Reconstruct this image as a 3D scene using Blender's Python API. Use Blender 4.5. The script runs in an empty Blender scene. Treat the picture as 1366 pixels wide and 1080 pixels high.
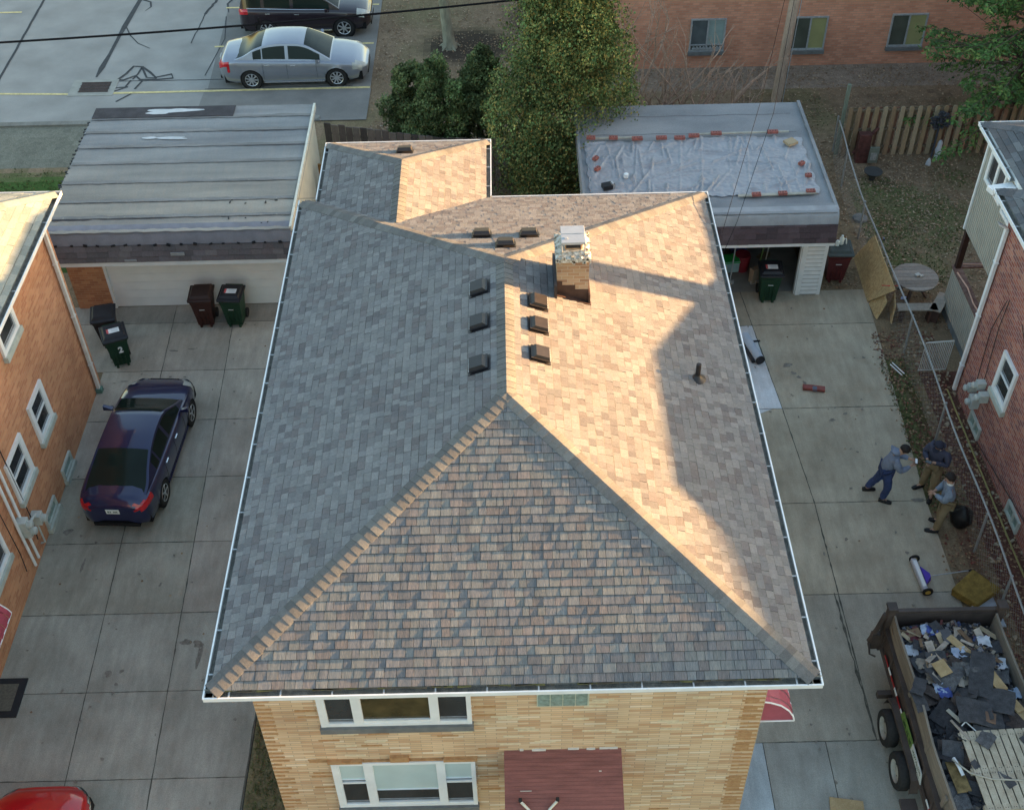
import bpy, bmesh, math, random
import numpy as np
from mathutils import Vector, Matrix, noise
R = math.radians
rnd = random.Random(7)
C = bpy.context.scene.collection
PI = math.pi

# ------------------------------------------------------------------ materials
MATS = {}
def mat(name, col, rough=.8, var=.12, scale=6, bump=0., bscale=60, metal=0., spec=.3, attr=False, coat=0., fine=.0, tr=0., col2=None, stretch=(1,1,1), big=0.):
    if name in MATS: return MATS[name]
    m = bpy.data.materials.new(name); m.use_nodes = True
    nt = m.node_tree; N = nt.nodes; L = nt.links
    b = N['Principled BSDF']; b.inputs['Roughness'].default_value = rough
    b.inputs['Metallic'].default_value = metal; b.inputs['Specular IOR Level'].default_value = spec
    b.inputs['Coat Weight'].default_value = coat; b.inputs['Coat Roughness'].default_value = .05
    tc = N.new('ShaderNodeTexCoord')
    mp = N.new('ShaderNodeMapping'); mp.inputs['Scale'].default_value = stretch
    L.new(tc.outputs['Object'], mp.inputs['Vector'])
    n = N.new('ShaderNodeTexNoise'); n.inputs['Scale'].default_value = scale; n.inputs['Detail'].default_value = 6
    L.new(mp.outputs[0], n.inputs['Vector'])
    rp = N.new('ShaderNodeValToRGB')
    c2 = col2 or tuple(min(1, c*(1+var)) for c in col)
    c1 = col if col2 else tuple(c*(1-var) for c in col)
    rp.color_ramp.elements[0].position = .33; rp.color_ramp.elements[1].position = .67
    rp.color_ramp.elements[0].color = (*c1, 1); rp.color_ramp.elements[1].color = (*c2, 1)
    L.new(n.outputs['Fac'], rp.inputs['Fac'])
    out = rp.outputs['Color']
    if fine:
        n2 = N.new('ShaderNodeTexNoise'); n2.inputs['Scale'].default_value = bscale; n2.inputs['Detail'].default_value = 3
        L.new(mp.outputs[0], n2.inputs['Vector'])
        mr = N.new('ShaderNodeMapRange'); mr.inputs[1].default_value = .3; mr.inputs[2].default_value = .7
        mr.inputs[3].default_value = 1-fine; mr.inputs[4].default_value = 1+fine
        L.new(n2.outputs['Fac'], mr.inputs[0])
        mx = N.new('ShaderNodeMix'); mx.data_type = 'RGBA'; mx.blend_type = 'MULTIPLY'; mx.inputs[0].default_value = 1
        L.new(out, mx.inputs[6]); L.new(mr.outputs[0], mx.inputs[7]); out = mx.outputs[2]
    if big:
        for sc_, st2 in ((.45, (1, 1, 1)), (2.2, (2.5, .5, 1))):
            mp2 = N.new('ShaderNodeMapping'); mp2.inputs['Scale'].default_value = st2; L.new(tc.outputs['Object'], mp2.inputs['Vector'])
            n4 = N.new('ShaderNodeTexNoise'); n4.inputs['Scale'].default_value = sc_; n4.inputs['Detail'].default_value = 9; n4.inputs['Roughness'].default_value = .65
            L.new(mp2.outputs[0], n4.inputs['Vector'])
            mr = N.new('ShaderNodeMapRange'); mr.inputs[1].default_value = .35; mr.inputs[2].default_value = .65
            mr.inputs[3].default_value = 1-big; mr.inputs[4].default_value = 1+big*.6
            L.new(n4.outputs['Fac'], mr.inputs[0])
            mx = N.new('ShaderNodeMix'); mx.data_type = 'RGBA'; mx.blend_type = 'MULTIPLY'; mx.inputs[0].default_value = 1
            L.new(out, mx.inputs[6]); L.new(mr.outputs[0], mx.inputs[7]); out = mx.outputs[2]
    if attr:
        at = N.new('ShaderNodeAttribute'); at.attribute_name = 'Col'
        mx = N.new('ShaderNodeMix'); mx.data_type = 'RGBA'; mx.blend_type = 'MULTIPLY'; mx.inputs[0].default_value = 1
        L.new(out, mx.inputs[6]); L.new(at.outputs['Color'], mx.inputs[7]); out = mx.outputs[2]
    L.new(out, b.inputs['Base Color'])
    if bump:
        n3 = N.new('ShaderNodeTexNoise'); n3.inputs['Scale'].default_value = bscale; n3.inputs['Detail'].default_value = 4
        L.new(mp.outputs[0], n3.inputs['Vector'])
        bp = N.new('ShaderNodeBump'); bp.inputs['Strength'].default_value = bump; bp.inputs['Distance'].default_value = .02
        L.new(n3.outputs['Fac'], bp.inputs['Height']); L.new(bp.outputs[0], b.inputs['Normal'])
    MATS[name] = m; return m

def brickmat(name, cols, bw, bh, mortar, msize=.006, off=.5, stains=.25, rough=.9, big=None):
    """running-bond brick on any vertical wall, measured in metres"""
    m = bpy.data.materials.new(name); m.use_nodes = True
    nt = m.node_tree; N = nt.nodes; L = nt.links; b = N['Principled BSDF']
    b.inputs['Roughness'].default_value = rough; b.inputs['Specular IOR Level'].default_value = .2
    g = N.new('ShaderNodeNewGeometry'); tc = N.new('ShaderNodeTexCoord')
    sp = N.new('ShaderNodeSeparateXYZ'); L.new(tc.outputs['Object'], sp.inputs[0])
    sn = N.new('ShaderNodeSeparateXYZ'); L.new(g.outputs['True Normal'], sn.inputs[0])
    def mth(op, a, c=None):
        n = N.new('ShaderNodeMath'); n.operation = op
        for i, v in enumerate((a, c)):
            if v is None: continue
            if isinstance(v, (int, float)): n.inputs[i].default_value = v
            else: L.new(v, n.inputs[i])
        return n.outputs[0]
    ax = mth('GREATER_THAN', mth('ABSOLUTE', sn.outputs[0]), .7)
    u = mth('ADD', mth('MULTIPLY', sp.outputs[1], ax), mth('MULTIPLY', sp.outputs[0], mth('SUBTRACT', 1, ax)))
    cb = N.new('ShaderNodeCombineXYZ'); L.new(u, cb.inputs[0]); L.new(sp.outputs[2], cb.inputs[1])
    br = N.new('ShaderNodeTexBrick'); br.inputs['Scale'].default_value = 1; br.inputs['Brick Width'].default_value = bw
    br.inputs['Row Height'].default_value = bh; br.inputs['Mortar Size'].default_value = msize; br.inputs['Mortar Smooth'].default_value = .2
    br.offset = off; br.inputs['Color1'].default_value = (0, 0, 0, 1); br.inputs['Color2'].default_value = (1, 1, 1, 1)
    br.inputs['Bias'].default_value = 0
    L.new(cb.outputs[0], br.inputs['Vector'])
    rp = N.new('ShaderNodeValToRGB'); el = rp.color_ramp.elements; rp.color_ramp.interpolation = 'CONSTANT' if len(cols) > 3 else 'LINEAR'
    el[0].color = (*cols[0], 1); el[1].color = (*cols[-1], 1); el[1].position = (len(cols)-1)/len(cols) if len(cols) > 3 else 1
    for i, c in enumerate(cols[1:-1], 1):
        e = el.new(i/len(cols) if len(cols) > 3 else i/(len(cols)-1)); e.color = (*c, 1)
    L.new(br.outputs['Color'], rp.inputs['Fac'])
    mx = N.new('ShaderNodeMix'); mx.data_type = 'RGBA'; mx.inputs[7].default_value = (*mortar, 1)
    L.new(br.outputs['Fac'], mx.inputs[0]); L.new(rp.outputs[0], mx.inputs[6])
    n = N.new('ShaderNodeTexNoise'); n.inputs['Scale'].default_value = .9; n.inputs['Detail'].default_value = 8
    L.new(tc.outputs['Object'], n.inputs['Vector'])
    mr = N.new('ShaderNodeMapRange'); mr.inputs[1].default_value = .3; mr.inputs[2].default_value = .7
    mr.inputs[3].default_value = 1-stains; mr.inputs[4].default_value = 1+stains
    L.new(n.outputs['Fac'], mr.inputs[0])
    m2 = N.new('ShaderNodeMix'); m2.data_type = 'RGBA'; m2.blend_type = 'MULTIPLY'; m2.inputs[0].default_value = 1
    L.new(mx.outputs[2], m2.inputs[6]); L.new(mr.outputs[0], m2.inputs[7]); L.new(m2.outputs[2], b.inputs['Base Color'])
    bp = N.new('ShaderNodeBump'); bp.inputs['Strength'].default_value = .6; bp.inputs['Distance'].default_value = .008; bp.invert = True
    L.new(br.outputs['Fac'], bp.inputs['Height']); L.new(bp.outputs[0], b.inputs['Normal'])
    MATS[name] = m; return m

# ------------------------------------------------------------------ mesh builder
class MB:
    def __init__(s): s.v = []; s.f = []; s.m = []; s.c = []
    def poly(s, pts, m=0, c=(1, 1, 1)):
        i = len(s.v); s.v += [tuple(p) for p in pts]; s.f.append(tuple(range(i, i+len(pts)))); s.m.append(m); s.c.append(c)
    def hexa(s, b, t, m=0, c=(1, 1, 1)):
        """bottom ring b and top ring t, both counter-clockwise from above"""
        i = len(s.v); n = len(b); s.v += [tuple(p) for p in b]+[tuple(p) for p in t]
        fs = [tuple(range(i+n-1, i-1, -1)), tuple(range(i+n, i+2*n))]
        fs += [(i+k, i+(k+1) % n, i+n+(k+1) % n, i+n+k) for k in range(n)]
        s.f += fs; s.m += [m]*len(fs); s.c += [c]*len(fs)
    def box(s, a, b, m=0, c=(1, 1, 1)):
        x0, y0, z0 = a; x1, y1, z1 = b
        s.hexa([(x0, y0, z0), (x1, y0, z0), (x1, y1, z0), (x0, y1, z0)], [(x0, y0, z1), (x1, y0, z1), (x1, y1, z1), (x0, y1, z1)], m, c)
    def obox(s, c0, ax, ay, az, m=0, c=(1, 1, 1)):
        """oriented box: centre and three half-axes"""
        c0 = Vector(c0); ax = Vector(ax); ay = Vector(ay); az = Vector(az)
        q = [(-1, -1), (1, -1), (1, 1), (-1, 1)]
        s.hexa([c0+ax*i+ay*j-az for i, j in q], [c0+ax*i+ay*j+az for i, j in q], m, c)
    def rbox(s, c0, sx, sy, sz, rz=0, rx=0, ry=0, m=0, c=(1, 1, 1)):
        Q = Matrix.Rotation(rz, 3, 'Z') @ Matrix.Rotation(ry, 3, 'Y') @ Matrix.Rotation(rx, 3, 'X')
        s.obox(c0, Q @ Vector((sx/2, 0, 0)), Q @ Vector((0, sy/2, 0)), Q @ Vector((0, 0, sz/2)), m, c)
    def tube(s, pts, rad, n=8, m=0, c=(1, 1, 1), cap=True):
        pts = [Vector(p) for p in pts]; k = len(pts)
        if not isinstance(rad, (list, tuple)): rad = [rad]*k
        i0 = len(s.v); up = None
        for j, p in enumerate(pts):
            d = (pts[min(j+1, k-1)]-pts[max(j-1, 0)]).normalized()
            if up is None: up = d.orthogonal().normalized()
            else:
                up = (up-d*up.dot(d))
                up = up.normalized() if up.length > 1e-5 else d.orthogonal().normalized()
            w = d.cross(up)
            for q in range(n):
                a = 2*PI*q/n; s.v.append(tuple(p+(up*math.cos(a)+w*math.sin(a))*rad[j]))
        for j in range(k-1):
            for q in range(n):
                a = i0+j*n+q; b = i0+j*n+(q+1) % n
                s.f.append((a, b, b+n, a+n)); s.m.append(m); s.c.append(c)
        if cap:
            s.f.append(tuple(i0+q for q in range(n-1, -1, -1))); s.f.append(tuple(i0+(k-1)*n+q for q in range(n)))
            s.m += [m, m]; s.c += [c, c]
    def lathe(s, c0, prof, n=24, axis='Z', m=0, c=(1, 1, 1), cap=True):
        i0 = len(s.v); c0 = Vector(c0)
        for r, h in prof:
            for q in range(n):
                a = 2*PI*q/n; x = r*math.cos(a); y = r*math.sin(a)
                s.v.append(tuple(c0+Vector((x, y, h) if axis == 'Z' else (h, x, y) if axis == 'X' else (y, h, x))))
        for j in range(len(prof)-1):
            for q in range(n):
                a = i0+j*n+q; b = i0+j*n+(q+1) % n
                s.f.append((a, b, b+n, a+n)); s.m.append(m); s.c.append(c)
        if cap:
            s.f.append(tuple(i0+q for q in range(n-1, -1, -1))); s.f.append(tuple(i0+(len(prof)-1)*n+q for q in range(n)))
            s.m += [m, m]; s.c += [c, c]
    def grid(s, P, m=0, c=(1, 1, 1), flip=False):
        i0 = len(s.v); nr = len(P); nc = len(P[0])
        for r in P: s.v += [tuple(p) for p in r]
        for i in range(nr-1):
            for j in range(nc-1):
                a = i0+i*nc+j; q = (a, a+1, a+nc+1, a+nc)
                s.f.append(q[::-1] if flip else q); s.m.append(m); s.c.append(c(i, j) if callable(c) else c)
    def build(s, name, mats, parent=None, smooth=False, bevel=0, recalc=False, angle=40):
        me = bpy.data.meshes.new(name)
        off = Vector((0, 0, 0))
        if parent is not None:
            r = parent
            while r.parent: r = r.parent
            off = r.location.copy()
        me.from_pydata([(v[0]-off.x, v[1]-off.y, v[2]-off.z) for v in s.v], [], s.f)
        if not isinstance(mats, (list, tuple)): mats = [mats]
        for q in mats: me.materials.append(q)
        me.polygons.foreach_set('material_index', s.m)
        if any(c != (1, 1, 1) for c in s.c):
            at = me.color_attributes.new('Col', 'FLOAT_COLOR', 'CORNER')
            arr = []
            for p, c in zip(me.polygons, s.c): arr += [c[0], c[1], c[2], 1.]*p.loop_total
            at.data.foreach_set('color', arr)
        elif any(mm and mm.get('attr') for mm in mats):
            pass
        if smooth: me.polygons.foreach_set('use_smooth', [True]*len(me.polygons))
        me.update()
        if recalc or bevel:
            bm = bmesh.new(); bm.from_mesh(me)
            if recalc:
                bmesh.ops.remove_doubles(bm, verts=bm.verts, dist=1e-5)
                bmesh.ops.recalc_face_normals(bm, faces=bm.faces)
            if bevel: bmesh.ops.bevel(bm, geom=[e for e in bm.edges if e.is_manifold and e.calc_face_angle(0) > .5], offset=bevel, segments=2, affect='EDGES', profile=.6)
            bm.to_mesh(me); bm.free()
        if smooth:
            try: me.set_sharp_from_angle(angle=R(angle))
            except Exception: pass
        o = bpy.data.objects.new(name, me); C.objects.link(o)
        if parent is not None: o.parent = parent
        return o

def tag(o, label=None, cat=None, group=None, kind=None):
    if label: o['label'] = label
    if cat: o['category'] = cat
    if group: o['group'] = group
    if kind: o['kind'] = kind
    return o
def thing(name, label, cat, loc=(0, 0, 0), group=None):
    o = bpy.data.objects.new(name, None); C.objects.link(o); o.location = loc; o.empty_display_size = .2
    return tag(o, label, cat, group)
def copy_tree(o, parent=None):
    c = o.copy(); C.objects.link(c); c.parent = parent
    for ch in list(o.children): copy_tree(ch, c)
    return c
def J(v, a): return v+rnd.uniform(-a, a)
def V(*a): return Vector(a)

# ------------------------------------------------------------------ palette
WHITE = mat('white_trim', (.72, .74, .75), .5, .05, 5)
DARKGLASS = mat('dark_glass', (.03, .035, .04), .08, .3, 2, spec=.8)
BLIND = mat('window_blind', (.46, .56, .56), .6, .04, 3, spec=.5, coat=.3)
STEEL = mat('galvanised_steel', (.38, .40, .42), .5, .15, 12, metal=.3)
BLACK = mat('black_plastic', (.02, .02, .024), .45, .2, 8)
RUBBER = mat('tyre_rubber', (.02, .02, .021), .8, .2, 20)
SHING = mat('roof_shingle', (.88, .88, .88), .95, .08, 22, bump=.35, bscale=130, attr=True, fine=.2, spec=.1)
SHINGF = mat('grazing_streak_shingle', (.65, .70, .74), .95, .10, 5, bump=.35, bscale=30, attr=True, fine=.20, spec=.1, stretch=(5, .5, .5), col2=(.96, .955, .95))  # front slope only: streaks of grazing light put into the shingle colour
SHING.node_tree.nodes['Principled BSDF'].inputs['Roughness'].default_value = .95
CONC = mat('driveway_concrete', (1.09, 1.06, 1.03), .9, .21, .9, bump=.15, bscale=70, attr=True, fine=.15, spec=.2, big=.14)
LEAFMAT = mat('leaf_colours', (1, 1, 1), .8, .1, 10, attr=True, spec=.15)
WOODATT = mat('weathered_wood', (1, 1, 1), .85, .18, 9, bump=.2, bscale=40, attr=True, fine=.12, stretch=(1, 1, .3))
PAINTATT = mat('coloured_paint', (1, 1, 1), .6, .05, 5, attr=True)

# ------------------------------------------------------------------ shingled roofs
def clip(poly, a, b, c):
    """keep a*u+b*v<=c"""
    out = []
    for i, p in enumerate(poly):
        q = poly[(i+1) % len(poly)]; dp = a*p[0]+b*p[1]-c; dq = a*q[0]+b*q[1]-c
        if dp <= 0: out.append(p)
        if dp*dq < 0:
            t = dp/(dp-dq); out.append((p[0]+(q[0]-p[0])*t, p[1]+(q[1]-p[1])*t))
    return out
def shingles(mb, corners, pal, expo=.142, wr=(.15, .34), seed=1, thick=.009, m=0, vary=.12, gap=.0015, aps=(.005, .009, .013)):
    """corners: 3-D plane polygon ccw from above, first edge is the eave"""
    rr = random.Random(seed)
    P = [Vector(p) for p in corners]; O = P[0]; U = (P[1]-P[0]).normalized()
    Nn = (P[1]-P[0]).cross(P[2]-P[0]).normalized(); W = Nn.cross(U)
    uv = [((p-O).dot(U), (p-O).dot(W)) for p in P]
    hp = []
    for i, p in enumerate(uv):
        q = uv[(i+1) % len(uv)]; a = q[1]-p[1]; b = -(q[0]-p[0]); hp.append((a, b, a*p[0]+b*p[1]))
    umin = min(p[0] for p in uv); umax = max(p[0] for p in uv); vmax = max(p[1] for p in uv)
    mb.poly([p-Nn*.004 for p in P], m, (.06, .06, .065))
    v = -.01; row = 0
    while v < vmax:
        u = umin-rr.uniform(0, .3); run = 0
        while u < umax:
            w = rr.uniform(*wr); 
            poly = [(u+gap, v), (u+w-gap, v), (u+w-gap, v+expo+.01), (u+gap, v+expo+.01)]; apron = rr.choice(aps)
            for h in hp:
                poly = clip(poly, *h)
                if len(poly) < 3: break
            if len(poly) >= 3:
                c = rr.choice(pal); k = rr.uniform(1-vary, 1+vary); c = tuple(x*k for x in c)
                lift = thick*rr.uniform(.6, 1.3)+(.004 if rr.random() < .4 else 0)
                f = lambda q: O+U*q[0]+W*q[1]+Nn*(lift*max(0, 1-(q[1]-v)/expo*.9)+.002)
                g = lambda q: O+U*q[0]+W*q[1]-Nn*.003
                top = [f(q) for q in poly]; bot = [g(q) for q in poly]
                mb.poly(top, m, c)
                n = len(poly)
                for i in range(n):
                    j = (i+1) % n
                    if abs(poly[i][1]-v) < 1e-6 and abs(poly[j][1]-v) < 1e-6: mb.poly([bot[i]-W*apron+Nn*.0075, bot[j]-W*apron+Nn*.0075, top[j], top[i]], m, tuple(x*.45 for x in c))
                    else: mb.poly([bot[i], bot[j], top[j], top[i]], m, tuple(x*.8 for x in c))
            u += w
        v += expo; row += 1
def caps(mb, a, b, n1, n2, pal, w=.15, expo=.145, seed=3):
    """bent cap shingles along a hip or ridge from a (low) to b (high)"""
    rr = random.Random(seed); a = Vector(a); b = Vector(b); d = (b-a).normalized(); L = (b-a).length
    n1 = Vector(n1).normalized(); n2 = Vector(n2).normalized(); up = (n1+n2).normalized()
    s1 = n1.cross(d).normalized(); s2 = d.cross(n2).normalized()
    if s1.dot(n2) > 0: s1 = -s1
    if s2.dot(n1) > 0: s2 = -s2
    # s1 runs down plane 1, s2 down plane 2
    t = 0
    while t < L-.02:
        c = rr.choice(pal); k = rr.uniform(.85, 1.15); c = tuple(x*k for x in c)
        e = min(t+expo+.03, L)
        def row(tt, h):
            p = a+d*tt
            pts_ = []
            for q in range(9):
                f_ = (q-4)/4; sd = s1 if f_ < 0 else s2; nn = n1 if f_ < 0 else n2; bl = (1-abs(f_))**1.0
                pts_.append(p+sd*(w*abs(f_))+(nn*(1-bl)+up*bl).normalized()*(h+.0-.020*bl*bl*0+.010*(1-abs(f_)**2)))
            return pts_
        lo = row(t, .017); hi = row(e, .010); base = row(t, 0.0)
        for i in range(8):
            mb.poly([lo[i], lo[i+1], hi[i+1], hi[i]], 0, c)
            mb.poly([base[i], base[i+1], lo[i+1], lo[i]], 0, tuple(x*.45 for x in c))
        mb.poly([base[0], lo[0], hi[0]], 0, c); mb.poly([base[8], hi[8], lo[8]], 0, c)
        t += expo
def gutter(mb, a, b, inward, w=.15, h=.08, straps=.62, strap_mb=None, debris=None, up=None):
    """open U gutter: a,b outer lip line, inward unit vector"""
    a = Vector(a); b = Vector(b); d = (b-a).normalized(); L = (b-a).length; n = Vector(inward); z = V(0, 0, 1); t = .012
    mid = (a+b)/2
    mb.obox(mid-z*h/2+n*t/2, d*(L/2), n*t/2, z*h/2, 0)
    mb.obox(mid+z*.004+n*.004, d*(L/2+.004), n*.012, z*.008, 0)
    mb.obox(mid-z*(h-t/2)+n*w/2, d*(L/2), n*(w/2-t-.001), z*t/2, 1)
    mb.obox(mid-z*(h/2)+n*(w-t/2), d*(L/2), n*t/2, z*(h/2+.02), 1)
    k = int(L/straps)
    for i in range(k):
        p = a+d*(L*(i+.5)/k)
        strap_mb.obox(p+n*(w/2+.012)+z*.004, d*.011, n*(w/2), z*.006, 0)
# ------------------------------------------------------------------ the main house
PAL = [(.211, .207, .208), (.22, .215, .213), (.23, .225, .221), (.172, .163, .166), (.18, .165, .164), (.216, .212, .213), (.188, .182, .183), (.234, .228, .225)]
PALC = [(.175, .17, .165), (.155, .150, .146), (.19, .185, .175)]
M_ = .376
E0 = 5.30
def rp(x, y, z): return Vector((x, y, z))
house = thing('brick_house', 'tan brick house in the middle under a large hipped grey shingle roof', 'house', (0, 15.5, 0))
BR_TAN = brickmat('tan_roman_brick', [(.53, .34, .20), (.60, .42, .26), (.64, .46, .29), (.57, .385, .235), (.66, .49, .32), (.59, .41, .25), (.62, .44, .275), (.51, .31, .175), (.64, .475, .31), (.57, .40, .26), (.70, .57, .42)], .34, .058, (.36, .28, .20), .005, .5, .14)
# irregular lighter and darker bricks are in the ramp; walls
mb = MB(); mb.box((-3.96, 9.87, -.1), (3.75, 21.12, 5.165)); mb.box((-3.62, 21.1, -.1), (-.8, 23.45, 5.16))
wm = mb
# darker brick quoins on the front corners and beside windows
QB = mat('brown_brick', (.36, .19, .085), .9, .3, 14, col2=(.45, .27, .13), bump=.3)
QL = mat('pale_brick', (.62, .52, .36), .9, .1, 14, bump=.3)
mb = 1; ml = 2
def fb(m, x, z, w=.3, d=.006): d = .002+.008*rnd.random(); wm.box((x, 9.87-d, z), (x+w, 9.872, z+.048), m)
z = .1; k = 0
while z < 5.1:
    if k % 2 == 0:
        fb(mb, -3.955, z, rnd.choice((.16, .24, .3))); fb(mb, 3.745-.3, z, .296)
    elif rnd.random() < .4: fb(mb, 3.4, z, .26)
    for xw in (-3.36, -.66):
        if rnd.random() < .22 and (z > 3.7 or 1.1 < z < 2.9): fb(mb, xw+J(0, .03), z, .33)
    if rnd.random() < .5: fb(mb if rnd.random() < .25 else ml, rnd.uniform(-3.3, 3.1), z if not 1 < z < 2.6 else 3.0+rnd.randint(0, 9)*.058, .33)
    if rnd.random() < .5: fb(ml, rnd.uniform(-.4, 3.0), z, .33)
    z += .058; k += 1
wall = wm.build('wall', [BR_TAN, QB, QL], house)
# soffit and fascia
mb = MB(); mb.box((-4.27, 9.54, 5.17), (4.15, 21.45, 5.31)); mb.box((-3.91, 21.4, 5.172), (-.50, 23.74, 5.308))
mb.build('soffit', WHITE, house)
# roof planes
R1 = rp(-.06, 13.75, 6.95); R2 = rp(-.06, 17.24, 6.95); e = 5.33
roofm = MB()
i_ = .105; ze = E0+M_*i_
FL = rp(-4.45+i_, 9.36+i_, ze); FR = rp(4.33-i_, 9.36+i_, ze); RR = rp(4.33-i_, 21.63-i_, ze); RL = rp(-4.45+i_, 21.63-i_, ze)
W1 = rp(-2.2, 22.03, 6.01); W0 = rp(-2.2, 19.74, 6.01)
WL0 = rp(-4.09+i_, 23.92-i_, ze); WL1 = rp(-4.09+i_, 21.63-i_, ze); WR0 = rp(-.32-i_, 23.92-i_, ze); WR1 = rp(-.32-i_, 21.63-i_, ze)
shingles(roofm, [FL, FR, R1], [(.19, .194, .192), (.175, .174, .18), (.205, .205, .198), (.162, .163, .172), (.188, .172, .170), (.197, .200, .202)], .142, (.10, .21), 1, .010, m=1, gap=.003, aps=(.003, .005, .008))
shingles(roofm, [FR, RR, R2, R1], PAL, .135, (.09, .21), 2)
shingles(roofm, [RR, RL, R2], PAL, .135, (.09, .2), 3)
shingles(roofm, [RL, FL, R1, R2], PAL, .135, (.09, .2), 4)
shingles(roofm, [WL0, WL1, W0, W1], PAL, .135, (.09, .2), 5)
shingles(roofm, [WR1, WR0, W1, W0], PAL, .135, (.09, .2), 6)
shingles(roofm, [WR0, WL0, W1], PAL, .135, (.09, .2), 7)
nF = (0, -M_, 1); nB = (0, M_, 1); nRt = (M_, 0, 1); nL = (-M_, 0, 1)
cm = roofm
caps(cm, FL, R1, nF, nL, [tuple(v*.9 for v in c_) for c_ in PALC], .155, .14, 1); caps(cm, FR, R1, nF, nRt, PALC, .155, .14, 2)
caps(cm, RR, R2, nB, nRt, PALC, .155, .14, 3); caps(cm, RL, R2, nB, nL, PALC, .155, .14, 4)
caps(cm, R1, R2, nL, nRt, PALC, .155, .14, 5)
caps(cm, WL0, W1, nL, nB, PALC, .15, .15, 6); caps(cm, WR0, W1, nB, nRt, PALC, .15, .15, 7); caps(cm, W0, W1, nL, nRt, PALC, .15, .15, 8)
roof = roofm.build('roof', [SHING, SHINGF], house)
# gutters
GUTIN = mat('gutter_trough', (.13, .13, .12), .9, .4, 9, col2=(.24, .235, .21), fine=.3)
def gut(parent, a, b, inward, debris=False, straps=.6, name='gutter'):
    mb = MB(); sm = MB(); gutter(mb, a, b, inward, strap_mb=sm, straps=straps)
    g = mb.build(name, [WHITE, GUTIN], parent)
    for f0 in range(0, len(sm.f), 6):
        s1 = MB(); i0 = f0//6*8; s1.v = sm.v[i0:i0+8]; s1.f = [tuple(v-i0 for v in f) for f in sm.f[f0:f0+6]]; s1.m = [0]*6; s1.c = [(1, 1, 1)]*6
        s1.build('gutter_strap', STEEL, g)
    return g
g1 = gut(house, (-4.45, 9.36, E0), (4.33, 9.36, E0), (0, 1, 0), straps=.72)
gut(house, (4.33, 9.38, E0), (4.33, 21.61, E0), (-1, 0, 0), straps=.75); gut(house, (-4.45, 9.38, E0), (-4.45, 21.64, E0), (1, 0, 0), straps=.75)
gut(house, (-.3, 21.63, E0), (4.33, 21.63, E0), (0, -1, 0), straps=1.5); gut(house, (-4.09, 23.92, E0), (-.32, 23.92, E0), (0, -1, 0), straps=1.5)
gut(house, (-.32, 21.66, E0), (-.32, 23.9, E0), (-1, 0, 0)); gut(house, (-4.09, 21.66, E0), (-4.09, 23.9, E0), (1, 0, 0))
mb = MB(); 
for q in range(90):
    x = rnd.uniform(-4.3, 4.2); mb.rbox((x, 9.36+J(.105, .012), E0+.028), rnd.uniform(.05, .25), .022, .02, J(0, .08), c=(.13, .125, .05) if rnd.random() < .5 else (.09, .08, .06))
tag(mb.build('moss', PAINTATT, g1), kind='stuff')
# roof vents
VB = mat('vent_metal_brown', (.02, .015, .014), .5, .2, 10, spec=.5); VK = mat('vent_metal_black', (.014, .014, .019), .45, .2, 10, spec=.5)
def vent(x, y, nrm, down, m, s=.155):
    n = Vector(nrm).normalized(); d = Vector(down).normalized(); l = n.cross(d)
    if nrm[0] > 0: z = E0+M_*(4.33-x)
    elif nrm[0] < 0: z = E0+M_*(x+4.45)
    elif y > 21.63: z = E0+M_*(23.92-y)
    else: z = E0+M_*(21.63-y)
    p = Vector((x, y, z))+n*.012
    mb = MB(); mb.obox(p, d*s*1.25, l*s*1.2, n*.006)
    q = [(-1, -1), (1, -1), (1, 1), (-1, 1)]
    b = [p+n*.03+d*i*s+l*j*s for i, j in q]; t = [p+n*.105+d*(i*s*.72+(.03 if i > 0 else .02))+l*j*s*.86 for i, j in q]
    mb.hexa(b, t)
    lip = [p+n*.03+d*i*s*1.06+l*j*s*1.06 for i, j in q]; lip2 = [w+n*.022 for w in lip]; mb.hexa(lip, lip2)
    for k in range(7):
        mb.obox(p+d*(s*1.075)+l*(s*.86*(k-3)/3)+n*.04, d*.006, l*.012, n*.018, 1)
    mb.build('roof_vent', [m, STEEL], roof, recalc=True)
dR = (1, 0, -M_); dL = (-1, 0, -M_); dB = (0, 1, -M_)
for x, y in ((.50, 16.23), (.49, 15.6), (.49, 14.86)): vent(x, y, nRt, dR, VB)
for x, y in ((-.50, 16.6), (-.50, 15.66), (-.50, 14.6)): vent(x, y, nL, dL, VK)
for x, y in ((-.48, 18.74), (.42, 18.68), (-.03, 18.08), (-2.2, 22.82)): vent(x, y, nB, dB, VB, .16)
# vent pipe
mb = MB(); pz = E0+M_*(4.33-3.27); p = Vector((3.27, 15.33, pz))
mb.lathe(p, [(.15, .0), (.13, .02), (.075, .05), (.05, .10)], 20, m=0); mb.tube([p+V(0, 0, .02), p+V(0, 0, .34)], .045, 14, 0); mb.tube([p+V(0, 0, .335), p+V(0, 0, .348)], .032, 12, 2)
mb.build('vent_pipe', [VB, STEEL, BLACK], roof, smooth=True)
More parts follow.
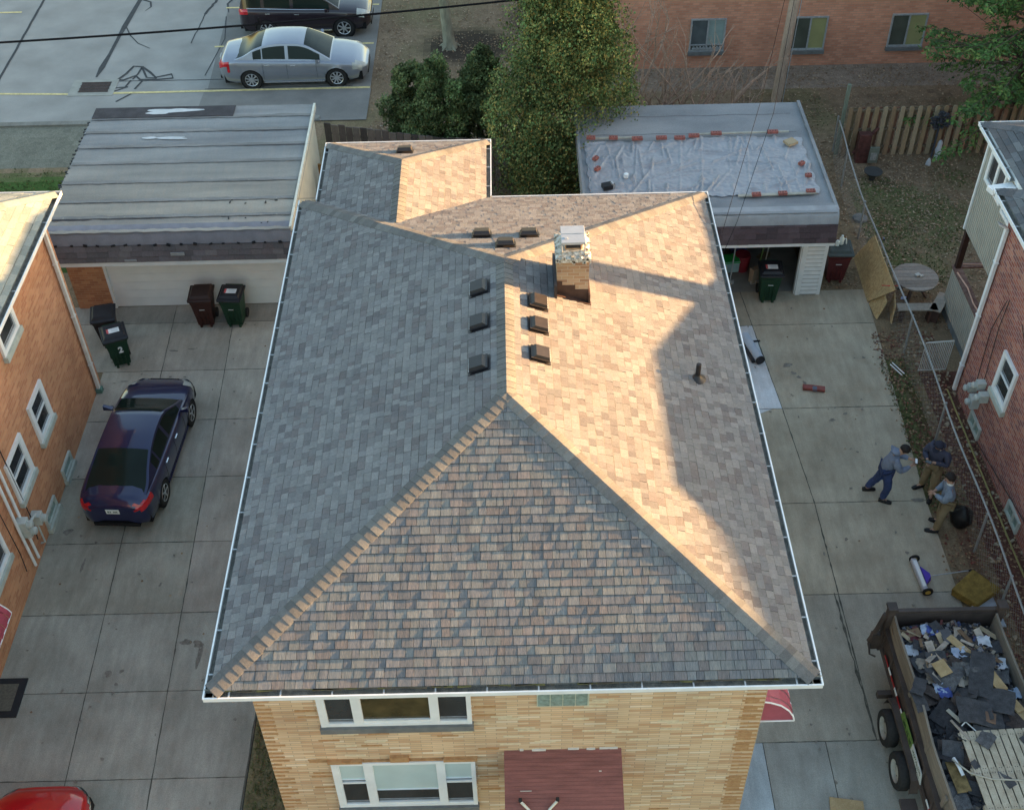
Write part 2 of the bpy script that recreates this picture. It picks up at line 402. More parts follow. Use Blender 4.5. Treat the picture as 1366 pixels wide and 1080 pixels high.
# chimney
BR_CH = brickmat('chimney_brick', [(.33, .20, .12), (.38, .25, .16), (.28, .16, .10), (.35, .23, .14)], .21, .072, (.38, .31, .23), .006, .5, .25)
CEM = mat('flaking_cement', (.20, .17, .13), .9, .1, 16, col2=(.60, .59, .55), bump=.6, bscale=14)
ch = MB(); ch.box((.86, 16.67, 6.1), (1.42, 17.38, 7.30)); chim = ch.build('chimney', BR_CH, house)
mb = MB(); mb.box((.835, 16.645, 7.29), (1.445, 17.405, 7.36))
mb.hexa([(.83, 16.64, 7.36), (1.45, 16.64, 7.36), (1.45, 17.41, 7.36), (.83, 17.41, 7.36)], [(.95, 16.78, 7.43), (1.33, 16.78, 7.43), (1.33, 17.27, 7.43), (.95, 17.27, 7.43)])
for k in range(70):
    a = rnd.choice((0, 1, 2)); 
    if a == 0: mb.rbox((rnd.uniform(.85, 1.43), 16.64, rnd.uniform(7.27, 7.4)), rnd.uniform(.02, .07), .02, rnd.uniform(.02, .06), 0)
    elif a == 1: mb.rbox((rnd.choice((.84, 1.44)), rnd.uniform(16.67, 17.3), rnd.uniform(7.25, 7.4)), .02, rnd.uniform(.02, .08), rnd.uniform(.02, .07))
    else: mb.rbox((rnd.uniform(.86, 1.42), rnd.uniform(16.66, 17.36), 7.39), rnd.uniform(.02, .06), rnd.uniform(.02, .06), .05, rnd.random())
mb.build('crown', CEM, chim)
FL_ = mat('clay_flue', (.36, .23, .14), .85, .2, 10); LID = mat('chimney_lid_metal', (.40, .42, .45), .45, .08, 5, metal=.3)
mb = MB(); mb.box((1.0, 16.83, 7.36), (1.29, 17.22, 7.58)); mb.box((1.02, 16.822, 7.47), (1.27, 16.829, 7.57), 1); mb.build('flue', [FL_, BLACK], chim)
mb = MB(); mb.rbox((1.145, 17.02, 7.60), .42, .50, .05); mb.rbox((1.145, 17.03, 7.628), .41, .010, .012); mb.rbox((1.02, 16.9, 7.63), .06, .06, .01)
mb.box((.93, 16.77, 7.4), (.96, 16.80, 7.6)); mb.box((1.33, 16.77, 7.4), (1.36, 16.80, 7.6)); mb.build('chimney_cap', LID, chim, bevel=.006)
FLB = mat('flashing_brown', (.055, .03, .024), .55, .2, 10); 
mb = MB(); rz = lambda x: E0+M_*(4.33-x)
xs = [.85, .95, .95, 1.17, 1.17, 1.43]; zt = [6.93, 6.93, 6.80, 6.80, 6.69, 6.69]
for a, b, zz in ((.855, .955, 6.87), (.955, 1.185, 6.78), (1.185, 1.425, 6.68)):
    mb.hexa([(a, 16.662, rz(a)), (b, 16.662, rz(b)), (b, 16.672, rz(b)), (a, 16.672, rz(a))], [(a, 16.662, zz), (b, 16.662, zz), (b, 16.672, zz), (a, 16.672, zz)])
mb.box((.81, 16.5, rz(.85)-.05), (.858, 17.45, 6.90), 1); mb.box((1.422, 16.6, rz(1.5)), (1.455, 17.42, rz(1.4)+.2))
mb.obox((1.14, 16.62, rz(1.14)+.012), V(.33, 0, -.33*M_), V(0, .05, 0), V(.004, 0, .01)); mb.build('flashing', [FLB, VK], chim)

# ------------------------------------------------------------------ windows on any axis-aligned wall
def mapper(face, plane):
    if face == '-Y': return lambda u, z, d: (u, plane-d, z)
    if face == '+X': return lambda u, z, d: (plane+d, u, z)
    if face == '-X': return lambda u, z, d: (plane-d, u, z)
def sbox(mb, P, u0, u1, z0, z1, d0, d1, m=0):
    a = P(u0, z0, d0); b = P(u1, z1, d1)
    mb.box([min(a[i], b[i]) for i in range(3)], [max(a[i], b[i]) for i in range(3)], m)
SILL = mat('concrete_sill', (.15, .155, .155), .85, .15, 6, bump=.2)
SILLP = mat('pale_stone_sill', (.42, .45, .41), .85, .1, 6, bump=.2)
def window(parent, face, plane, u0, u1, z0, z1, cols, fw=.07, sill=SILL, name='window', frame=WHITE, depth=.055, label=None):
    """cols: list of (ua, ub, [(za, zb, mat), ...]); a window part with frame, panes and sill"""
    P = mapper(face, plane); mb = MB()
    sbox(mb, P, u0, u0+fw, z0, z1, -.01, depth); sbox(mb, P, u1-fw, u1, z0, z1, -.01, depth)
    if cols[0][0] > u0+fw+.003: sbox(mb, P, u0+fw, cols[0][0], z0+fw, z1-fw, -.01, depth-.008)
    if cols[-1][1] < u1-fw-.003: sbox(mb, P, cols[-1][1], u1-fw, z0+fw, z1-fw, -.01, depth-.008)
    sbox(mb, P, u0+fw, u1-fw, z0, z0+fw, -.01, depth-.003); sbox(mb, P, u0+fw, u1-fw, z1-fw, z1, -.01, depth-.003)
    for i in range(len(cols)-1): sbox(mb, P, cols[i][1], cols[i+1][0], z0+fw, z1-fw, -.01, depth-.006)
    for ua, ub, ps in cols:
        for j in range(len(ps)-1):
            if ps[j+1][0]-ps[j][1] > .001: sbox(mb, P, ua, ub, ps[j][1], ps[j+1][0], -.01, depth-.02)
        if ps[0][0] > z0+fw: sbox(mb, P, ua, ub, z0+fw-.001, ps[0][0], -.01, depth-.012)
    w = mb.build(name, frame, parent)
    for ua, ub, ps in cols:
        for za, zb, m in ps:
            q = MB(); sbox(q, P, ua, ub, za, zb, -.005, .012); q.build('pane', m, w)
            if m == DARKGLASS and zb-za > .3:
                q = MB(); sbox(q, P, ua+.01, ub-.01, za+.06, za+.075, .012, .018); sbox(q, P, ua+.01, ub-.01, za+.02, za+.03, .012, .018); q.build('sash_rail', STEEL, w)
    if sill:
        q = MB(); sbox(q, P, u0-.02, u1+.02, z0-.13, z0-.002, -.02, .10); q.build('sill', sill, w)
    return w
GD = DARKGLASS
w = window(house, '-Y', 9.87, -3.01, -.70, 3.73, 5.10, [(-2.89, -2.5, [(3.81, 4.98, GD)]), (-2.35, -1.33, [(3.87, 4.98, mat('tree_reflecting_glass', (.035, .03, .012), .12, .5, 3, col2=(.09, .07, .03), spec=.6))]), (-1.19, -.77, [(3.82, 4.98, GD)])])
w = window(house, '-Y', 9.87, -3.01, -.70, 1.20, 2.62, [(-2.89, -2.5, [(1.29, 1.95, GD), (2.0, 2.07, GD), (2.075, 2.56, BLIND)]), (-2.35, -1.33, [(1.33, 1.72, GD), (1.722, 2.58, BLIND)]), (-1.19, -.77, [(1.29, 1.92, GD), (1.98, 2.05, GD), (2.055, 2.56, BLIND)])])
mb = MB(); mb.box((-3.05, 9.80, 2.63), (-2.5, 9.872, 2.69)); mb.box((-1.2, 9.80, 2.63), (-.66, 9.872, 2.69)); mb.box((-2.05, 9.81, 2.64), (-1.75, 9.872, 2.78)); mb.box((-2.49, 9.83, 2.63), (-1.21, 9.872, 2.66)); mb.build('lintel', QB, house)
GB = mat('glass_block', (.22, .30, .27), .15, .25, 14, spec=.8)
gb = MB(); gm = MB(); gm.box((.29, 9.855, 4.11), (1.08, 9.872, 4.66))
for i in range(4):
    for j in range(3): gb.box((.31+i*.19, 9.845, 4.13+j*.18), (.31+i*.19+.175, 9.866, 4.13+j*.18+.165))
g = gm.build('glass_block_window', mat('block_mortar', (.50, .52, .42), .9, .1), house); gb.build('pane', GB, g, bevel=.008)
# awnings
AWR = mat('maroon_awning', (.22, .085, .072), .6, .18, 5, fine=.12, stretch=(.4, 3, 3)); AWD = mat('maroon_awning_groove', (.085, .032, .028), .7, .15, 5); AWP = mat('crimson_awning', (.36, .09, .12), .5, .12, 4)
mb = MB(); n = 24
for i in range(n):
    t0 = i/n; t1 = (i+1)/n; y0 = 9.87-1.3*t0; y1 = 9.87-1.3*t1-.012; z0 = 2.84-.60*t0; z1 = 2.84-.60*t1-.012
    x0, x1 = -.23, 1.63
    mb.hexa([(x0, y1, z1-.012), (x1, y1, z1-.012), (x1, y0, z0-.03), (x0, y0, z0-.03)], [(x0, y1, z1+.006), (x1, y1, z1+.006), (x1, y0, z0-.008), (x0, y0, z0-.008)]); mb.box((x0, y1-.006, z1-.03), (x1, y1+.010, z1-.0015), 1)
for x in (-.22, 1.62):
    mb.hexa([(x-.012, 8.57, 2.0), (x+.012, 8.57, 2.0), (x+.012, 9.86, 2.0), (x-.012, 9.86, 2.0)], [(x-.012, 8.57, 2.22), (x+.012, 8.57, 2.22), (x+.012, 9.86, 2.82), (x-.012, 9.86, 2.82)])
aw = mb.build('door_awning', [AWR, AWD], house)
mb = MB()
for k in range(14): x = -.15+1.7*rnd.random(); mb.rbox((x, 9.862, 2.85+J(0, .008)), rnd.uniform(.03, .2), .02+.012*rnd.random(), .03, 0, J(0, .05))
mb.rbox((.1, 9.3, 2.585), .18, .012, .006, 0, -.4); mb.rbox((1.28, 9.55, 2.70), .04, .02, .006, 0, -.4)
tag(mb.build('sealant', mat('dried_sealant', (.62, .60, .56), .8, .1), aw), kind='stuff')
def side_awning(parent, x, y0, y1, zt, out, dz, sgn, m, name='window_awning'):
    mb = MB(); pr = [(0, 0), (.25, -.06), (.55, -.22), (.8, -.5), (.95, -.8), (1, -1)]
    nn = 16
    for k in range(nn):
        a = y0+(y1-y0)*k/nn; b = y0+(y1-y0)*(k+1)/nn-.006; h = .008 if k % 2 else 0
        for (p0, q0), (p1, q1) in zip(pr, pr[1:]):
            P = [(x+sgn*(out*p0+h), a, zt+dz*q0+h), (x+sgn*(out*p1+h), a, zt+dz*q1+h), (x+sgn*(out*p1+h), b, zt+dz*q1+h), (x+sgn*(out*p0+h), b, zt+dz*q0+h)]
            if sgn < 0: P = P[::-1]
            mb.poly(P)
            mb.poly([(u, v, w_-.01) for u, v, w_ in P[::-1]])
    for yy in (y0, y1): mb.poly([(x, yy, zt-dz)]+[(x+sgn*out*p, yy, zt+dz*q) for p, q in pr])
    o = mb.build(name, m, parent)
    mb = MB(); 
    for yy in (y0-.012, y1+.012): mb.tube([(x+sgn*out*p, yy, zt+dz*q+.006) for p, q in pr], .014, 6)
    mb.tube([(x+sgn*out, y0, zt-dz), (x+sgn*out, y1, zt-dz)], .012, 6); mb.tube([(x, y0-.012, zt-dz), (x+sgn*out, y0-.012, zt-dz)], .014, 6); mb.build('awning_trim', WHITE, o)
    return o
side_awning(house, 3.75, 10.02, 11.7, 3.85, .58, .55, 1, AWP)
# ladder stabiliser leaning on the awning
lad = thing('ladder', 'aluminium ladder with black tipped stand-off arms on the maroon awning', 'ladder', (.3, 8.0, 0))
ALU = mat('aluminium', (.62, .60, .52), .35, .1, 6, metal=.5)
mb = MB()
for s in (-1, 1): mb.tube([(.3+s*.28, 9.13, 2.56), (.3+s*.16, 9.04, 2.48), (.3+s*.12, 8.92, 2.38), (.3+s*.08, 8.76, 2.36)], .024, 8)
mb.tube([(.12, 8.78, 2.36), (.48, 8.78, 2.36)], .02, 8); mb.build('stand_off_arm', ALU, lad, smooth=True)
for s in (-1, 1): mb = MB(); mb.rbox((.3+s*.29, 9.15, 2.585), .055, .06, .075, 0, .3); mb.build('rubber_tip', RUBBER, lad, bevel=.008)
for s in (-1, 1):
    mb = MB(); mb.tube([(.3+s*.2, 8.72, 2.42), (.3+s*.2, 7.95, 0.02)], .028, 8); mb.build('rail', ALU, lad)
for k in range(8):
    mb = MB(); t = (k+.5)/8; mb.tube([(.1, 8.72-.77*t, 2.42-2.4*t), (.5, 8.72-.77*t, 2.42-2.4*t)], .016, 8); mb.build('rung', ALU, lad)

# ------------------------------------------------------------------ left neighbour
LH = thing('orange_brick_house', 'orange brick house with pale shingles at the left edge', 'house', (-14, 15, 0))
BR_OR = brickmat('orange_brick', [(.47, .215, .115), (.54, .27, .145), (.50, .235, .13), (.43, .19, .105)], .21, .075, (.48, .30, .19), .005, .5, .18)
mb = MB(); mb.box((-18.2, 4.5, -.1), (-10.1, 21.8, 5.165)); mb.build('wall', BR_OR, LH)
mb = MB(); mb.box((-18.6, 4.2, 5.17), (-9.85, 22.05, 5.30)); mb.build('soffit', WHITE, LH)
PAL2 = [(.30, .33, .31), (.27, .30, .28), (.34, .36, .33), (.25, .28, .27)]
rm = MB(); i_ = .105; c0 = rp(-9.7-i_, 4, ze); c1 = rp(-9.7-i_, 22.2-i_, ze); c2 = rp(-14.15, 17.75, 6.97); c3 = rp(-14.15, 8.4, 6.97)
shingles(rm, [rp(-9.7-i_, 4.0+i_, ze), c1, c2, c3], PAL2, .15, (.2, .36), 11)
shingles(rm, [c1, rp(-18.6+i_, 22.2-i_, ze), c2], PAL2, .15, (.2, .36), 12)
rm.poly([rp(-18.6, 22.1, ze), rp(-18.6, 4, ze), c3, c2], 0, PAL2[0]); rm.poly([rp(-18.6, 4, ze), rp(-9.8, 4, ze), c3], 0, PAL2[0])
caps(rm, c1, c2, nB, nRt, PAL2, .17, .17, 21); lr = rm.build('roof', SHING, LH)
gut(LH, (-9.7, 6, E0), (-9.7, 22.2, E0), (-1, 0, 0), straps=2.2); gut(LH, (-18.6, 22.2, E0), (-9.7, 22.2, E0), (0, -1, 0), straps=2)
def pipe(parent, pts, r, m, name, **k):
    mb = MB(); mb.tube(pts, r, 10); return mb.build(name, m, parent, smooth=True, **k)
PALEP = mat('downspout_paint', (.66, .64, .60), .5, .1, 5)
def downspout(parent, x, y, z1, m, s=1, name='downspout', w=.09):
    mb = MB(); mb.box((x-.035, y-w/2, .12), (x+.035, y+w/2, z1)); mb.obox((x+s*.10, y, z1+.07), V(.12, 0, s*.07), V(0, w/2, 0), V(-.015, 0, .032))
    for zz in (.9, 2.4, 3.9): mb.box((x-.045, y-w/2-.02, zz), (x+.045, y+w/2+.02, zz+.03))
    o = mb.build(name, m, parent)
    return o
d = downspout(LH, -10.03, 21.45, 4.95, PALEP); mb = MB(); mb.box((-10.1, 21.38, .02), (-9.95, 21.52, .14)); mb.build('drain_boot', mat('green_clay', (.10, .2, .17), .7), d)
window(LH, '+X', -10.1, 18.05, 18.98, 1.70, 2.72, [(18.2, 18.83, [(1.78, 2.18, GD), (2.22, 2.64, GD)])], fw=.1, sill=SILLP)
window(LH, '+X', -10.1, 16.4, 17.4, 1.65, 2.70, [(16.55, 17.25, [(1.75, 2.15, GD), (2.2, 2.62, GD)])], fw=.1, sill=SILLP)
window(LH, '+X', -10.1, 18.0, 19.0, 4.2, 5.1, [(18.13, 18.87, [(4.3, 5.0, GD)])], fw=.1, sill=SILLP)
window(LH, '+X', -10.1, 14.3, 15.3, 1.4, 2.4, [(14.4, 15.2, [(1.5, 2.3, GD)])], fw=.08, sill=SILLP)
for a, b in ((18.4, 19.05), (16.98, 17.7)): window(LH, '+X', -10.1, a, b, .14, .45, [(a+.06, b-.06, [(.19, .40, GB)])], fw=.05, sill=SILLP, name='basement_window', frame=SILLP)
for pts in ([(-10.03, 16.12, 4.2), (-10.03, 16.10, 1.5), (-10.03, 16.12, .25)], [(-10.03, 15.9, 4.2), (-10.03, 15.87, 1.4), (-10.03, 15.9, .26)]): pipe(LH, pts, .032, WHITE, 'conduit')
pipe(LH, [(-10.05, 16.45, 3.4), (-10.05, 16.5, 1.0), (-10.05, 16.4, .5)], .012, BLACK, 'cable'); pipe(LH, [(-10.05, 15.5, 3.4), (-10.05, 15.6, 1.0), (-10.05, 15.55, .5)], .010, BLACK, 'cable')
METER = mat('meter_grey', (.44, .47, .45), .5, .1, 6)
for y, z in ((16.0, 1.45), (16.05, 1.2), (16.58, .98)):
    mb = MB(); mb.rbox((-9.98, y, z), .22, .2, .26); mb.lathe((-9.87, y, z), [(.085, -.02), (.085, .08), (.06, .1)], 18, 'X'); mb.build('meter_box', METER, LH, bevel=.01)
mb = MB(); mb.tube([(-9.98, 16.0, 1.3), (-9.98, 16.58, 1.1)], .035, 10); mb.tube([(-9.98, 16.5, .9), (-9.98, 16.5, .3), (-10.08, 16.5, .25)], .02, 8); mb.build('gas_pipe', METER, LH, smooth=True)
side_awning(LH, -10.1, 11.6, 13.45, 2.45, .75, .55, 1, mat('rose_awning', (.33, .06, .085), .5, .15, 4))
mb = MB()
for k in range(6): mb.tube([(-9.98+.1*math.cos(k), 15.9-.2*k, .9), (-9.97, 15.85-.2*k, .5)], .008, 5)
# ------------------------------------------------------------------ right neighbour
RH = thing('red_brick_house', 'dark red brick house at the right edge with grey siding porch and white downspout', 'house', (14, 15, 0))
BR_RD = brickmat('red_brick', [(.26, .085, .065), (.34, .12, .085), (.29, .105, .09), (.40, .18, .13), (.22, .09, .085)], .21, .075, (.36, .29, .26), .008, .5, .2)
mb = MB(); mb.box((10.7, 9.99, -.1), (18.9, 20.9, 5.165)); mb.build('wall', BR_RD, RH)
mb = MB(); mb.box((10.6, 9.74, 5.17), (19.1, 21.35, 5.30)); mb.box((11.05, 21.2, 5.172), (15.0, 24.05, 5.298)); mb.build('soffit', WHITE, RH)
PAL3 = [(.15, .155, .165), (.12, .125, .135), (.175, .18, .185), (.14, .135, .14)]
X0 = 10.45; xr = 14.8; zr = E0+M_*(xr-X0)
rm = MB(); a0 = rp(X0+i_, 9.69, ze); a1 = rp(X0+i_, 21.4, ze); b0 = rp(xr, 14.15, zr); b1 = rp(xr, 17.16, zr); d0 = rp(2*xr-X0, 9.69, ze); d1 = rp(2*xr-X0, 21.4, ze)
shingles(rm, [a1, a0, b0, b1], PAL3, .15, (.2, .36), 31)
rm.poly([a0, d0, b0], 0, PAL3[0]); rm.poly([d1, a1, b1], 0, PAL3[0]); rm.poly([d0, d1, b1, b0], 0, PAL3[0])
p0 = rp(10.92+i_, 24.2-i_, ze); p1 = rp(10.92+i_, 21.0, ze); q0 = rp(15.1, 24.2-i_, ze); pr0 = rp(13.0, 22.12, 6.1); pr1 = rp(13.0, 19.5, 6.1)
shingles(rm, [p0, p1, pr1, pr0], PAL3, .15, (.2, .36), 32); shingles(rm, [q0, p0, pr0], PAL3, .15, (.2, .36), 33)
rm.poly([rp(15.1, 20.9, ze), q0, pr0, pr1], 0, PAL3[0])
caps(rm, p0, pr0, nL, nB, PAL3, .17, .17, 21); caps(rm, a1, b1, nL, nB, PAL3, .17, .17, 22); rr_ = rm.build('roof', SHING, RH)
gut(RH, (X0, 9.6, E0), (X0, 21.5, E0), (1, 0, 0), straps=.9); gut(RH, (10.92, 21.9, E0), (10.92, 24.2, E0), (1, 0, 0), straps=.7); gut(RH, (10.92, 24.2, E0), (15.1, 24.2, E0), (0, -1, 0), straps=2)
gut(RH, (X0, 21.52, E0), (10.9, 21.52, E0), (0, -1, 0), straps=1)
mb = MB(); mb.obox((10.75, 21.75, 5.12), V(.30, .1, -.03), V(-.04, .12, 0), V(0, 0, .06)); mb.build('downspout_elbow', WHITE, RH, bevel=.01)
mb = MB(); mb.box((12.25, 18.63, 5.8), (12.75, 19.20, 7.25)); mb.build('chimney', BR_CH, RH)
SID = MB()
SIDM = mat('greige_siding', (.36, .355, .31), .7, .06, 3)
SIDM2 = mat('siding_groove', (.22, .215, .19), .8)
def siding(mb, x, y0, y1, z0, z1, step=.11, vert=False):
    z = z0
    if vert:
        y = y0
        while y < y1-.01:
            e_ = min(y+step, y1); mb.hexa([(x-.012, y, z0), (x, e_, z0), (x+.03, e_, z0), (x+.03, y, z0)][::-1], [(x-.012, y, z1), (x, e_, z1), (x+.03, e_, z1), (x+.03, y, z1)][::-1]); y = e_
    else:
        while z < z1-.01:
            e_ = min(z+step, z1); mb.hexa([(x-.016, y0, z), (x-.016, y1, z), (x+.03, y1, z), (x+.03, y0, z)][::-1], [(x, y0, e_), (x, y1, e_), (x+.03, y1, e_), (x+.03, y0, e_)][::-1]); z = e_
porch = MB(); porch.box((11.17, 20.92, 2.65), (14.8, 23.75, 5.165)); siding(porch, 11.15, 20.92, 23.8, 2.62, 5.16, .10, True)
po = porch.build('porch', SIDM, RH)
mb = MB(); mb.box((11.11, 23.76, 2.6), (11.17, 23.82, 5.17)); mb.build('corner_trim', WHITE, po)
window(RH, '-X', 11.13, 22.35, 23.45, 4.25, 5.05, [(22.45, 22.85, [(4.33, 4.98, GD)]), (22.95, 23.35, [(4.33, 4.98, GD)])], fw=.07, sill=None)
window(RH, '-X', 11.13, 21.05, 22.2, 4.2, 5.0, [(21.12, 22.12, [(4.28, 4.93, GD)])], fw=.07, sill=None)
low = MB(); siding(low, 11.15, 21.0, 23.8, .28, 1.42, .10, True); siding(low, 11.15, 21.0, 21.01, .28, 1.42)
pl = low.build('porch_half_wall', SIDM, RH)
WD = mat('worn_porch_wood', (.12, .065, .055), .8, .2, 8, col2=(.20, .13, .11)); WDK = mat('dark_post_wood', (.035, .018, .015), .7, .2)
mb = MB(); mb.box((11.12, 21.0, 1.42), (11.34, 23.84, 1.47)); mb.box((11.3, 23.72, 1.43), (14.6, 23.9, 1.475)); mb.tube([(11.16, 23.5, 1.48), (11.24, 22.9, 1.485), (11.2, 22.3, 1.485), (11.3, 21.2, 1.485)], .018, 6, 1); mb.tube([(11.4, 23.83, 1.485), (12.0, 23.78, 1.485), (12.6, 23.84, 1.485), (14, 23.8, 1.485)], .014, 6, 1); mb.build('hand_rail', [WD, mat('peeling_primer', (.55, .36, .28), .8)], pl)
mb = MB(); mb.box((11.17, 23.68, 1.44), (11.3, 23.8, 2.66)); mb.build('porch_post', WDK, RH)
mb = MB(); mb.box((11.18, 21.0, .0), (14.6, 23.78, .28), 0); mb.build('foundation', mat('block_foundation', (.14, .16, .17), .9, .2, 4), RH)
mb = MB()
for k in range(20): mb.box((11.2+k*.17, 21.0, .281), (11.2+k*.17+.16, 23.76, .30), 0, (.20+.05*rnd.random(), .17, .13))
mb.build('porch_deck', WOODATT, RH)
d = downspout(RH, 10.63, 20.75, 4.8, WHITE, -1, w=.1)
window(RH, '-X', 10.7, 18.38, 19.2, 1.66, 2.74, [(18.5, 19.08, [(1.78, 2.18, GD), (2.22, 2.66, GD)])], fw=.09, sill=SILLP)
for a, b in ((19.03, 19.7), (16.25, 16.95), (13.3, 13.95)): window(RH, '-X', 10.7, a, b, .1, .46, [(a+.07, a+.3, [(.17, .40, GB)]), (a+.35, b-.07, [(.17, .40, GB)])], fw=.05, sill=None, name='basement_window', frame=SILLP)
window(RH, '-X', 10.7, 14.9, 15.3, 1.9, 2.4, [(14.97, 15.23, [(1.97, 2.33, GD)])], fw=.06, sill=SILLP)
for y, z, s in ((19.89, .98, .16), (19.57, 1.36, .17), (19.62, .80, .24), (19.28, 1.25, .18)):
    mb = MB(); mb.rbox((10.6, y, z), .2, s, s*1.2); mb.lathe((10.5, y, z), [(.07, .0), (.08, -.07), (.05, -.1)][::-1], 16, 'X'); mb.build('meter_box', METER, RH, bevel=.01)
for pts in ([(10.66, 19.9, 1.1), (10.66, 20.05, 2.6), (10.66, 19.8, 3.6)], [(10.66, 19.6, 1.5), (10.66, 19.75, 2.9), (10.66, 19.7, 3.7)], [(10.66, 18.9, 3.7), (10.66, 17.0, 2.6)], [(10.66, 19.0, .1), (10.66, 16.0, .7), (10.66, 12.0, .6)]): pipe(RH, pts, .009, BLACK, 'cable')
# ------------------------------------------------------------------ left garage
G1 = thing('garage', 'garage with patched grey roll roofing and a wide white door', 'garage', (-8.3, 27, 0))
CREAM = mat('cream_wall', (.66, .62, .50), .8, .06, 3)
mb = MB(); mb.box((-11.3, 24.68, -.1), (-10.36, 24.9, 1.98)); mb.box((-11.3, 24.9, -.1), (-11.1, 29.9, 2.4)); mb.build('wall', BR_OR, G1)
mb = MB(); mb.box((-5.62, 24.70, -.1), (-5.36, 29.95, 2.6)); mb.box((-11.1, 29.75, -.1), (-5.62, 29.95, 2.5)); mb.build('side_wall', CREAM, G1)
DOORW = mat('garage_door_paint', (.80, .80, .79), .55, .04, 2)
mb = MB()
for k in range(8): mb.hexa([(-10.3, 24.735-.012, k*.265+.02), (-5.7, 24.735-.012, k*.265+.02), (-5.7, 24.8, k*.265+.02), (-10.3, 24.8, k*.265+.02)], [(-10.3, 24.74, k*.265+.27), (-5.7, 24.74, k*.265+.27), (-5.7, 24.8, k*.265+.27), (-10.3, 24.8, k*.265+.27)])
mb.box((-10.3, 24.74, 0), (-5.7, 24.8, .02), 1)
dd = mb.build('garage_door', [DOORW, BLACK], G1)
mb = MB(); mb.box((-10.37, 24.66, 0), (-10.3, 24.76, 2.1)); mb.box((-5.7, 24.66, 0), (-5.62, 24.76, 2.1)); mb.build('door_trim', WHITE, G1)
# deck of roll roofing: seven lapped strips
ROLL = mat('roll_roofing', (.20, .20, .20), .9, .16, 1.1, bump=.25, bscale=90, attr=True, fine=.14, spec=.15, stretch=(.25, 1.8, 1), col2=(.30, .295, .285))
DARKR = mat('patched_roofing', (.055, .052, .058), .9, .2, 3, bump=.2, fine=.2)
rf = MB(); rf.box((-11.42, 24.3, 2.55), (-5.30, 30.0, 2.76), 0, (1, 1, 1.01))
ys = [24.15, 24.75, 25.45, 26.3, 27.2, 28.0, 28.75, 29.45, 30.05]
tint = [(1.2, 1.12, 1.03), (1.2, 1.12, 1.0), (1.13, 1.07, .97), (1.04, 1.02, .97), (.97, .99, 1), (.95, .98, 1.02), (.96, 1., 1.04), (1, 1.02, 1.05)]
for i in range(8):
    n = 60; top = []; 
    P = []
    for (yy, zz) in ((ys[i], 2.782), (ys[i]+.012, 2.788), (ys[i+1]+.05, 2.768)):
        P.append([(-11.42-(.03*rnd.random() if j == 0 else 0)+6.13*j/n, yy+(.012*math.sin(j*.9+i*3)+.01*rnd.random() if zz != 2.768 else 0), zz+.004*math.sin(j*1.7+i)) for j in range(n+1)])
    t = tint[i]; rf.grid(P, 0, lambda a, b, t=t: tuple(x*(.8 if a == 0 else 1) for x in t))
    Q = [[(-11.4+6.05*j/60, ys[i]+dy+(.05*noise.noise(V(j*.35, i*5, dy*3)) if dy > .02 else .003), 2.7905-.008*dy+.0003*i) for j in range(61)] for dy in (.01, .07, .13)]
    if i: rf.grid(Q, 2)
    # worn dark lap line
    x = -11.4
    while x < -5.4:
        l = rnd.uniform(.5, 2.2); wv = rnd.uniform(.006, .022)*(3.0 if (i in (1, 3) and x < -8.5) else 1)
        if rnd.random() < .5: 
            Q = [[(x+l*j/6, ys[i]-.004+dy*(1 if 0 < j < 6 else .1)*rnd.uniform(.5, 1.2), 2.786+.001*i) for j in range(7)] for dy in (-wv, wv*.3)]
            if i: rf.grid(Q, 1)
        x += l
groof = rf.build('roof', [ROLL, DARKR, mat('dirty_lap_band', (.17, .168, .163), .9, .2, 1.5, fine=.2, stretch=(.6, 3, 1), col2=(.25, .245, .24))], G1)
def blotch(mb, cx, cy, z, rx, ry, m=0, c=(1, 1, 1), n=26, seed=0, jag=.3):
    rr = random.Random(seed); ph = [rr.uniform(0, 6.28) for _ in range(5)]
    P = []
    for k in range(n):
        a = 2*PI*k/n; r = 1+jag*sum(math.sin((q+2)*a+ph[q])/(q+1.5) for q in range(5))*.6
        P.append((cx+rx*r*math.cos(a), cy+ry*r*math.sin(a), z))
    mb.poly(P, m, c)
PUD = mat('puddle_sky_sheen', (.50, .52, .54), .5, .1, 4, spec=.5)  # puddles: the sky they mirror is put into this pale grey
mb = MB(); mb.box((-11.41, 29.52, 2.79), (-7.5, 30.06, 2.812)); mb.build('dark_patch', DARKR, groof)
for a in ((-9.2, 29.84, 2.816, .62, .12, 4, .5), (-9.65, 29.72, 2.8165, .3, .07, 9, .3), (-9.0, 28.42, 2.806, .45, .06, 5, .5), (-9.6, 28.45, 2.8065, .22, .05, 6, .3)):
    mb = MB(); blotch(mb, *a[:5], seed=a[5], jag=a[6]); mb.build('puddle_patch', PUD, groof)
mb = MB()
for k in range(22): mb.rbox((-11.45+J(0, .03), 26.0+k*.16+J(0, .04), 2.77), rnd.uniform(.04, .1), .05, .03, rnd.random()*.5)
for k in range(10): mb.rbox((rnd.uniform(-7.2, -5.6), rnd.uniform(24.4, 25.6), 2.80), rnd.uniform(.03, .12), .03, .012, rnd.random()*3)
tag(mb.build('tar_crumbs', BLACK, groof), kind='stuff')
MEMB = mat('slate_membrane', (.21, .21, .24), .75, .12, 3, fine=.08)
SHD = [(.17, .155, .17), (.145, .135, .145), (.19, .175, .185), (.16, .14, .15)]
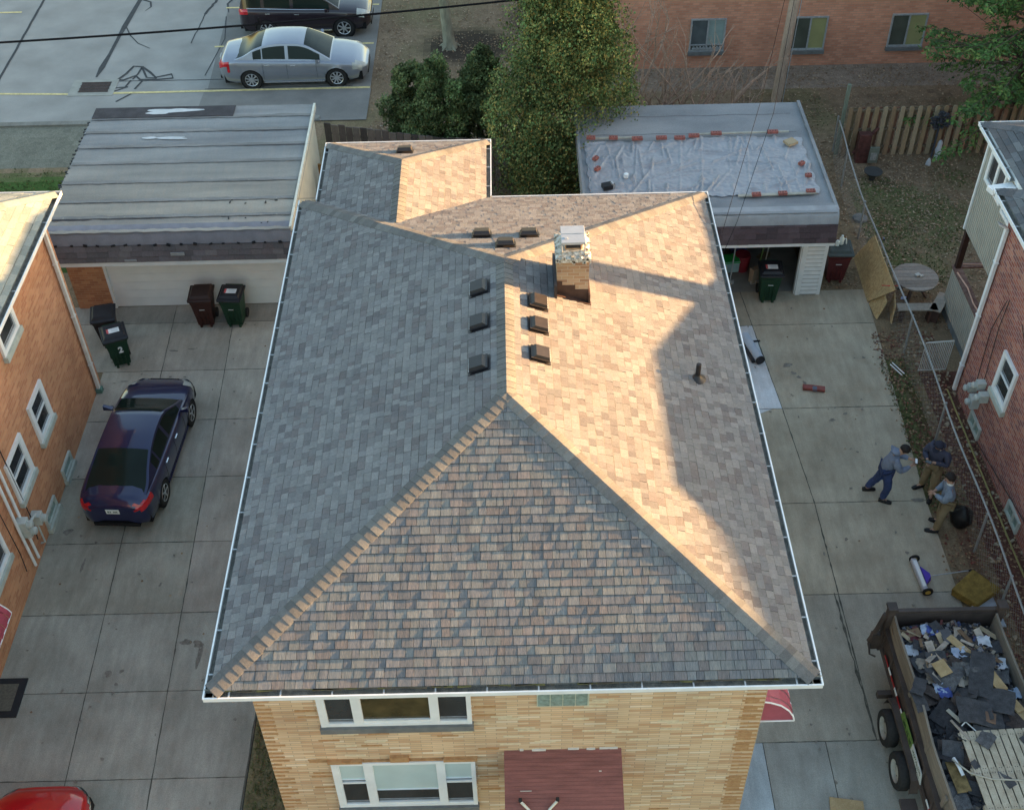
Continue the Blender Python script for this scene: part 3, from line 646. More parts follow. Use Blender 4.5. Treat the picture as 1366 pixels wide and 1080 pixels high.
def mansard(parent, x0, x1, y, zt, zm, zb, zl, memb=MEMB, pal=SHD, seed=41):
    mb = MB(); P = []
    for yy, zz in ((y+.32, zt), (y+.16, zt-.005), (y+.06, zt-.04), (y+.01, zt-.12), (y-.03, zm)): P.append([(x0+(x1-x0)*j/40, yy+.006*math.sin(j*2.3), zz+.004*math.sin(j*1.3)) for j in range(41)])
    mb.grid(P, flip=True); 
    for xx in (x0, x1): mb.poly([(xx, y+.32, zt), (xx, y+.16, zt-.005), (xx, y+.01, zt-.12), (xx, y-.03, zm), (xx, y+.32, zm)])
    mb.build('fascia_membrane', memb, parent, smooth=True)
    mb = MB(); shingles(mb, [(x0, y-.11, zb), (x1, y-.11, zb), (x1, y-.035, zm+.005), (x0, y-.035, zm+.005)], pal, .155, (.24, .3), seed, .014)
    mb.box((x0+.02, y-.03, zb), (x1-.02, y+.3, zm-.01), 0, pal[0]); mb.build('fascia_shingles', SHING, parent)
    mb = MB(); mb.box((x0, y-.10, zl), (x1, y+.3, zb-.004)); mb.build('fascia_trim', WHITE, parent)
mansard(G1, -11.42, -5.30, 24.15, 2.80, 2.42, 1.97, 1.84)
mb = MB()
for k in range(17): mb = MB(); mb.rbox((-11.1+k*.345+J(0, .05), 24.095, 2.44+J(0, .015)), rnd.uniform(.05, .11), .03, rnd.uniform(.03, .07), 0, 0, J(0, .4)); mb.build('tar_patch', BLACK, groof)
for a in (((-8.15, 24.02, 2.2), .34, .02, .09), ((-9.35, 24.03, 2.02), .3, .02, .05)): mb = MB(); mb.rbox(*a); mb.build('loose_flashing', STEEL, groof)
mb = MB(); mb.box((-5.33, 24.2, 2.68), (-5.27, 30.05, 2.83)); mb.box((-5.36, 24.3, 2.5), (-5.31, 30.0, 2.70)); mb.build('roof_edge_trim', mat('cream_trim', (.66, .64, .55), .6), G1)

# ------------------------------------------------------------------ right garage
G2 = thing('garage', 'open garage with a tarped flat roof and a white siding pier', 'garage', (5, 27, 0))
mb = MB(); z = .02
while z < 2.0:
    mb.hexa([(7.66, 24.57, z+.012), (8.10, 24.57, z+.012), (8.10, 24.7, z+.012), (7.66, 24.7, z+.012)], [(7.66, 24.60, z+.127), (8.10, 24.60, z+.127), (8.10, 24.7, z+.127), (7.66, 24.7, z+.127)]); mb.box((7.66, 24.567, z+.008), (8.10, 24.60, z+.0118), 1); mb.box((7.66, 24.5685, z+.0122), (8.10, 24.58, z+.024), 1); z += .127
    mb.hexa([(8.165, 24.66, z-.127), (8.165, 29.2, z-.127), (8.05, 29.2, z-.127), (8.05, 24.66, z-.127)][::-1] if False else [(8.05, 24.66, z-.127), (8.165, 24.66, z-.127), (8.165, 29.2, z-.127), (8.05, 29.2, z-.127)], [(8.05, 24.66, z-.002), (8.15, 24.66, z-.002), (8.15, 29.2, z-.002), (8.05, 29.2, z-.002)])
mb.build('siding', [WHITE, mat('siding_lap_shade', (.40, .41, .41), .8)], G2)  # grey lip strips paint in the shadow line under each lap
mb = MB(); mb.box((7.53, 24.57, 0), (7.655, 24.75, 2.0)); mb.box((8.08, 24.57, 0), (8.18, 24.66, 2.0)); mb.box((7.50, 24.62, 0), (7.53, 24.74, 2.0)); mb.build('corner_trim', WHITE, G2)
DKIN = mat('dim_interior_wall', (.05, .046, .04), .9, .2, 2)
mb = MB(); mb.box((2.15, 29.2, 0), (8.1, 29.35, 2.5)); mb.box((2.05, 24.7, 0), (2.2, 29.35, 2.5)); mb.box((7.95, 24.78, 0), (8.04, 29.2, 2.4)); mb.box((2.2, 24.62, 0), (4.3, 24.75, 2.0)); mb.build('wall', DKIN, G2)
ROLL2 = mat('slate_roofing', (.17, .18, .195), .85, .25, .8, bump=.2, bscale=90, fine=.14, col2=(.29, .295, .305), stretch=(.5, 1, 1))
mb = MB(); mb.box((1.95, 24.4, 2.45), (8.12, 29.5, 2.84)); r2 = mb.build('roof', ROLL2, G2)
mansard(G2, 1.95, 8.14, 24.15, 2.90, 2.58, 2.08, 1.98, mat('slate_membrane_pale', (.30, .31, .325), .75, .12, 3, fine=.08), [(.115, .085, .095), (.095, .072, .08), (.13, .10, .11), (.12, .088, .095)], 42)
for a, b in (((8.08, 24.3, 2.3), (8.16, 29.5, 2.90)), ((1.92, 25, 2.4), (1.99, 29.5, 2.88))): mb = MB(); mb.box(a, b); mb.build('roof_edge_trim', ROLL2, G2)
mb = MB(); mb.box((1.9, 24.2, 2.83), (8.1, 24.6, 2.888)); mb.build('roof_front_strip', ROLL2, r2)
mb = MB()
for k in range(5):
    y = 28.0+k*.3; Q = [[(2.2+5.6*j/30, y+dy+.02*math.sin(j*.8+k), 2.8405+.001*k) for j in range(31)] for dy in (-.02, .02)]; 
    if k in (0, 3): mb.grid(Q)
mb.build('soot_patch', mat('dark_roof_stain', (.14, .145, .155), .9, .2, 4, fine=.2), r2)
# tarp
TARP = mat('grey_tarp', (.28, .285, .31), .3, .08, 3, bump=.15, bscale=30, spec=.5)
nx, ny = 230, 110; P = []
def ridge(x, y, a, o, w, amp):
    d = (x-o[0])*math.sin(a)-(y-o[1])*math.cos(a); return amp*math.exp(-(d/w)**2)
folds = []
for k in range(90):
    folds.append((rnd.choice((0, 0, PI/2, PI/2, 1.15, .35))+J(0, .16), (rnd.uniform(2.2, 7.9), rnd.uniform(25.1, 27.7)), rnd.uniform(.018, .03), rnd.uniform(.022, .055), rnd.uniform(.15, .75)))
for i in range(ny+1):
    row = []
    for j in range(nx+1):
        s = i/ny; x = 2.12+5.72*j/nx-(.0)*s; y = 25.02+2.66*s+.08*math.sin(x*1.3)*s
        if i in (0, ny): y += .03*math.sin(x*9)+.02*math.sin(x*23)
        if j in (0, nx): x += .03*math.sin(y*11)
        z = 2.86+.02*abs(noise.noise(V(x*2.2, y*2.6, 0)))+.03*abs(noise.noise(V(x*6, y*5, 3)))+.018*abs(noise.noise(V(x*13, y*12, 7)))
        for a, o, w, amp, l in folds:
            t = (x-o[0])*math.cos(a)+(y-o[1])*math.sin(a)
            if abs(t) < l: z += ridge(x, y, a, o, w, amp)*min(1, (l-abs(t))/.15)
        for gx in (3.3, 4.45, 5.0, 6.2): z += .022*math.exp(-((x-gx-.12*(y-26))/.022)**2)
        z += .05*math.exp(-((y-27.0-.62*(x-6.1))/.035)**2)*(1 if 5.35 < x < 6.3 else 0)
        if x < 2.2 or x > 7.78: z -= .0
        row.append((x, y, z))
    P.append(row)
mb = MB(); mb.grid(P); tarp = tag(mb.build('tarp', TARP, smooth=True, angle=180), 'wrinkled grey tarp weighted with bricks on the flat garage roof', 'tarp')
mb = MB(); Q = []
for i in range(30):
    s = i/29; Q.append([(2.14-.02*q/8-.10*math.sin(q/8*3)-.05*math.sin(i*.9+q*.5)*(q/8), 25.1+2.6*s, 2.88-1.9*q/8) for q in range(9)])
mb.grid(Q); tag(mb.build('hanging_cloth', mat('pale_cloth', (.55, .57, .62), .7, .06, 3), smooth=True, angle=180), 'white cloth hanging over the left edge of the tarped garage roof', 'cloth')
BAT = mat('pale_batten_wood', (.36, .34, .29), .8, .15, 6)
mb = MB(); mb.rbox((2.9, 27.72, 2.93), 1.5, .07, .03, .0); tag(mb.build('batten', BAT), 'pale batten along the back left edge of the grey tarp', 'batten', 'battens on the garage tarp')
mb = MB(); mb.rbox((6.25, 27.82, 2.94), 2.6, .06, .03, .012); tag(mb.build('batten', BAT), 'long pale batten along the back right edge of the grey tarp', 'batten', 'battens on the garage tarp')
mb = MB(); mb.rbox((6.75, 24.98, 2.91), 1.95, .09, .03, .03); tag(mb.build('batten', BAT), 'pale batten along the front edge of the tarp by the gutterless roof edge', 'batten', 'battens on the garage tarp')
BRK = mat('loose_brick_red', (.28, .10, .085), .9, .2, 14, bump=.3)
def brick(x, y, rz, label, z=2.955, two=False, long=.3):
    mb = MB(); long *= .78; mb.rbox((x, y, z-.015), long, .11, .07, rz)
    for q in (-.07, 0, .07): mb.lathe((x+q*math.cos(rz), y+q*math.sin(rz), z+.016), [(.016, 0), (.016, .008)], 10, m=1)
    o = mb.build('brick', [BRK, mat('brick_hole', (.03, .015, .012), .9)]); tag(o, label, 'brick', 'bricks holding down the garage tarp'); return o
row = 'red brick in the back row on the garage tarp, '
for i, (x, y) in enumerate([(2.28, 27.7), (2.87, 27.67), (3.5, 27.61), (4.14, 27.62), (4.62, 27.6), (5.01, 27.69), (5.61, 27.78), (7.11, 27.79)]):
    brick(x, y, J(0, .08), row+['at its far left end', 'second from its left end', 'third from its left end', 'fourth from its left end', 'fifth from its left end', 'sixth from its left end', 'alone before the long gap', 'at its far right end'][i], z=2.985, long=.36 if i not in (0, 1) else .3)
row = 'red brick in the front row on the garage tarp, '
for i, (x, y) in enumerate([(4.75, 24.9), (6.22, 24.95), (6.88, 24.98), (7.59, 25.05)]): brick(x, y, J(0, .05), row+['leftmost, nearest the main house roof', 'second from the left', 'third from the left', 'rightmost'][i], long=.28)
for x, y, l in ((2.34, 26.75, 'small red brick near the left edge of the tarp, the upper of two'), (2.36, 26.26, 'small brownish brick near the left edge of the tarp, the lower of two'), (7.6, 26.3, 'small red brick near the right edge of the tarp, the upper of two'), (7.67, 25.75, 'small red brick near the right edge of the tarp, the lower of two')): brick(x, y, rnd.random(), l, long=.2)
mb = MB(); mb.rbox((7.5, 27.3, 2.95), .3, .26, .07, .5); tag(mb.build('wood_block', mat('tan_block', (.36, .28, .18), .8, .1), bevel=.006), 'square tan wood block near the back right corner of the tarp', 'block')
mb = MB(); mb.lathe((3.06, 25.9, 2.9), [(.06, 0), (.06, .1), (.03, .12)], 14); tag(mb.build('cup', WHITE, smooth=True), 'small white cup standing on the left part of the tarp', 'cup')
mb = MB(); mb.rbox((2.55, 25.45, 2.95), .26, .2, .12, .3); mb.rbox((2.68, 25.47, 2.96), .08, .16, .16, .3, m=1); tag(mb.build('tool_box', [BLACK, STEEL], bevel=.01), 'small dark tool box at the front left corner of the tarp', 'tool box')
# garage contents
def bx(name, parts, label, cat, group=None, bevel=.01):
    mb = MB(); ms = []
    for i, (c0, s, rz, m) in enumerate(parts):
        if m not in ms: ms.append(m)
        mb.rbox(c0, *s, rz, m=ms.index(m))
    return tag(mb.build(name, ms, bevel=bevel), label, cat, group)
bx('storage_tub', [((5.95, 25.6, .28), (.42, .34, .3), .1, mat('pale_tub', (.25, .36, .38), .5)), ((5.95, 25.6, .46), (.45, .37, .06), .1, mat('green_lid', (.02, .30, .06), .5))], 'pale plastic storage tub with bright green lid inside the garage', 'tub')
bx('cardboard_box', [((6.62, 25.2, .26), (.42, .16, .44), .5, mat('tan_cardboard', (.30, .25, .20), .8))], 'tan box tipped against tools inside the garage behind the green bin', 'box')
mb = MB(); mb.lathe((6.3, 25.75, 0), [(.18, 0), (.22, .45), (.2, .5)], 18); tag(mb.build('bucket', mat('red_bucket', (.22, .02, .03), .5), smooth=True), 'red bucket inside the garage beside the storage tub', 'bucket')
mb = MB(); mb.lathe((6.25, 26.3, .5), [(.05, -.5), (.3, -.1), (.32, .2), (.1, .45)], 18); tag(mb.build('blue_bag', mat('dark_blue_cloth', (.04, .05, .16), .7), smooth=True), 'dark blue bag heaped inside the garage behind the red bucket', 'bag')
for x0, x1, z1, m, l in ((6.55, 6.95, 1.75, mat('green_handle', (.12, .2, .05), .6), 'garden tool with a green handle leaning inside the garage'), (6.7, 7.05, 1.6, BAT, 'garden tool with a pale wooden handle leaning inside the garage'), (5.9, 6.1, 1.5, STEEL, 'short steel handled tool leaning at the dark back of the garage')):
    mb = MB(); mb.tube([(x0, 25.1, .05), (x1, 25.8, z1)], .018, 8); mb.rbox((x0, 25.1, .06), .22, .05, .1, .3, m=1); tag(mb.build('garden_tool', [m, STEEL]), l, 'garden tool', 'tools leaning in the garage')
mb = MB(); mb.box((4.3, 24.75, .001), (7.9, 29.2, .006)); tag(mb.build('garage_floor', mat('garage_slab', (.22, .21, .19), .9, .15, 2)), kind='structure')

# ------------------------------------------------------------------ rear brick building
BB = thing('brick_apartment_block', 'low brown brick building along the top of the picture with two-pane sliding windows', 'building', (15, 40, 0))
BR_BK = brickmat('brown_orange_brick', [(.56, .255, .165), (.62, .295, .195), (.51, .225, .145), (.58, .27, .175)], .21, .082, (.42, .27, .20), .007, .5, .12)
mb = MB(); mb.box((3.6, 36.75, -.2), (26, 46, 5.6)); mb.build('wall', BR_BK, BB)
mb = MB(); mb.box((3.3, 36.45, 5.6), (26.3, 46.3, 5.85)); mb.build('roof', ROLL2, BB)
YB = mat('ochre_blind', (.30, .30, .14), .3, .08, 3, spec=.6, coat=.4); GLD = mat('olive_dark_glass', (.075, .085, .07), .15, .2, 2, spec=.7); GLS = mat('blue_dark_glass', (.09, .11, .12), .2, .2, 3, spec=.7); TEALB = mat('teal_blind', (.26, .34, .33), .3, .1, 4, spec=.6)
w1 = window(BB, '-Y', 36.75, 6.17, 7.33, .62, 1.76, [(6.22, 6.72, [(.68, .82, GLD), (.86, 1.70, GLS)]), (6.77, 7.28, [(.68, .82, GLD), (.86, 1.70, TEALB)])], fw=.05, sill=SILL, frame=STEEL)
w2 = window(BB, '-Y', 36.75, 9.52, 10.66, .58, 1.76, [(9.57, 10.07, [(.64, 1.70, GLD)]), (10.12, 10.61, [(.64, 1.70, YB)])], fw=.05, sill=SILL, frame=STEEL)
w3 = window(BB, '-Y', 36.75, 12.74, 13.92, .63, 1.78, [(12.79, 13.30, [(.69, 1.72, GLD)]), (13.35, 13.87, [(.69, 1.72, YB)])], fw=.05, sill=SILL, frame=STEEL)
mb = MB(); mb.box((6.27, 36.68, .70), (7.24, 36.73, .74)); 
for k in range(9): mb.rbox((6.32+k*.11, 36.70, .75), .06, .03, .09, 0, 0, J(0, .5), c=(1, 1, 1))
mb.build('window_clutter', STEEL, w1)
# tall unseen block added beyond the right edge to keep the yards in shade
SHADE_BLOCK = thing('brick_apartment_block', 'added brown brick block, unseen beyond the right edge, that shades the yards', 'building', (27, 32, 0))
mb = MB(); mb.box((24, 22.8, -.2), (33, 28.8, 6.3)); mb.box((24, 28.8, -.2), (33, 60, 8.9)); mb.build('wall', BR_BK, SHADE_BLOCK)
mb = MB(); mb.box((23.7, 22.5, 6.3), (33.3, 28.8, 6.5)); mb.box((23.7, 28.7, 8.9), (33.3, 60.3, 9.1)); mb.build('roof', ROLL2, SHADE_BLOCK)
SHADE_HOUSE = thing('brick_house', 'added brick house, unseen beyond the right edge, that shades the roof front', 'house', (31, 8, 0))  # unseen house added for its shadow on the main roof's front corner
mb = MB(); mb.box((27.5, 1, -.2), (36, 15.6, 6.3)); mb.build('wall', BR_BK, SHADE_HOUSE)
mb = MB(); mb.hexa([(27, .5, 6.3), (36.5, .5, 6.3), (36.5, 14.6, 6.3), (27, 14.6, 6.3)], [(30.5, 3, 7.75), (32.5, 3, 7.75), (32.5, 13.5, 7.75), (30.5, 13.5, 7.75)]); mb.hexa([(30.4, 12.6, 6.4), (32.6, 12.6, 6.4), (32.6, 15.6, 6.4), (30.4, 15.6, 6.4)], [(30.4, 12.6, 7.65), (32.6, 12.6, 7.65), (32.6, 15.3, 7.92), (30.4, 15.3, 7.92)]); mb.build('roof', ROLL2, SHADE_HOUSE)  # ridge and raised end block shaped to set that shadow's edge

# ------------------------------------------------------------------ ground
def fbm(x, y, s, seed=0, o=4):
    v = 0; a = 1; t = 0
    for k in range(o): v += a*noise.noise(V(x*s*2**k+seed*7.3, y*s*2**k-seed*3.1, seed)); t += a; a *= .55
    return v/t
def sm(a, b, x): t = max(0, min(1, (x-a)/(b-a))); return t*t*(3-2*t)
LEAF = (.25, .18, .12); GRS = (.135, .145, .065); MUL = (.12, .052, .042); SOIL = (.13, .10, .078); DRYG = (.17, .145, .085)
def gcol(x, y):
    n1 = fbm(x, y, .35, 1); n2 = fbm(x, y, 1.7, 2); n3 = fbm(x, y, 6, 3)
    g = .15
    if x > 9.9 and 23 < y < 31.2: g = sm(-.15, .35, n1-.05+.15*n2+.25*math.exp(-((x-11)/2.5)**2-((y-27)/2.2)**2)*1.6)
    elif x > 9.9 and y <= 23: g = .1
    elif 9.0 < x <= 9.9 and 17 < y < 22: g = sm(-.1, .3, n1*.4+.35*math.exp(-((x-9.35)/.35)**2)*(1 if 18 < y < 21.6 else .5)-.05)
    elif x < -11.3 and y > 26.3: g = sm(31.6, 30.6, y+n2*.5)*1.6
    elif x < -3.9 and y < 13.3: g = .55
    elif y > 31.5: g = sm(0, .5, n1+.1)*.5
    col = [LEAF[i]*(1-g)+GRS[i]*g for i in range(3)]
    mul = 0
    if 9.85 < x < 10.9 and y < 21.6: mul = .9*sm(9.85, 10.05, x)
    elif 9.45 < x < 10 and y < 21: mul = .45
    if -.3 < x < 2.5 and 21 < y < 29: mul = .7
    if x < -11 and 31.4 < y < 34.2: mul = .0; col = [.19, .19, .155]
    dk = 0
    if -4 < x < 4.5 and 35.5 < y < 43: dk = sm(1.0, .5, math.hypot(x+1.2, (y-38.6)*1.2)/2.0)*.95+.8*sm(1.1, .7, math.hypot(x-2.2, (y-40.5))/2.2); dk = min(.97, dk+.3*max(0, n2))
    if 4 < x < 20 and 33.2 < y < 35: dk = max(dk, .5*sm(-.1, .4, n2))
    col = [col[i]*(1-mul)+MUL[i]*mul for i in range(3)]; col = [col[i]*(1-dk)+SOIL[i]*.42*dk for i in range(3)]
    if x > 3.5 and 35.2 < y < 36.8: col = [.27, .215, .17]
    k = 1+.28*n3+.25*n2
    return tuple(max(.01, c*k) for c in col), g, mul
GM = mat('ground_soil', (1, 1, 1), .95, .22, 7, bump=.6, bscale=26, attr=True, fine=.25, spec=.1)
X = list(np.arange(-24, 24.01, .25)); Y = list(np.arange(5, 50.01, .25))
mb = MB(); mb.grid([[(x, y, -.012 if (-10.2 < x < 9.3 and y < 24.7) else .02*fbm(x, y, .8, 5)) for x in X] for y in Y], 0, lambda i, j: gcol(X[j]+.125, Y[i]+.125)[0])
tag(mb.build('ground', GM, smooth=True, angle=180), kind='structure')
mb = MB(); mb.poly([(-400, -300, -.08), (400, -300, -.08), (400, 500, -.08), (-400, 500, -.08)], 0, (.11, .10, .07)); tag(mb.build('ground_far', GM), kind='structure')

# driveways as cast slabs
def quadslab(mb, p, z, c, g=.007):
    cx = sum(q[0] for q in p)/4; cy = sum(q[1] for q in p)/4
    q = [(x-math.copysign(g, x-cx), y-math.copysign(g, y-cy)) for x, y in p]
    mb.hexa([(x, y, z-.05) for x, y in q], [(x, y, z) for x, y in q], 0, c)
mb = MB(); ysl = [8, 9.25, 11.08, 12.93, 14.78, 16.65, 18.55, 20.4, 22.15, 24.0, 24.72]
def xa(y): return -10.12
def xb(y): return -8.16-.035*(y-8)
def xc(y): return -6.58-.036*(y-8)
def xd(y): return -4.96
for a, b in zip(ysl, ysl[1:]):
    for k, (f, g_) in enumerate(((xa, xb), (xb, xc), (xc, xd))):
        base = (.36, .35, .295) if k < 2 else (.38, .355, .31)
        if b < 15: base = (.335, .335, .295)
        if a >= 18: base = (.385, .355, .31)
        if a >= 20: base = (.41, .375, .32)
        if b > 24.5: base = (.33, .305, .27)
        t = 1+J(0, .08); quadslab(mb, [(f(a)-(1.4 if a > 22 and k == 0 else 0), a), (g_(a), a), (g_(b), b), (f(b)-(1.4 if a > 22 and k == 0 else 0), b)], .01, tuple(c*t for c in base))
tag(mb.build('driveway', CONC), kind='structure')
mb = MB(); mb.box((-10.15, 7.9, -.06), (-4.95, 24.75, -.008), 0, (.07, .07, .065)); tag(mb.build('driveway_bed', CONC), kind='structure')
mb = MB(); yr = [8, 9.6, 11.53, 14.87, 17.35, 20.33, 23.38, 24.75]
def xm(y): return 6.63-.0 if y < 18 else 6.63-(y-18)*.075
def xe(y): return 9.08+max(0, y-17)*.045
for a, b in zip(yr, yr[1:]):
    base = (.43, .385, .30) if a >= 14 else (.355, .335, .285)
    if b <= 11.6:
        quadslab(mb, [(4.52, a), (5.68, a), (5.68, b), (4.52, b)], .01, (.31, .315, .295)); quadslab(mb, [(5.68, a), (9.1, a), (9.1, b), (5.68, b)], .01, (.315, .315, .285)); quadslab(mb, [(3.7, a), (4.52, a), (4.52, b), (3.7, b)], .01, (.40, .46, .50)); continue
    t = 1+J(0, .03)
    if b < 23: quadslab(mb, [(3.7, a), (xm(a), a), (xm(b), b), (3.7, b)], .01, tuple(c*t for c in base))
    elif a < 23: quadslab(mb, [(3.7, a), (xm(a), a), (xm(b), b), (3.7, b)], .01, (.60, .63, .66))
    else: quadslab(mb, [(3.7, a), (xm(a), a), (xm(b), b), (3.7, b)], .01, tuple(c*.85 for c in base))
    t = 1+J(0, .03); quadslab(mb, [(xm(a), a), (xe(a), a), (xe(b), b), (xm(b), b)], .01, tuple(c*t*(.9 if a > 23 else 1) for c in base))
mb.hexa([(5.0, 19.6, -.03), (5.75, 20.1, -.03), (6.2, 20.315, -.03), (5.0, 20.315, -.03)], [(5.0, 19.6, .014), (5.75, 20.1, .014), (6.2, 20.315, .014), (5.0, 20.315, .014)], 0, (.60, .63, .66))
tag(mb.build('driveway', CONC), kind='structure')
mb = MB(); mb.box((3.7, 7.9, -.06), (9.04, 24.72, -.008), 0, (.05, .05, .045)); tag(mb.build('driveway_bed', CONC), kind='structure')
# stains and crack lines
STN = mat('oil_stain', (.20, .185, .16), .85, .25, 12, fine=.3)
mb = MB()
st = [(-6.35, 14.0, .10, .09), (-6.6, 14.05, .1, .08), (-6.28, 13.7, .05, .25), (-8.0, 13.35, .08, .07), (-7.75, 13.4, .05, .04), (-9.7, 17.0, .09, .09), (-9.15, 16.05, .03, .18), (-7.4, 15.5, .025, .06), (-8.5, 22.9, .12, .03), (-8.05, 22.95, .08, .03), (-9.5, 21.8, .08, .03), (-9.6, 20.9, .05, .05), (6.85, 21.85, .12, .07), (6.95, 21.55, .06, .05), (7.05, 21.4, .05, .05), (7.15, 21.2, .04, .06), (7.55, 19.9, .07, .05), (7.9, 20.1, .05, .04), (8.9, 17.36, .16, .05), (8.3, 15.9, .05, .03), (7.1, 16.3, .04, .04)]+[(rnd.choice((rnd.uniform(-10, -5.2), rnd.uniform(4.8, 9))), rnd.uniform(9, 24), rnd.uniform(.012, .035), rnd.uniform(.012, .04)) for _ in range(150)]
for i, (x, y, a, b) in enumerate(st): blotch(mb, x, y, .0145+.0002*i, a, b, seed=i+50, jag=.45)
tag(mb.build('stains', STN), kind='structure')
RST = mat('rust_tint', (.30, .25, .18), .9, .2, 4, fine=.15)
CRK = mat('crack_filler', (.045, .048, .052), .8, .15, 8)
def strip(mb, pts, w, z, m=0, c=(1, 1, 1), jig=.0):
    n = len(pts)
    if not isinstance(w, (list, tuple)): w = [w]*n
    P = [[], []]
    for i, p in enumerate(pts):
        q0 = pts[max(0, i-1)]; q1 = pts[min(n-1, i+1)]; d = Vector((q1[0]-q0[0], q1[1]-q0[1])).normalized(); nn = Vector((-d.y, d.x))
        for s in (0, 1): P[s].append((p[0]+nn.x*w[i]*(.5-s)+J(0, jig), p[1]+nn.y*w[i]*(.5-s)+J(0, jig), z))
    mb.grid([P[1], P[0]], m, c)
def wob(a, b, n=14, amp=.03):
    return [(a[0]+(b[0]-a[0])*i/n+(J(0, amp) if 0 < i < n else 0), a[1]+(b[1]-a[1])*i/n+(J(0, amp) if 0 < i < n else 0)) for i in range(n+1)]
# moss/dirt in the joints, wavering
JNT = mat('joint_dirt', (.09, .09, .075), .95, .3, 10)
mb = MB()
for y in yr[2:-1]: strip(mb, wob((4.5 if y < 12 else 4.4, y), (xe(y), y), 40, .006), [.008+.022*rnd.random()**3 for _ in range(41)], .0125)
for a, b in zip(yr[2:], yr[3:]): strip(mb, wob((xm(a), a), (xm(b), b), 20, .006), [.012+.03*rnd.random()**3 for _ in range(21)], .013)
strip(mb, wob((6.63, 11.6), (6.55, 14.9), 26, .012), [.02+.05*rnd.random()**3 for _ in range(27)], .0134)
for y in ysl[1:-1]: strip(mb, wob((-10.1, y), (-4.98, y), 40, .005), [.006+.022*rnd.random()**2 for _ in range(41)], .0125)
for f in (xb, xc): strip(mb, wob((f(8), 8), (f(24.5), 24.5), 90, .006), [.01+.022*rnd.random()**2 for _ in range(91)], .013)
strip(mb, wob((-4.98, 8), (-4.98, 13.4), 20, .01), .03, .0132)
tag(mb.build('joint_dirt', JNT), kind='structure')
# parking lot
LOT = mat('lot_concrete', (.285, .28, .265), .9, .13, .8, bump=.15, bscale=60, fine=.08, spec=.2)
LOT2 = mat('lot_asphalt', (.20, .195, .185), .9, .12, 1.2, bump=.3, bscale=70, fine=.12, spec=.2)
mb = MB(); mb.hexa([(-24, 34.1, -.1), (-4.42, 34.1, -.1), (-4.42, 46, -.1), (-24, 46, -.1)], [(-24, 34.1, .03), (-4.42, 34.1, .03), (-4.42, 46, .03), (-24, 46, .03)])
tag(mb.build('parking_lot', LOT), kind='structure')
mb = MB(); mb.poly([(-9.95, 33.85, .034), (-4.40, 33.85, .034), (-4.38, 35.82, .034), (-9.9, 35.85, .034)]); mb.poly([(-9.8, 35.92, .034), (-4.40, 35.92, .034), (-4.40, 44, .034), (-10.1, 44, .034)]); tag(mb.build('parking_lane', LOT2), kind='structure')
YEL = mat('yellow_line_paint', (.60, .50, .24), .8, .18, 12, fine=.15)
mb = MB(); 
strip(mb, wob((-17.5, 36.02), (-14.1, 35.84), 8, .0), .10, .040); strip(mb, wob((-13.0, 35.86), (-4.42, 35.88), 20, .004), .11, .040)
strip(mb, [(-10.05, 38.92), (-4.5, 38.93)], .1, .040); strip(mb, [(-10.1, 41.88), (-4.5, 41.9)], .1, .040); strip(mb, [(-19, 41.9), (-17.6, 41.9)], .1, .040)
tag(mb.build('parking_line', YEL), kind='structure')
mb = MB()
strip(mb, wob((-17.05, 44), (-16.97, 34.2), 30, .012), .09, .038); strip(mb, [(-13.4, 44), (-13.42, 42.8), (-13.55, 40.6), (-13.58, 39.85), (-13.62, 38.6), (-13.68, 37.6), (-13.72, 36.95)], [.14, .15, .2, .13, .12, .2, .06], .038)
strip(mb, [(-13.5, 40.6), (-13.2, 39.9), (-12.8, 39.3), (-12.3, 38.9)], [.04, .05, .04, .03], .0385); strip(mb, [(-13.3, 42.7), (-13.0, 42.5), (-12.9, 42.1), (-13.05, 41.8)], [.1, .08, .06, .03], .0385)
strip(mb, wob((-10.5, 42.7), (-10.8, 41.4), 8, .03), .1, .038); strip(mb, wob((-10.8, 41.4), (-10.92, 39.2), 12, .03), .04, .0382); strip(mb, [(-9.9, 42.8), (-10.1, 42.2), (-9.95, 41.5)], [.1, .08, .03], .038)
strip(mb, [(-10.0, 41.2), (-9.78, 39.5), (-10.05, 36.9)], .035, .038)
strip(mb, wob((-12.95, 36.65), (-9.2, 36.62), 20, .008), .035, .0381); strip(mb, wob((-9.9, 35.99), (-5.0, 36.02), 20, .005), .03, .042)
for pts in ([(-12.95, 36.75), (-12.75, 37.15), (-12.6, 37.65), (-12.3, 37.6), (-11.95, 37.2), (-11.7, 36.85), (-11.2, 37.05), (-11.1, 36.78), (-11.6, 36.7), (-12.2, 36.72), (-12.4, 37.0), (-12.75, 36.72), (-12.95, 36.75)], [(-12.3, 37.6), (-12.35, 37.1), (-12.45, 36.75)], [(-12.3, 37.55), (-12.0, 36.85), (-11.65, 36.8)], [(-12.5, 36.7), (-12.6, 36.2), (-12.9, 35.98)], [(-12.1, 36.65), (-12.25, 36.1)], [(-12.3, 35.8), (-12.7, 35.3)], [(-12.95, 36.2), (-12.5, 36.25)]):
    strip(mb, pts, .09 if len(pts) > 4 else .07, .0384+.0003*len(pts))
tag(mb.build('crack_sealer', CRK), kind='structure')
mb = MB(); mb.box((-14.4, 35.72, .0), (-12.9, 36.78, .045), 0); mb.build; tag(mb.build('drain_surround', mat('drain_concrete', (.30, .30, .27), .9, .1, 4)), kind='structure')
gr = thing('drain_grate', 'rusty iron storm drain grate set in the parking lot', 'drain grate', (-13.6, 36.25, 0))
GI = mat('rusty_iron', (.07, .05, .045), .8, .2, 9)
mb = MB(); mb.box((-14.08, 35.94, .046), (-13.12, 36.58, .05)); mb.build('pit', BLACK, gr)
mb = MB()
for k in range(17): mb.box((-14.08+k*.0565, 35.96, .05), (-14.08+k*.0565+.03, 36.56, .062))
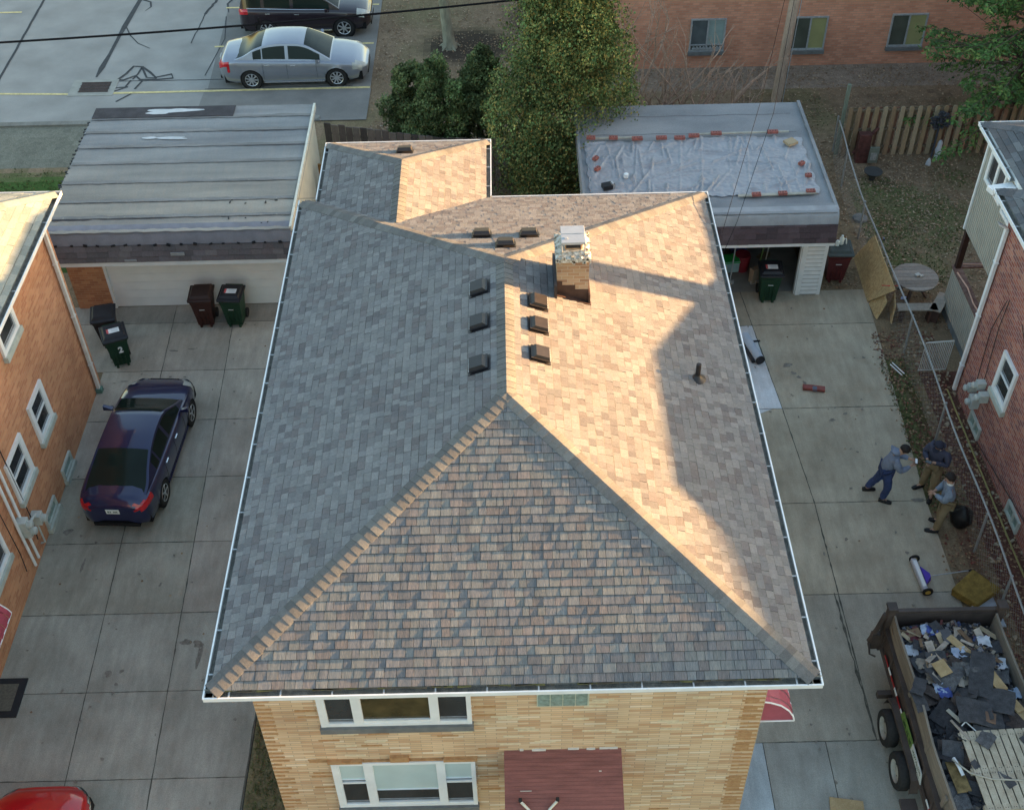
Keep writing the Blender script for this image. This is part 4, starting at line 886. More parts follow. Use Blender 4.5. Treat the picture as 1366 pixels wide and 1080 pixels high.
for k in range(4): mb.box((-14.1, 35.94+k*.2, .052), (-13.1, 35.94+k*.2+.035, .066))
mb.build('bars', GI, gr)
mb = MB(); mb.box((-24, 33.9, -.02), (-5.9, 34.12, .06), 0, (.24, .24, .22)); tag(mb.build('kerb', CONC), kind='structure')
# ------------------------------------------------------------------ fences
CL = mat('chain_link_wire', (.33, .335, .33), .5, .1, 10, metal=.3)
fn = thing('chain_link_fence', 'sagging chain link fence running along the right driveway and yard', 'fence', (9.7, 20, 0))
pathf = [(9.66, 11.2), (9.68, 14.3), (9.69, 15.9), (9.74, 19.15), (9.78, 22.2), (9.72, 24.5), (9.72, 27), (9.78, 29.5), (9.93, 31.4)]
def fy(y):
    for (x0, y0), (x1, y1) in zip(pathf, pathf[1:]):
        if y0 <= y <= y1: return x0+(x1-x0)*(y-y0)/(y1-y0)
    return pathf[-1][0]
mb = MB(); mb.tube([(fy(y)+.02*math.sin(y*1.3), y, 1.2+.03*math.sin(y*.9)) for y in np.arange(11.2, 31.4, .4)], .022, 6); mb.build('top_rail', CL, fn, smooth=True)
for x, y in pathf[1:]:
    mb = MB(); mb.tube([(x+.03, y, 0), (x, y, 1.24)], .028, 8); mb.build('post', CL, fn, smooth=True)
mb = MB(); n = 0; st_ = .14
def wire(p, q, r=.0017):
    p = Vector(p); q = Vector(q); d = (q-p).normalized(); u = V(1, 0, 0)*r; w_ = d.cross(V(1, 0, 0)).normalized()*r
    i = len(mb.v); mb.v += [tuple(p+u), tuple(p-u*.5+w_), tuple(p-u*.5-w_), tuple(q+u), tuple(q-u*.5+w_), tuple(q-u*.5-w_)]
    for a, b in ((0, 1), (1, 2), (2, 0)): mb.f.append((i+a, i+b, i+3+b, i+3+a)); mb.m.append(0); mb.c.append((1, 1, 1))
y = 10.2
while y < 31.3:
    for s in (1, -1):
        pts = []
        for k in range(5):
            yy = (y if s > 0 else y+1.2)+s*.3*k; 
            if 11.2 <= yy <= 31.35: pts.append((fy(yy)+.03*math.sin(yy*2.1+k)*(k/4)+(.05*math.sin(yy*.8)*(1-k/4)), yy, .02+.3*k*.97))
        for p, q in zip(pts, pts[1:]): wire(p, q)
    y += st_
mb.build('wire_mesh', CL, fn)
gt = thing('metal_gate', 'short pale gate of slanted bars beside the red brick house', 'gate', (10.4, 21.45, 0))
GTM = mat('pale_gate_metal', (.50, .50, .49), .5, .1)
mb = MB(); mb.tube([(9.95, 21.46, .98), (10.62, 21.46, 1.03)], .02, 8); mb.tube([(9.95, 21.46, .1), (10.62, 21.46, .12)], .014, 6); mb.build('rail', GTM, gt)
mb = MB()
for k in range(16): x = 9.96+k*.0435; mb.box((x, 21.45, .1), (x+.014, 21.47, .99))
mb.build('bars', GTM, gt)
# wood board fence of the yard
WF = thing('wooden_fence', 'weathered brown shadowbox board fence at the back of the right yard', 'fence', (13, 31.3, 0))
x = 10.12; k = 0; 
while x < 19:
    c = rnd.choice(((.30, .22, .13), (.26, .18, .11), (.33, .25, .155), (.28, .185, .12), (.37, .30, .20))); 
    mb = MB(); mb.hexa([(x, 31.13, .03), (x+.13, 31.13, .03), (x+.13, 31.155, .03), (x, 31.155, .03)], [(x+.0, 31.13, 1.62), (x+.13, 31.13, 1.62), (x+.13, 31.155, 1.62), (x, 31.155, 1.62)], 0, c)
    mb.hexa([(x, 31.13, 1.62), (x+.13, 31.13, 1.62), (x+.13, 31.155, 1.62), (x, 31.155, 1.62)], [(x+.03, 31.13, 1.67), (x+.10, 31.13, 1.67), (x+.10, 31.155, 1.67), (x+.03, 31.155, 1.67)], 0, c)
    o = mb.build('board', WOODATT, WF); o.rotation_euler = (0, 0, 0)
    xx = x+.122; c2 = rnd.choice(((.20, .10, .07), (.17, .125, .08), (.21, .16, .10), (.22, .115, .08)))
    mb = MB(); mb.box((xx, 31.24, .03), (xx+.13, 31.262, 1.6), 0, c2); mb.build('back_board', WOODATT, WF)
    x += .255; k += 1
mb = MB()
for z in (.25, .85, 1.48): mb.box((10.1, 31.165, z), (19, 31.235, z+.07), 0, (.16, .12, .08))
mb.build('rail', WOODATT, WF)
mb = MB(); mb.hexa([(9.98, 31.25, 0), (10.08, 31.25, 0), (10.08, 31.35, 0), (9.98, 31.35, 0)], [(10.0, 31.25, 2.33), (10.09, 31.25, 2.33), (10.09, 31.35, 2.33), (10.0, 31.35, 2.33)], 0, (.19, .22, .17)); mb.build('post', WOODATT, WF)
# dark leaning fence behind the wing
DF = thing('wooden_fence', 'dark old board fence behind the rear wing beside the parking lot', 'fence', (-3, 30.5, 0))
x = -5.28
while x < 1.0:
    y = 30.98-.27*(x+5.3); y = y if x < -2 else 30.09-.08*(x+2)
    mb = MB(); c = rnd.choice(((.16, .125, .11), (.13, .10, .09), (.19, .15, .13), (.08, .065, .06)))
    hh = 1.62+J(0, .03); mb.hexa([(x, y, 0), (x+.2, y-.05, 0), (x+.2, y-.02, 0), (x, y+.03, 0)], [(x, y, hh), (x+.2, y-.05, hh), (x+.2, y-.02, hh), (x, y+.03, hh)], 0, c); mb.build('board', WOODATT, DF); x += .215
mb = MB(); 
for z in (.3, 1.3): mb.tube([(-5.28, 31.03, z), (-2, 30.14, z), (1, 29.9, z)], .035, 4, 0, (.07, .055, .05))
mb.build('rail', WOODATT, DF)
tag(bx('wooden_gate', [((-4.75, 28.6, .9), (.9, .05, 1.75), 0, mat('orange_cedar', (.22, .12, .045), .8, .2, 6))], 'small orange brown wooden gate between the left garage and the rear wing', 'gate'))
# ------------------------------------------------------------------ cars
def ip(tab, x):
    xs = [t[0] for t in tab]; ys = [t[1] for t in tab]
    if x <= xs[0]: return ys[0]
    if x >= xs[-1]: return ys[-1]
    for i in range(len(xs)-1):
        if xs[i] <= x <= xs[i+1]:
            t = (x-xs[i])/(xs[i+1]-xs[i])
            def sl(k):
                if k <= 0 or k >= len(xs)-1: 
                    k2 = max(0, min(len(xs)-2, k if k < len(xs)-1 else k-1)); return (ys[k2+1]-ys[k2])/(xs[k2+1]-xs[k2])
                a = (ys[k]-ys[k-1])/(xs[k]-xs[k-1]); b = (ys[k+1]-ys[k])/(xs[k+1]-xs[k])
                return 0 if a*b <= 0 else 2*a*b/(a+b)
            h = xs[i+1]-xs[i]; m0 = sl(i)*h; m1 = sl(i+1)*h
            return (2*t**3-3*t*t+1)*ys[i]+(t**3-2*t*t+t)*m0+(-2*t**3+3*t*t)*ys[i+1]+(t**3-t*t)*m1
TINT = mat('tinted_car_glass', (.012, .02, .017), .12, .2, 1, spec=.18)
TAIL = mat('red_lamp_lens', (.45, .012, .02), .15, .2, 6, spec=.7); HEAD = mat('clear_lamp_lens', (.40, .41, .38), .2, .12, 6, spec=.8); AMB = mat('amber_lens', (.5, .2, .03), .2)
RIM = mat('wheel_silver', (.55, .57, .6), .3, .05, 5, metal=.7); ARCH = mat('arch_liner', (.008, .008, .009), .9); CHR = mat('chrome_strip', (.75, .77, .8), .15, .03, 5, metal=.9); PLATE = mat('licence_plate', (.72, .75, .72), .4, .04); INK = mat('plate_ink', (.06, .12, .09), .5)
def paint(name, col, metal=.35): return mat(name, col, .28, .03, 2, metal=metal, coat=1., spec=.5)
def car(name, label, cat, pm, L, W, top, hwt, zs_t, roof, gx, pil, wb, R_, zb=.2, wt_k=.42, tail_x=.34, plate=None, chrome=False, spokes=9, zlamp=(.62, .9), zhead=(.55, .8)):
    root = thing(name, label, cat); hl = L/2
    xf, xr_ = wb
    xs = sorted(set([round(-hl+L*i/110, 4) for i in range(111)]+[round(w_+R_*1.12*math.cos(PI*k/22), 4) for w_ in wb for k in range(23)]))
    def zarch(x):
        for w_ in wb:
            d = abs(x-w_)
            if d < R_*1.12: return .33+math.sqrt(max(0, (R_*1.12)**2-d*d))*1.0
        return 0
    rows = []
    for x in xs:
        hw = W/2*ip(hwt, x/hl); zt = ip(top, x); zs = min(ip(zs_t, x), zt-.015)
        eb = zb+max(0, (abs(x)-hl+.28)/.28)**2*.12
        za = zarch(x)
        pts = [(hw*.90, eb), (hw*.965, eb+.10), (hw*.992, .50), (hw, .60), (hw*.995, zs-.16), (hw*.975, zs-.07), (hw*.94, zs-.015), (hw*.88, zs+.008), (hw*.72, zs+(zt-zs)*.6), (hw*.45, zs+(zt-zs)*.93), (0, zt)]
        flare = .012 if za > 0 else 0
        pts = [(y+(flare if z <= max(za+.02, 0) or i < 4 else 0), max(z, za) if i < 7 else z) for i, (y, z) in enumerate(pts)]
        rows.append((x, pts))
    n = len(rows[0][1]); K = 2*n-1
    def full(r): x, p = r; return [(x, y, z) for y, z in p]+[(x, -y, z) for y, z in p[-2::-1]]
    G = [full(r) for r in rows]
    # smooth end faces: pull the first and last ring inward in steps
    def ring(base, x, s, zc): return [(x, y*s, zc+(z-zc)*s) for (_, y, z) in base]
    zc = .55
    front = [ring(G[-1], hl+.03, .93, zc), ring(G[-1], hl+.045, .80, zc), ring(G[-1], hl+.05, .5, zc)]
    rear = [ring(G[0], -hl-.05, .5, zc), ring(G[0], -hl-.045, .80, zc), ring(G[0], -hl-.03, .93, zc)]
    G = rear+G+front
    body = MB(); tl = MB(); hd = MB(); vid = {}
    for i in range(len(G)-1):
        for j in range(K-1):
            q = [G[i][j], G[i+1][j], G[i+1][j+1], G[i][j+1]]
            cx = sum(p[0] for p in q)/4; cy = sum(p[1] for p in q)/4; cz = sum(p[2] for p in q)/4
            side = min(j, K-2-j)
            if cx < -hl+tail_x and zlamp[0] < cz < zlamp[1] and abs(cy) > W*.29 and (cx < -hl+.12 or side < 8): m = tl
            elif cx > hl-.42 and zhead[0] < cz < zhead[1]+ (hl-cx)*.12 and abs(cy) > W*.27 and side < 8: m = hd
            else: m = body
            m.poly(q)
    body.poly(G[0][::-1]); body.poly(G[-1])
    bo = body.build('body', pm, root, smooth=True, recalc=True, angle=38)
    if tl.f:
        for s in (1, -1):
            t2 = MB()
            for f in tl.f:
                p = [tl.v[k] for k in f]
                if sum(q[1] for q in p)*s > 0: t2.poly([(a-.004, b*1.004, c_+.002) for a, b, c_ in p])
            t2.build('tail_light', TAIL, root, smooth=True, recalc=False)
    if hd.f:
        for s in (1, -1):
            t2 = MB()
            for f in hd.f:
                p = [hd.v[k] for k in f]
                if sum(q[1] for q in p)*s > 0: t2.poly([(a+.004, b*1.004, c_+.002) for a, b, c_ in p])
            t2.build('headlight', HEAD, root, smooth=True)
    # greenhouse
    g0, g1, g2, g3 = gx   # rear glass base, roof rear, roof front, windshield base
    xs2 = sorted(set([round(g0+(g3-g0)*i/90, 4) for i in range(91)]))
    NS, NT = 9, 9; rows = []
    for x in xs2:
        hw = W/2*ip(hwt, x/hl)*.90; zs = ip(zs_t, x)-.01; zr_ = max(ip(roof, x), zs+.012)
        hh = zr_-zs; side = max(.006, hh-.05) if hh > .06 else hh*.4
        ysd = lambda h: hw-wt_k*h
        pts = [(ysd(side*k/NS), zs+side*k/NS) for k in range(NS+1)]
        yt = ysd(side)
        for k in range(1, NT+1):
            a = k/NT; y = yt*(1-a**1.15); pts.append((y, zs+side+(zr_-zs-side)*(1-(1-a)**2.2)))
        rows.append([(x, y, z) for y, z in pts]+[(x, -y, z) for y, z in pts[-2::-1]])
    parts = {}
    K = len(rows[0])
    for i in range(len(rows)-1):
        for j in range(K-1):
            q = [rows[i][j], rows[i+1][j], rows[i+1][j+1], rows[i][j+1]]; cx = (rows[i][j][0]+rows[i+1][j][0])/2
            jj = min(j, K-2-j); s = 1 if j < K/2 else -1
            key = 'cabin'; hh = ip(roof, cx)-ip(zs_t, cx)
            if jj >= NS+1:
                if g2-.02 < cx < g3-.03: key = 'windshield'
                elif g0+.05 < cx < g1+.02: key = 'rear_window'
            elif 1 <= jj < NS-1 and hh > .13:
                for k, (a, b) in enumerate(pil):
                    if a+ (.0) < cx < b: key = 'side_window%d%d' % (k, s)
            parts.setdefault(key, MB()).poly(q)
    cab = parts.pop('cabin').build('roof', pm, root, smooth=True, recalc=True, angle=50)
    for k, m in parts.items():
        nm = 'side_window' if k.startswith('side') else k
        o = m.build(nm, TINT, root, smooth=True, recalc=True, angle=60)
    # underside, arches, wheels
    hw = W/2
    mb = MB(); mb.box((-hl+.12, -hw+.12, zb+.01), (hl-.12, hw-.12, .5)); 
    mb.build('underbody', ARCH, root)
    for w_ in wb:
        for s in (1, -1):
            mb = MB(); mb.lathe((w_, s*(hw-.16), .33), [(R_*1.10, -.14), (R_*1.10, .12)], 28, 'Y', cap=True); mb.build('wheel_arch', ARCH, root)
            c0 = (w_, s*(hw-.115), R_)
            mb = MB(); mb.lathe(c0, [(R_*.66, -.10), (R_*.94, -.105), (R_, -.07), (R_, .07), (R_*.94, .105), (R_*.66, .10)], 36, 'Y', cap=False); 
            wheel = mb.build('wheel', RUBBER, root, smooth=True)
            mb = MB(); yo = s*(hw-.115)+s*.103
            mb.lathe((w_, s*(hw-.115), R_), [(R_*.66, s*.096), (R_*.64, s*.106), (R_*.58, s*.09), (R_*.56, s*.05), (.0, s*.05)] if s > 0 else [(R_*.66, s*.096), (R_*.64, s*.106), (R_*.58, s*.09), (R_*.56, s*.05), (.0, s*.05)], 36, 'Y', m=0, cap=False)
            mb.f = [f for f in mb.f]; 
            for q in range(len(mb.m)): mb.m[q] = 1 if q >= 36*3 else 0
            for k in range(spokes):
                a = 2*PI*k/spokes; d = V(math.cos(a), 0, math.sin(a)); t = V(-math.sin(a), 0, math.cos(a))
                mb.obox(V(w_, s*(hw-.115)+s*.088, R_)+d*R_*.36, d*R_*.27, V(0, .012, 0), t*R_*.07)
            mb.lathe((w_, s*(hw-.115), R_), [(R_*.16, s*.07), (R_*.14, s*.108)], 14, 'Y'); mb.build('rim', [RIM, ARCH], wheel)
    # mirrors, handles
    mx = g3-.42
    for s in (1, -1):
        mb = MB(); z = ip(zs_t, mx)+.06; mb.hexa([(mx-.05, s*(hw-.06), z-.04), (mx+.08, s*(hw-.06), z-.03), (mx+.05, s*(hw+.17), z-.04), (mx-.05, s*(hw+.17), z-.04)][::s], [(mx-.05, s*(hw-.06), z), (mx+.08, s*(hw-.06), z), (mx+.04, s*(hw+.16), z+.10), (mx-.05, s*(hw+.16), z+.10)][::s]); mb.build('mirror', pm, root, bevel=.015, recalc=True)
        for k, (a, b) in enumerate(pil[-2:]):
            mb = MB(); mb.rbox((a+.12, s*(hw*.995), ip(zs_t, a)-.13), .17, .035, .03); mb.build('door_handle', pm if not chrome else CHR, root, bevel=.008)
    mb = MB()
    for s in (1, -1):
        for xx in [b+.03 for a, b in pil[:-1]]+[pil[-1][1]-.12, pil[0][0]]:
            if abs(xx-wb[1]) < R_*1.2: continue
            Q = [(xx, s*(hw*ip(hwt, xx/hl)*f+.0025), z) for f, z in ((.965, zb+.14), (.992, .5), (1., .6), (.995, ip(zs_t, xx)-.16), (.975, ip(zs_t, xx)-.07))]
            mb.tube(Q, .004, 4)
    mb.build('door_seam', ARCH, bo)
    mb = MB(); x = xr_+R_*1.15
    for s in (1, -1): mb.box((xr_+R_*1.2, s*(hw*.965)-.015, zb+.02), (xf-R_*1.2, s*(hw*.965)+.015, zb+.06))
    mb.build('sill_strip', CHR if chrome != 'no' else pm, root)
    if chrome is True:
        for s in (1, -1):
            mb = MB(); mb.tube([(x_, s*(W/2*ip(hwt, x_/hl)*.905), ip(zs_t, x_)+.012) for x_ in [pil[0][0]+(pil[-1][1]-pil[0][0])*k/12 for k in range(13)]]+[], .014, 6); mb.build('belt_trim', CHR, root, smooth=True)
    # grille and lower intake
    mb = MB(); mb.rbox((hl+.03, 0, .55), .03, W*.42, .10); mb.rbox((hl+.035, 0, .36), .03, W*.55, .12)
    for k in range(3): mb.rbox((hl+.045, 0, .52+.03*k), .012, W*.41, .008, m=1)
    mb.build('grille', [ARCH, CHR], root)
    mb = MB(); mb.rbox((-hl+.0, 0, .30), .12, W*.6, .10); mb.build('rear_valance', ARCH, root)
    if plate:
        pz = plate; mb = MB(); mb.rbox((-hl-.055, 0, pz), .012, .31, .155, 0, 0, -.12); 
        po_ = mb.build('licence_plate', PLATE, root); mb = MB()
        for k, (y, w_) in enumerate(((.10, .05), (.05, .03), (-.03, .03), (-.065, .03), (-.10, .03))):
            mb.rbox((-hl-.0625+.0, y, pz), .004, w_*.8, .055, 0, 0, -.12)
        mb.build('plate_marks', INK, po_)
    return root
def place(o, x, y, rz, z=0): o.location = (x, y, z); o.rotation_euler = (0, 0, rz)
HW = [(-1, .72), (-.97, .84), (-.9, .92), (-.7, .98), (-.3, 1), (.3, 1), (.65, .985), (.85, .93), (.95, .83), (1, .70)]
SED_TOP = [(-2.4, .86), (-2.3, 1.0), (-2.2, 1.07), (-1.6, 1.08), (-1.0, 1.02), (0, .98), (.9, .99), (1.4, .96), (1.9, .88), (2.25, .76), (2.4, .62)]
SED_ZS = [(-2.4, .82), (-2.25, .94), (-1.7, 1.0), (0, .95), (.8, .93), (1.5, .87), (2.0, .79), (2.4, .60)]
SED_RF = [(-1.9, 1.04), (-1.6, 1.13), (-1.15, 1.35), (-.75, 1.455), (-.3, 1.49), (.2, 1.475), (.45, 1.42), (.8, 1.25), (1.2, 1.02), (1.3, .96)]
s1 = car('parked_car', 'silver sedan parked on the lot in front of the dark utility vehicle', 'car', paint('silver_paint', (.27, .29, .34), .5), 4.78, 1.83, SED_TOP, HW, SED_ZS, SED_RF, (-1.88, -.95, .45, 1.28), [(-1.25, -.98), (-.92, -.20), (-.08, .92)], (1.42, -1.38), .335, chrome=True, plate=.72, zlamp=(.70, .93), zhead=(.56, .76))
place(s1, -6.92, 36.88, R(0.5))
SUV_TOP = [(-2.3, .95), (-2.2, 1.05), (-1.9, 1.08), (0, 1.04), (.9, 1.06), (1.3, 1.05), (1.8, .99), (2.15, .88), (2.3, .72)]
SUV_ZS = [(-2.3, .95), (-2.1, 1.06), (-1.7, 1.08), (0, 1.02), (.9, 1.0), (1.5, .96), (2.0, .87), (2.3, .68)]
SUV_RF = [(-2.24, 1.1), (-2.12, 1.4), (-1.95, 1.58), (-1.5, 1.65), (-.6, 1.69), (0, 1.68), (.3, 1.62), (.7, 1.42), (1.2, 1.1), (1.3, 1.03)]
s2 = car('parked_car', 'dark maroon black utility vehicle cut by the top edge behind the silver sedan', 'car', paint('black_cherry_paint', (.018, .010, .016), .2), 4.5, 1.84, SUV_TOP, HW, SUV_ZS, SUV_RF, (-2.22, -2.0, .3, 1.25), [(-1.95, -1.45), (-1.35, -.45), (-.35, .9)], (1.36, -1.33), .36, zb=.26, chrome=True, plate=.85, zlamp=(.86, 1.1), zhead=(.72, .98), wt_k=.28, spokes=7)
place(s2, -6.9, 40.35, R(0))
# dark blue sedan in the left driveway, nose away from the street
BL_TOP = [(-2.3, .90), (-2.22, 1.02), (-2.1, 1.07), (-1.7, 1.07), (-1.0, 1.0), (0, .97), (.9, .98), (1.3, .95), (1.8, .85), (2.15, .72), (2.3, .58)]
BL_ZS = [(-2.3, .84), (-2.15, .94), (-1.7, .97), (0, .93), (.8, .92), (1.4, .86), (1.9, .76), (2.3, .56)]
BL_RF = [(-2.0, 1.02), (-1.75, 1.09), (-1.3, 1.27), (-.8, 1.40), (-.3, 1.44), (.15, 1.425), (.4, 1.37), (.8, 1.17), (1.15, 1.0), (1.25, .95)]
s3 = car('parked_car', 'dark blue sedan with red tail lights parked alone on the left driveway', 'car', paint('midnight_blue_paint', (.004, .007, .06), .3), 4.56, 1.80, BL_TOP, HW, BL_ZS, BL_RF, (-1.98, -.95, .35, 1.22), [(-1.2, -.95), (-.88, -.15), (-.05, .85)], (1.36, -1.34), .33, plate=.74, chrome='no', zlamp=(.74, .94), tail_x=.42, spokes=5)
place(s3, -8.42, 19.12, R(88.0))
s3.rotation_euler = (0, 0, R(86.5)); s3.scale = (.93, .93, .93)
mb = MB(); mb.rbox((-2.31, -.42, .60), .012, .14, .09, 0, 0, 0); mb.build('bumper_sticker', mat('blue_sticker', (.30, .36, .60), .5), s3)
mb = MB(); mb.rbox((-2.355, 0, .88), .015, .06, .03); mb.build('boot_badge', CHR, s3)
mb = MB(); mb.tube([(-2.28, -.25, 1.0), (-2.3, 0, 1.01), (-2.28, .25, 1.0)], .012, 6); mb.build('brake_light', TAIL, s3)
mb = MB(); mb.rbox((-.72, 0, 1.42), .1, .04, .05, 0, 0, .1); mb.build('antenna', s3.children[0].data.materials[0], s3)
# red car at the bottom left, only its rear deck in view
s4 = car('parked_car', 'bright red car cut by the bottom left corner of the picture', 'car', paint('bright_red_paint', (.42, .006, .012), .15), 4.5, 1.78, BL_TOP, HW, BL_ZS, BL_RF, (-1.98, -.95, .35, 1.22), [(-1.2, -.95), (-.88, -.15), (-.05, .85)], (1.36, -1.34), .33, chrome='no', zhead=(.42, .6))
place(s4, -8.28, 8.35, R(91))

# ------------------------------------------------------------------ wheeled bins
def bin_(bodym, lidm, label, x, y, rz, sticker=False, two=False, mark=True):
    root = thing('wheelie_bin', label, 'bin', group='wheeled rubbish bins by the garages')
    q = [(-1, -1), (1, -1), (1, 1), (-1, 1)]
    mb = MB(); lv = [(.20, .19, .06), (.215, .215, .3), (.26, .265, .78), (.285, .30, .90)]
    for (a, b, z), (c, d, z2) in zip(lv, lv[1:]): mb.hexa([(i*a, j*b, z) for i, j in q], [(i*c, j*d, z2) for i, j in q])
    mb.hexa([(i*.305, j*.32, .90) for i, j in q], [(i*.305, j*.32, .945) for i, j in q])
    mb.box((-.16, -.225, .0), (-.10, -.15, .1)); mb.box((.10, -.225, .0), (.16, -.15, .1))
    for k in (-.1, 0, .1): mb.box((k-.012, -.262, .14), (k+.012, -.19, .55))
    mb.build('body', bodym, root, bevel=.012)
    mb = MB(); mb.hexa([(i*.315, j*.33, .946) for i, j in q], [(i*.305, j*.32, .975) for i, j in q]); mb.hexa([(i*.27, -.27+(j+1)*.27, .975) for i, j in q], [(i*.22, -.22+(j+1)*.22, 1.035) for i, j in q])
    mb.hexa([(-.3, -.36, .93), (.3, -.36, .93), (.3, -.31, .95), (-.3, -.31, .95)], [(-.29, -.35, .965), (.29, -.35, .965), (.3, -.31, .975), (-.3, -.31, .975)]); lid = mb.build('lid', lidm, root, bevel=.012)
    for s in (-1, 1):
        mb = MB(); mb.lathe((s*.225, .25, .13), [(.125, -.025), (.125, .025)], 20, 'X'); mb.build('wheel', RUBBER, root)
    mb = MB(); mb.tube([(-.22, .32, .9), (-.22, .38, .93), (.22, .38, .93), (.22, .32, .9)], .018, 8); mb.build('handle', bodym, root, smooth=True)
    if mark:
        mb = MB(); mb.rbox((0, -.268, .62), .13, .006, .02); mb.build('maker_mark', mat('pale_mark', (.6, .62, .62), .5), root)
    if sticker:
        mb = MB(); mb.rbox((.02, -.02, 1.038), .27, .17, .006); mb.rbox((-.125, -.02, 1.041), .05, .16, .004, m=1)
        for k in range(4): mb.rbox((.045, .03-.035*k, 1.0415), .16-.02*(k % 2), .008, .002, m=2)
        mb.build('label', [WHITE, mat('label_red', (.55, .10, .10), .5), METER], lid)
    if two:
        cu = bpy.data.curves.new('number', 'FONT'); cu.body = '2'; cu.size = .22; cu.extrude = .004; cu.align_x = 'CENTER'; cu.offset = .008
        t = bpy.data.objects.new('painted_number', cu); C.objects.link(t); t.location = (.05, -.285, .52); t.rotation_euler = (R(80), 0, 0)
        t.data.materials.append(WHITE); bpy.context.view_layer.update(); m_ = bpy.data.meshes.new_from_object(t.evaluated_get(bpy.context.evaluated_depsgraph_get())); o2 = bpy.data.objects.new('painted_number', m_); C.objects.link(o2); o2.matrix_local = t.matrix_local.copy(); o2.parent = root; bpy.data.objects.remove(t)
    place(root, x, y, rz); return root
GRN = mat('bin_green', (.012, .045, .024), .5, .1, 4); BRN = mat('bin_brown', (.055, .020, .016), .5, .12, 4); BLID = mat('bin_lid_black', (.022, .022, .027), .45, .15, 4); MRN = mat('bin_maroon', (.085, .018, .020), .5, .1, 4)
bin_(BRN, mat('bin_lid_brown', (.035, .018, .016), .5, .1), 'brown bin before the white garage door, left beside a green bin', -7.82, 24.02, R(2))
bin_(GRN, BLID, 'green bin with a labelled black lid before the white garage door', -7.05, 24.0, R(-4), sticker=True)
bin_(GRN, BLID, 'green bin with a painted white number beside the orange brick house corner', -9.72, 22.55, R(22), sticker=True, two=True, mark=False)
bin_(mat('bin_dark', (.03, .022, .024), .5), BLID, 'blackish bin behind the numbered green bin at the orange brick corner', -10.15, 23.3, R(12), mark=False)
bin_(GRN, BLID, 'green bin with a labelled lid in the mouth of the open garage', 6.78, 24.5, R(-3), sticker=True)
bn = bin_(MRN, mat('bin_lid_slate', (.05, .065, .065), .6, .2, 4), 'maroon bin with a white bottle on its lid right of the white garage pier', 8.7, 25.3, R(-3)); bn.scale = (1.12, 1.05, 1.02)
mb = MB(); mb.lathe((8.74, 25.35, 1.07), [(.06, 0), (.065, .17), (.03, .22), (.03, .26)], 16); mb.lathe((8.62, 25.28, 1.07), [(.05, 0), (.05, .12), (.025, .16)], 14); mb.tube([(8.74, 25.35, 1.2), (8.84, 25.32, 1.25), (8.86, 25.3, 1.1)], .018, 6)
tag(mb.build('bottle', mat('milky_plastic', (.62, .68, .66), .4, .05), smooth=True), 'milky white jug standing on the maroon bin lid', 'bottle')
# ------------------------------------------------------------------ people
SKIN = mat('skin', (.42, .25, .18), .6, .08, 10)
def skinmesh(name, vs, es, rad, m, parent=None, sub=2, smooth=True, root=0):
    me = bpy.data.meshes.new(name+'_cage'); me.from_pydata([tuple(v) for v in vs], es, [])
    o = bpy.data.objects.new(name+'_cage', me); C.objects.link(o)
    md = o.modifiers.new('s', 'SKIN'); md.use_smooth_shade = True; md.branch_smoothing = .6
    for i, r in enumerate(rad):
        sv = me.skin_vertices[0].data[i]; sv.radius = (r, r) if not isinstance(r, tuple) else r; sv.use_root = (i == root)
    m2 = o.modifiers.new('u', 'SUBSURF'); m2.levels = sub; m2.render_levels = sub
    dg = bpy.context.evaluated_depsgraph_get(); dg.update()
    ev = o.evaluated_get(dg); nm = bpy.data.meshes.new_from_object(ev)
    bpy.data.objects.remove(o); bpy.data.meshes.remove(me)
    nm.name = name; nm.materials.clear(); nm.materials.append(m)
    nm.polygons.foreach_set('use_smooth', [True]*len(nm.polygons))
    ob = bpy.data.objects.new(name, nm); C.objects.link(ob)
    if parent: ob.parent = parent
    return ob
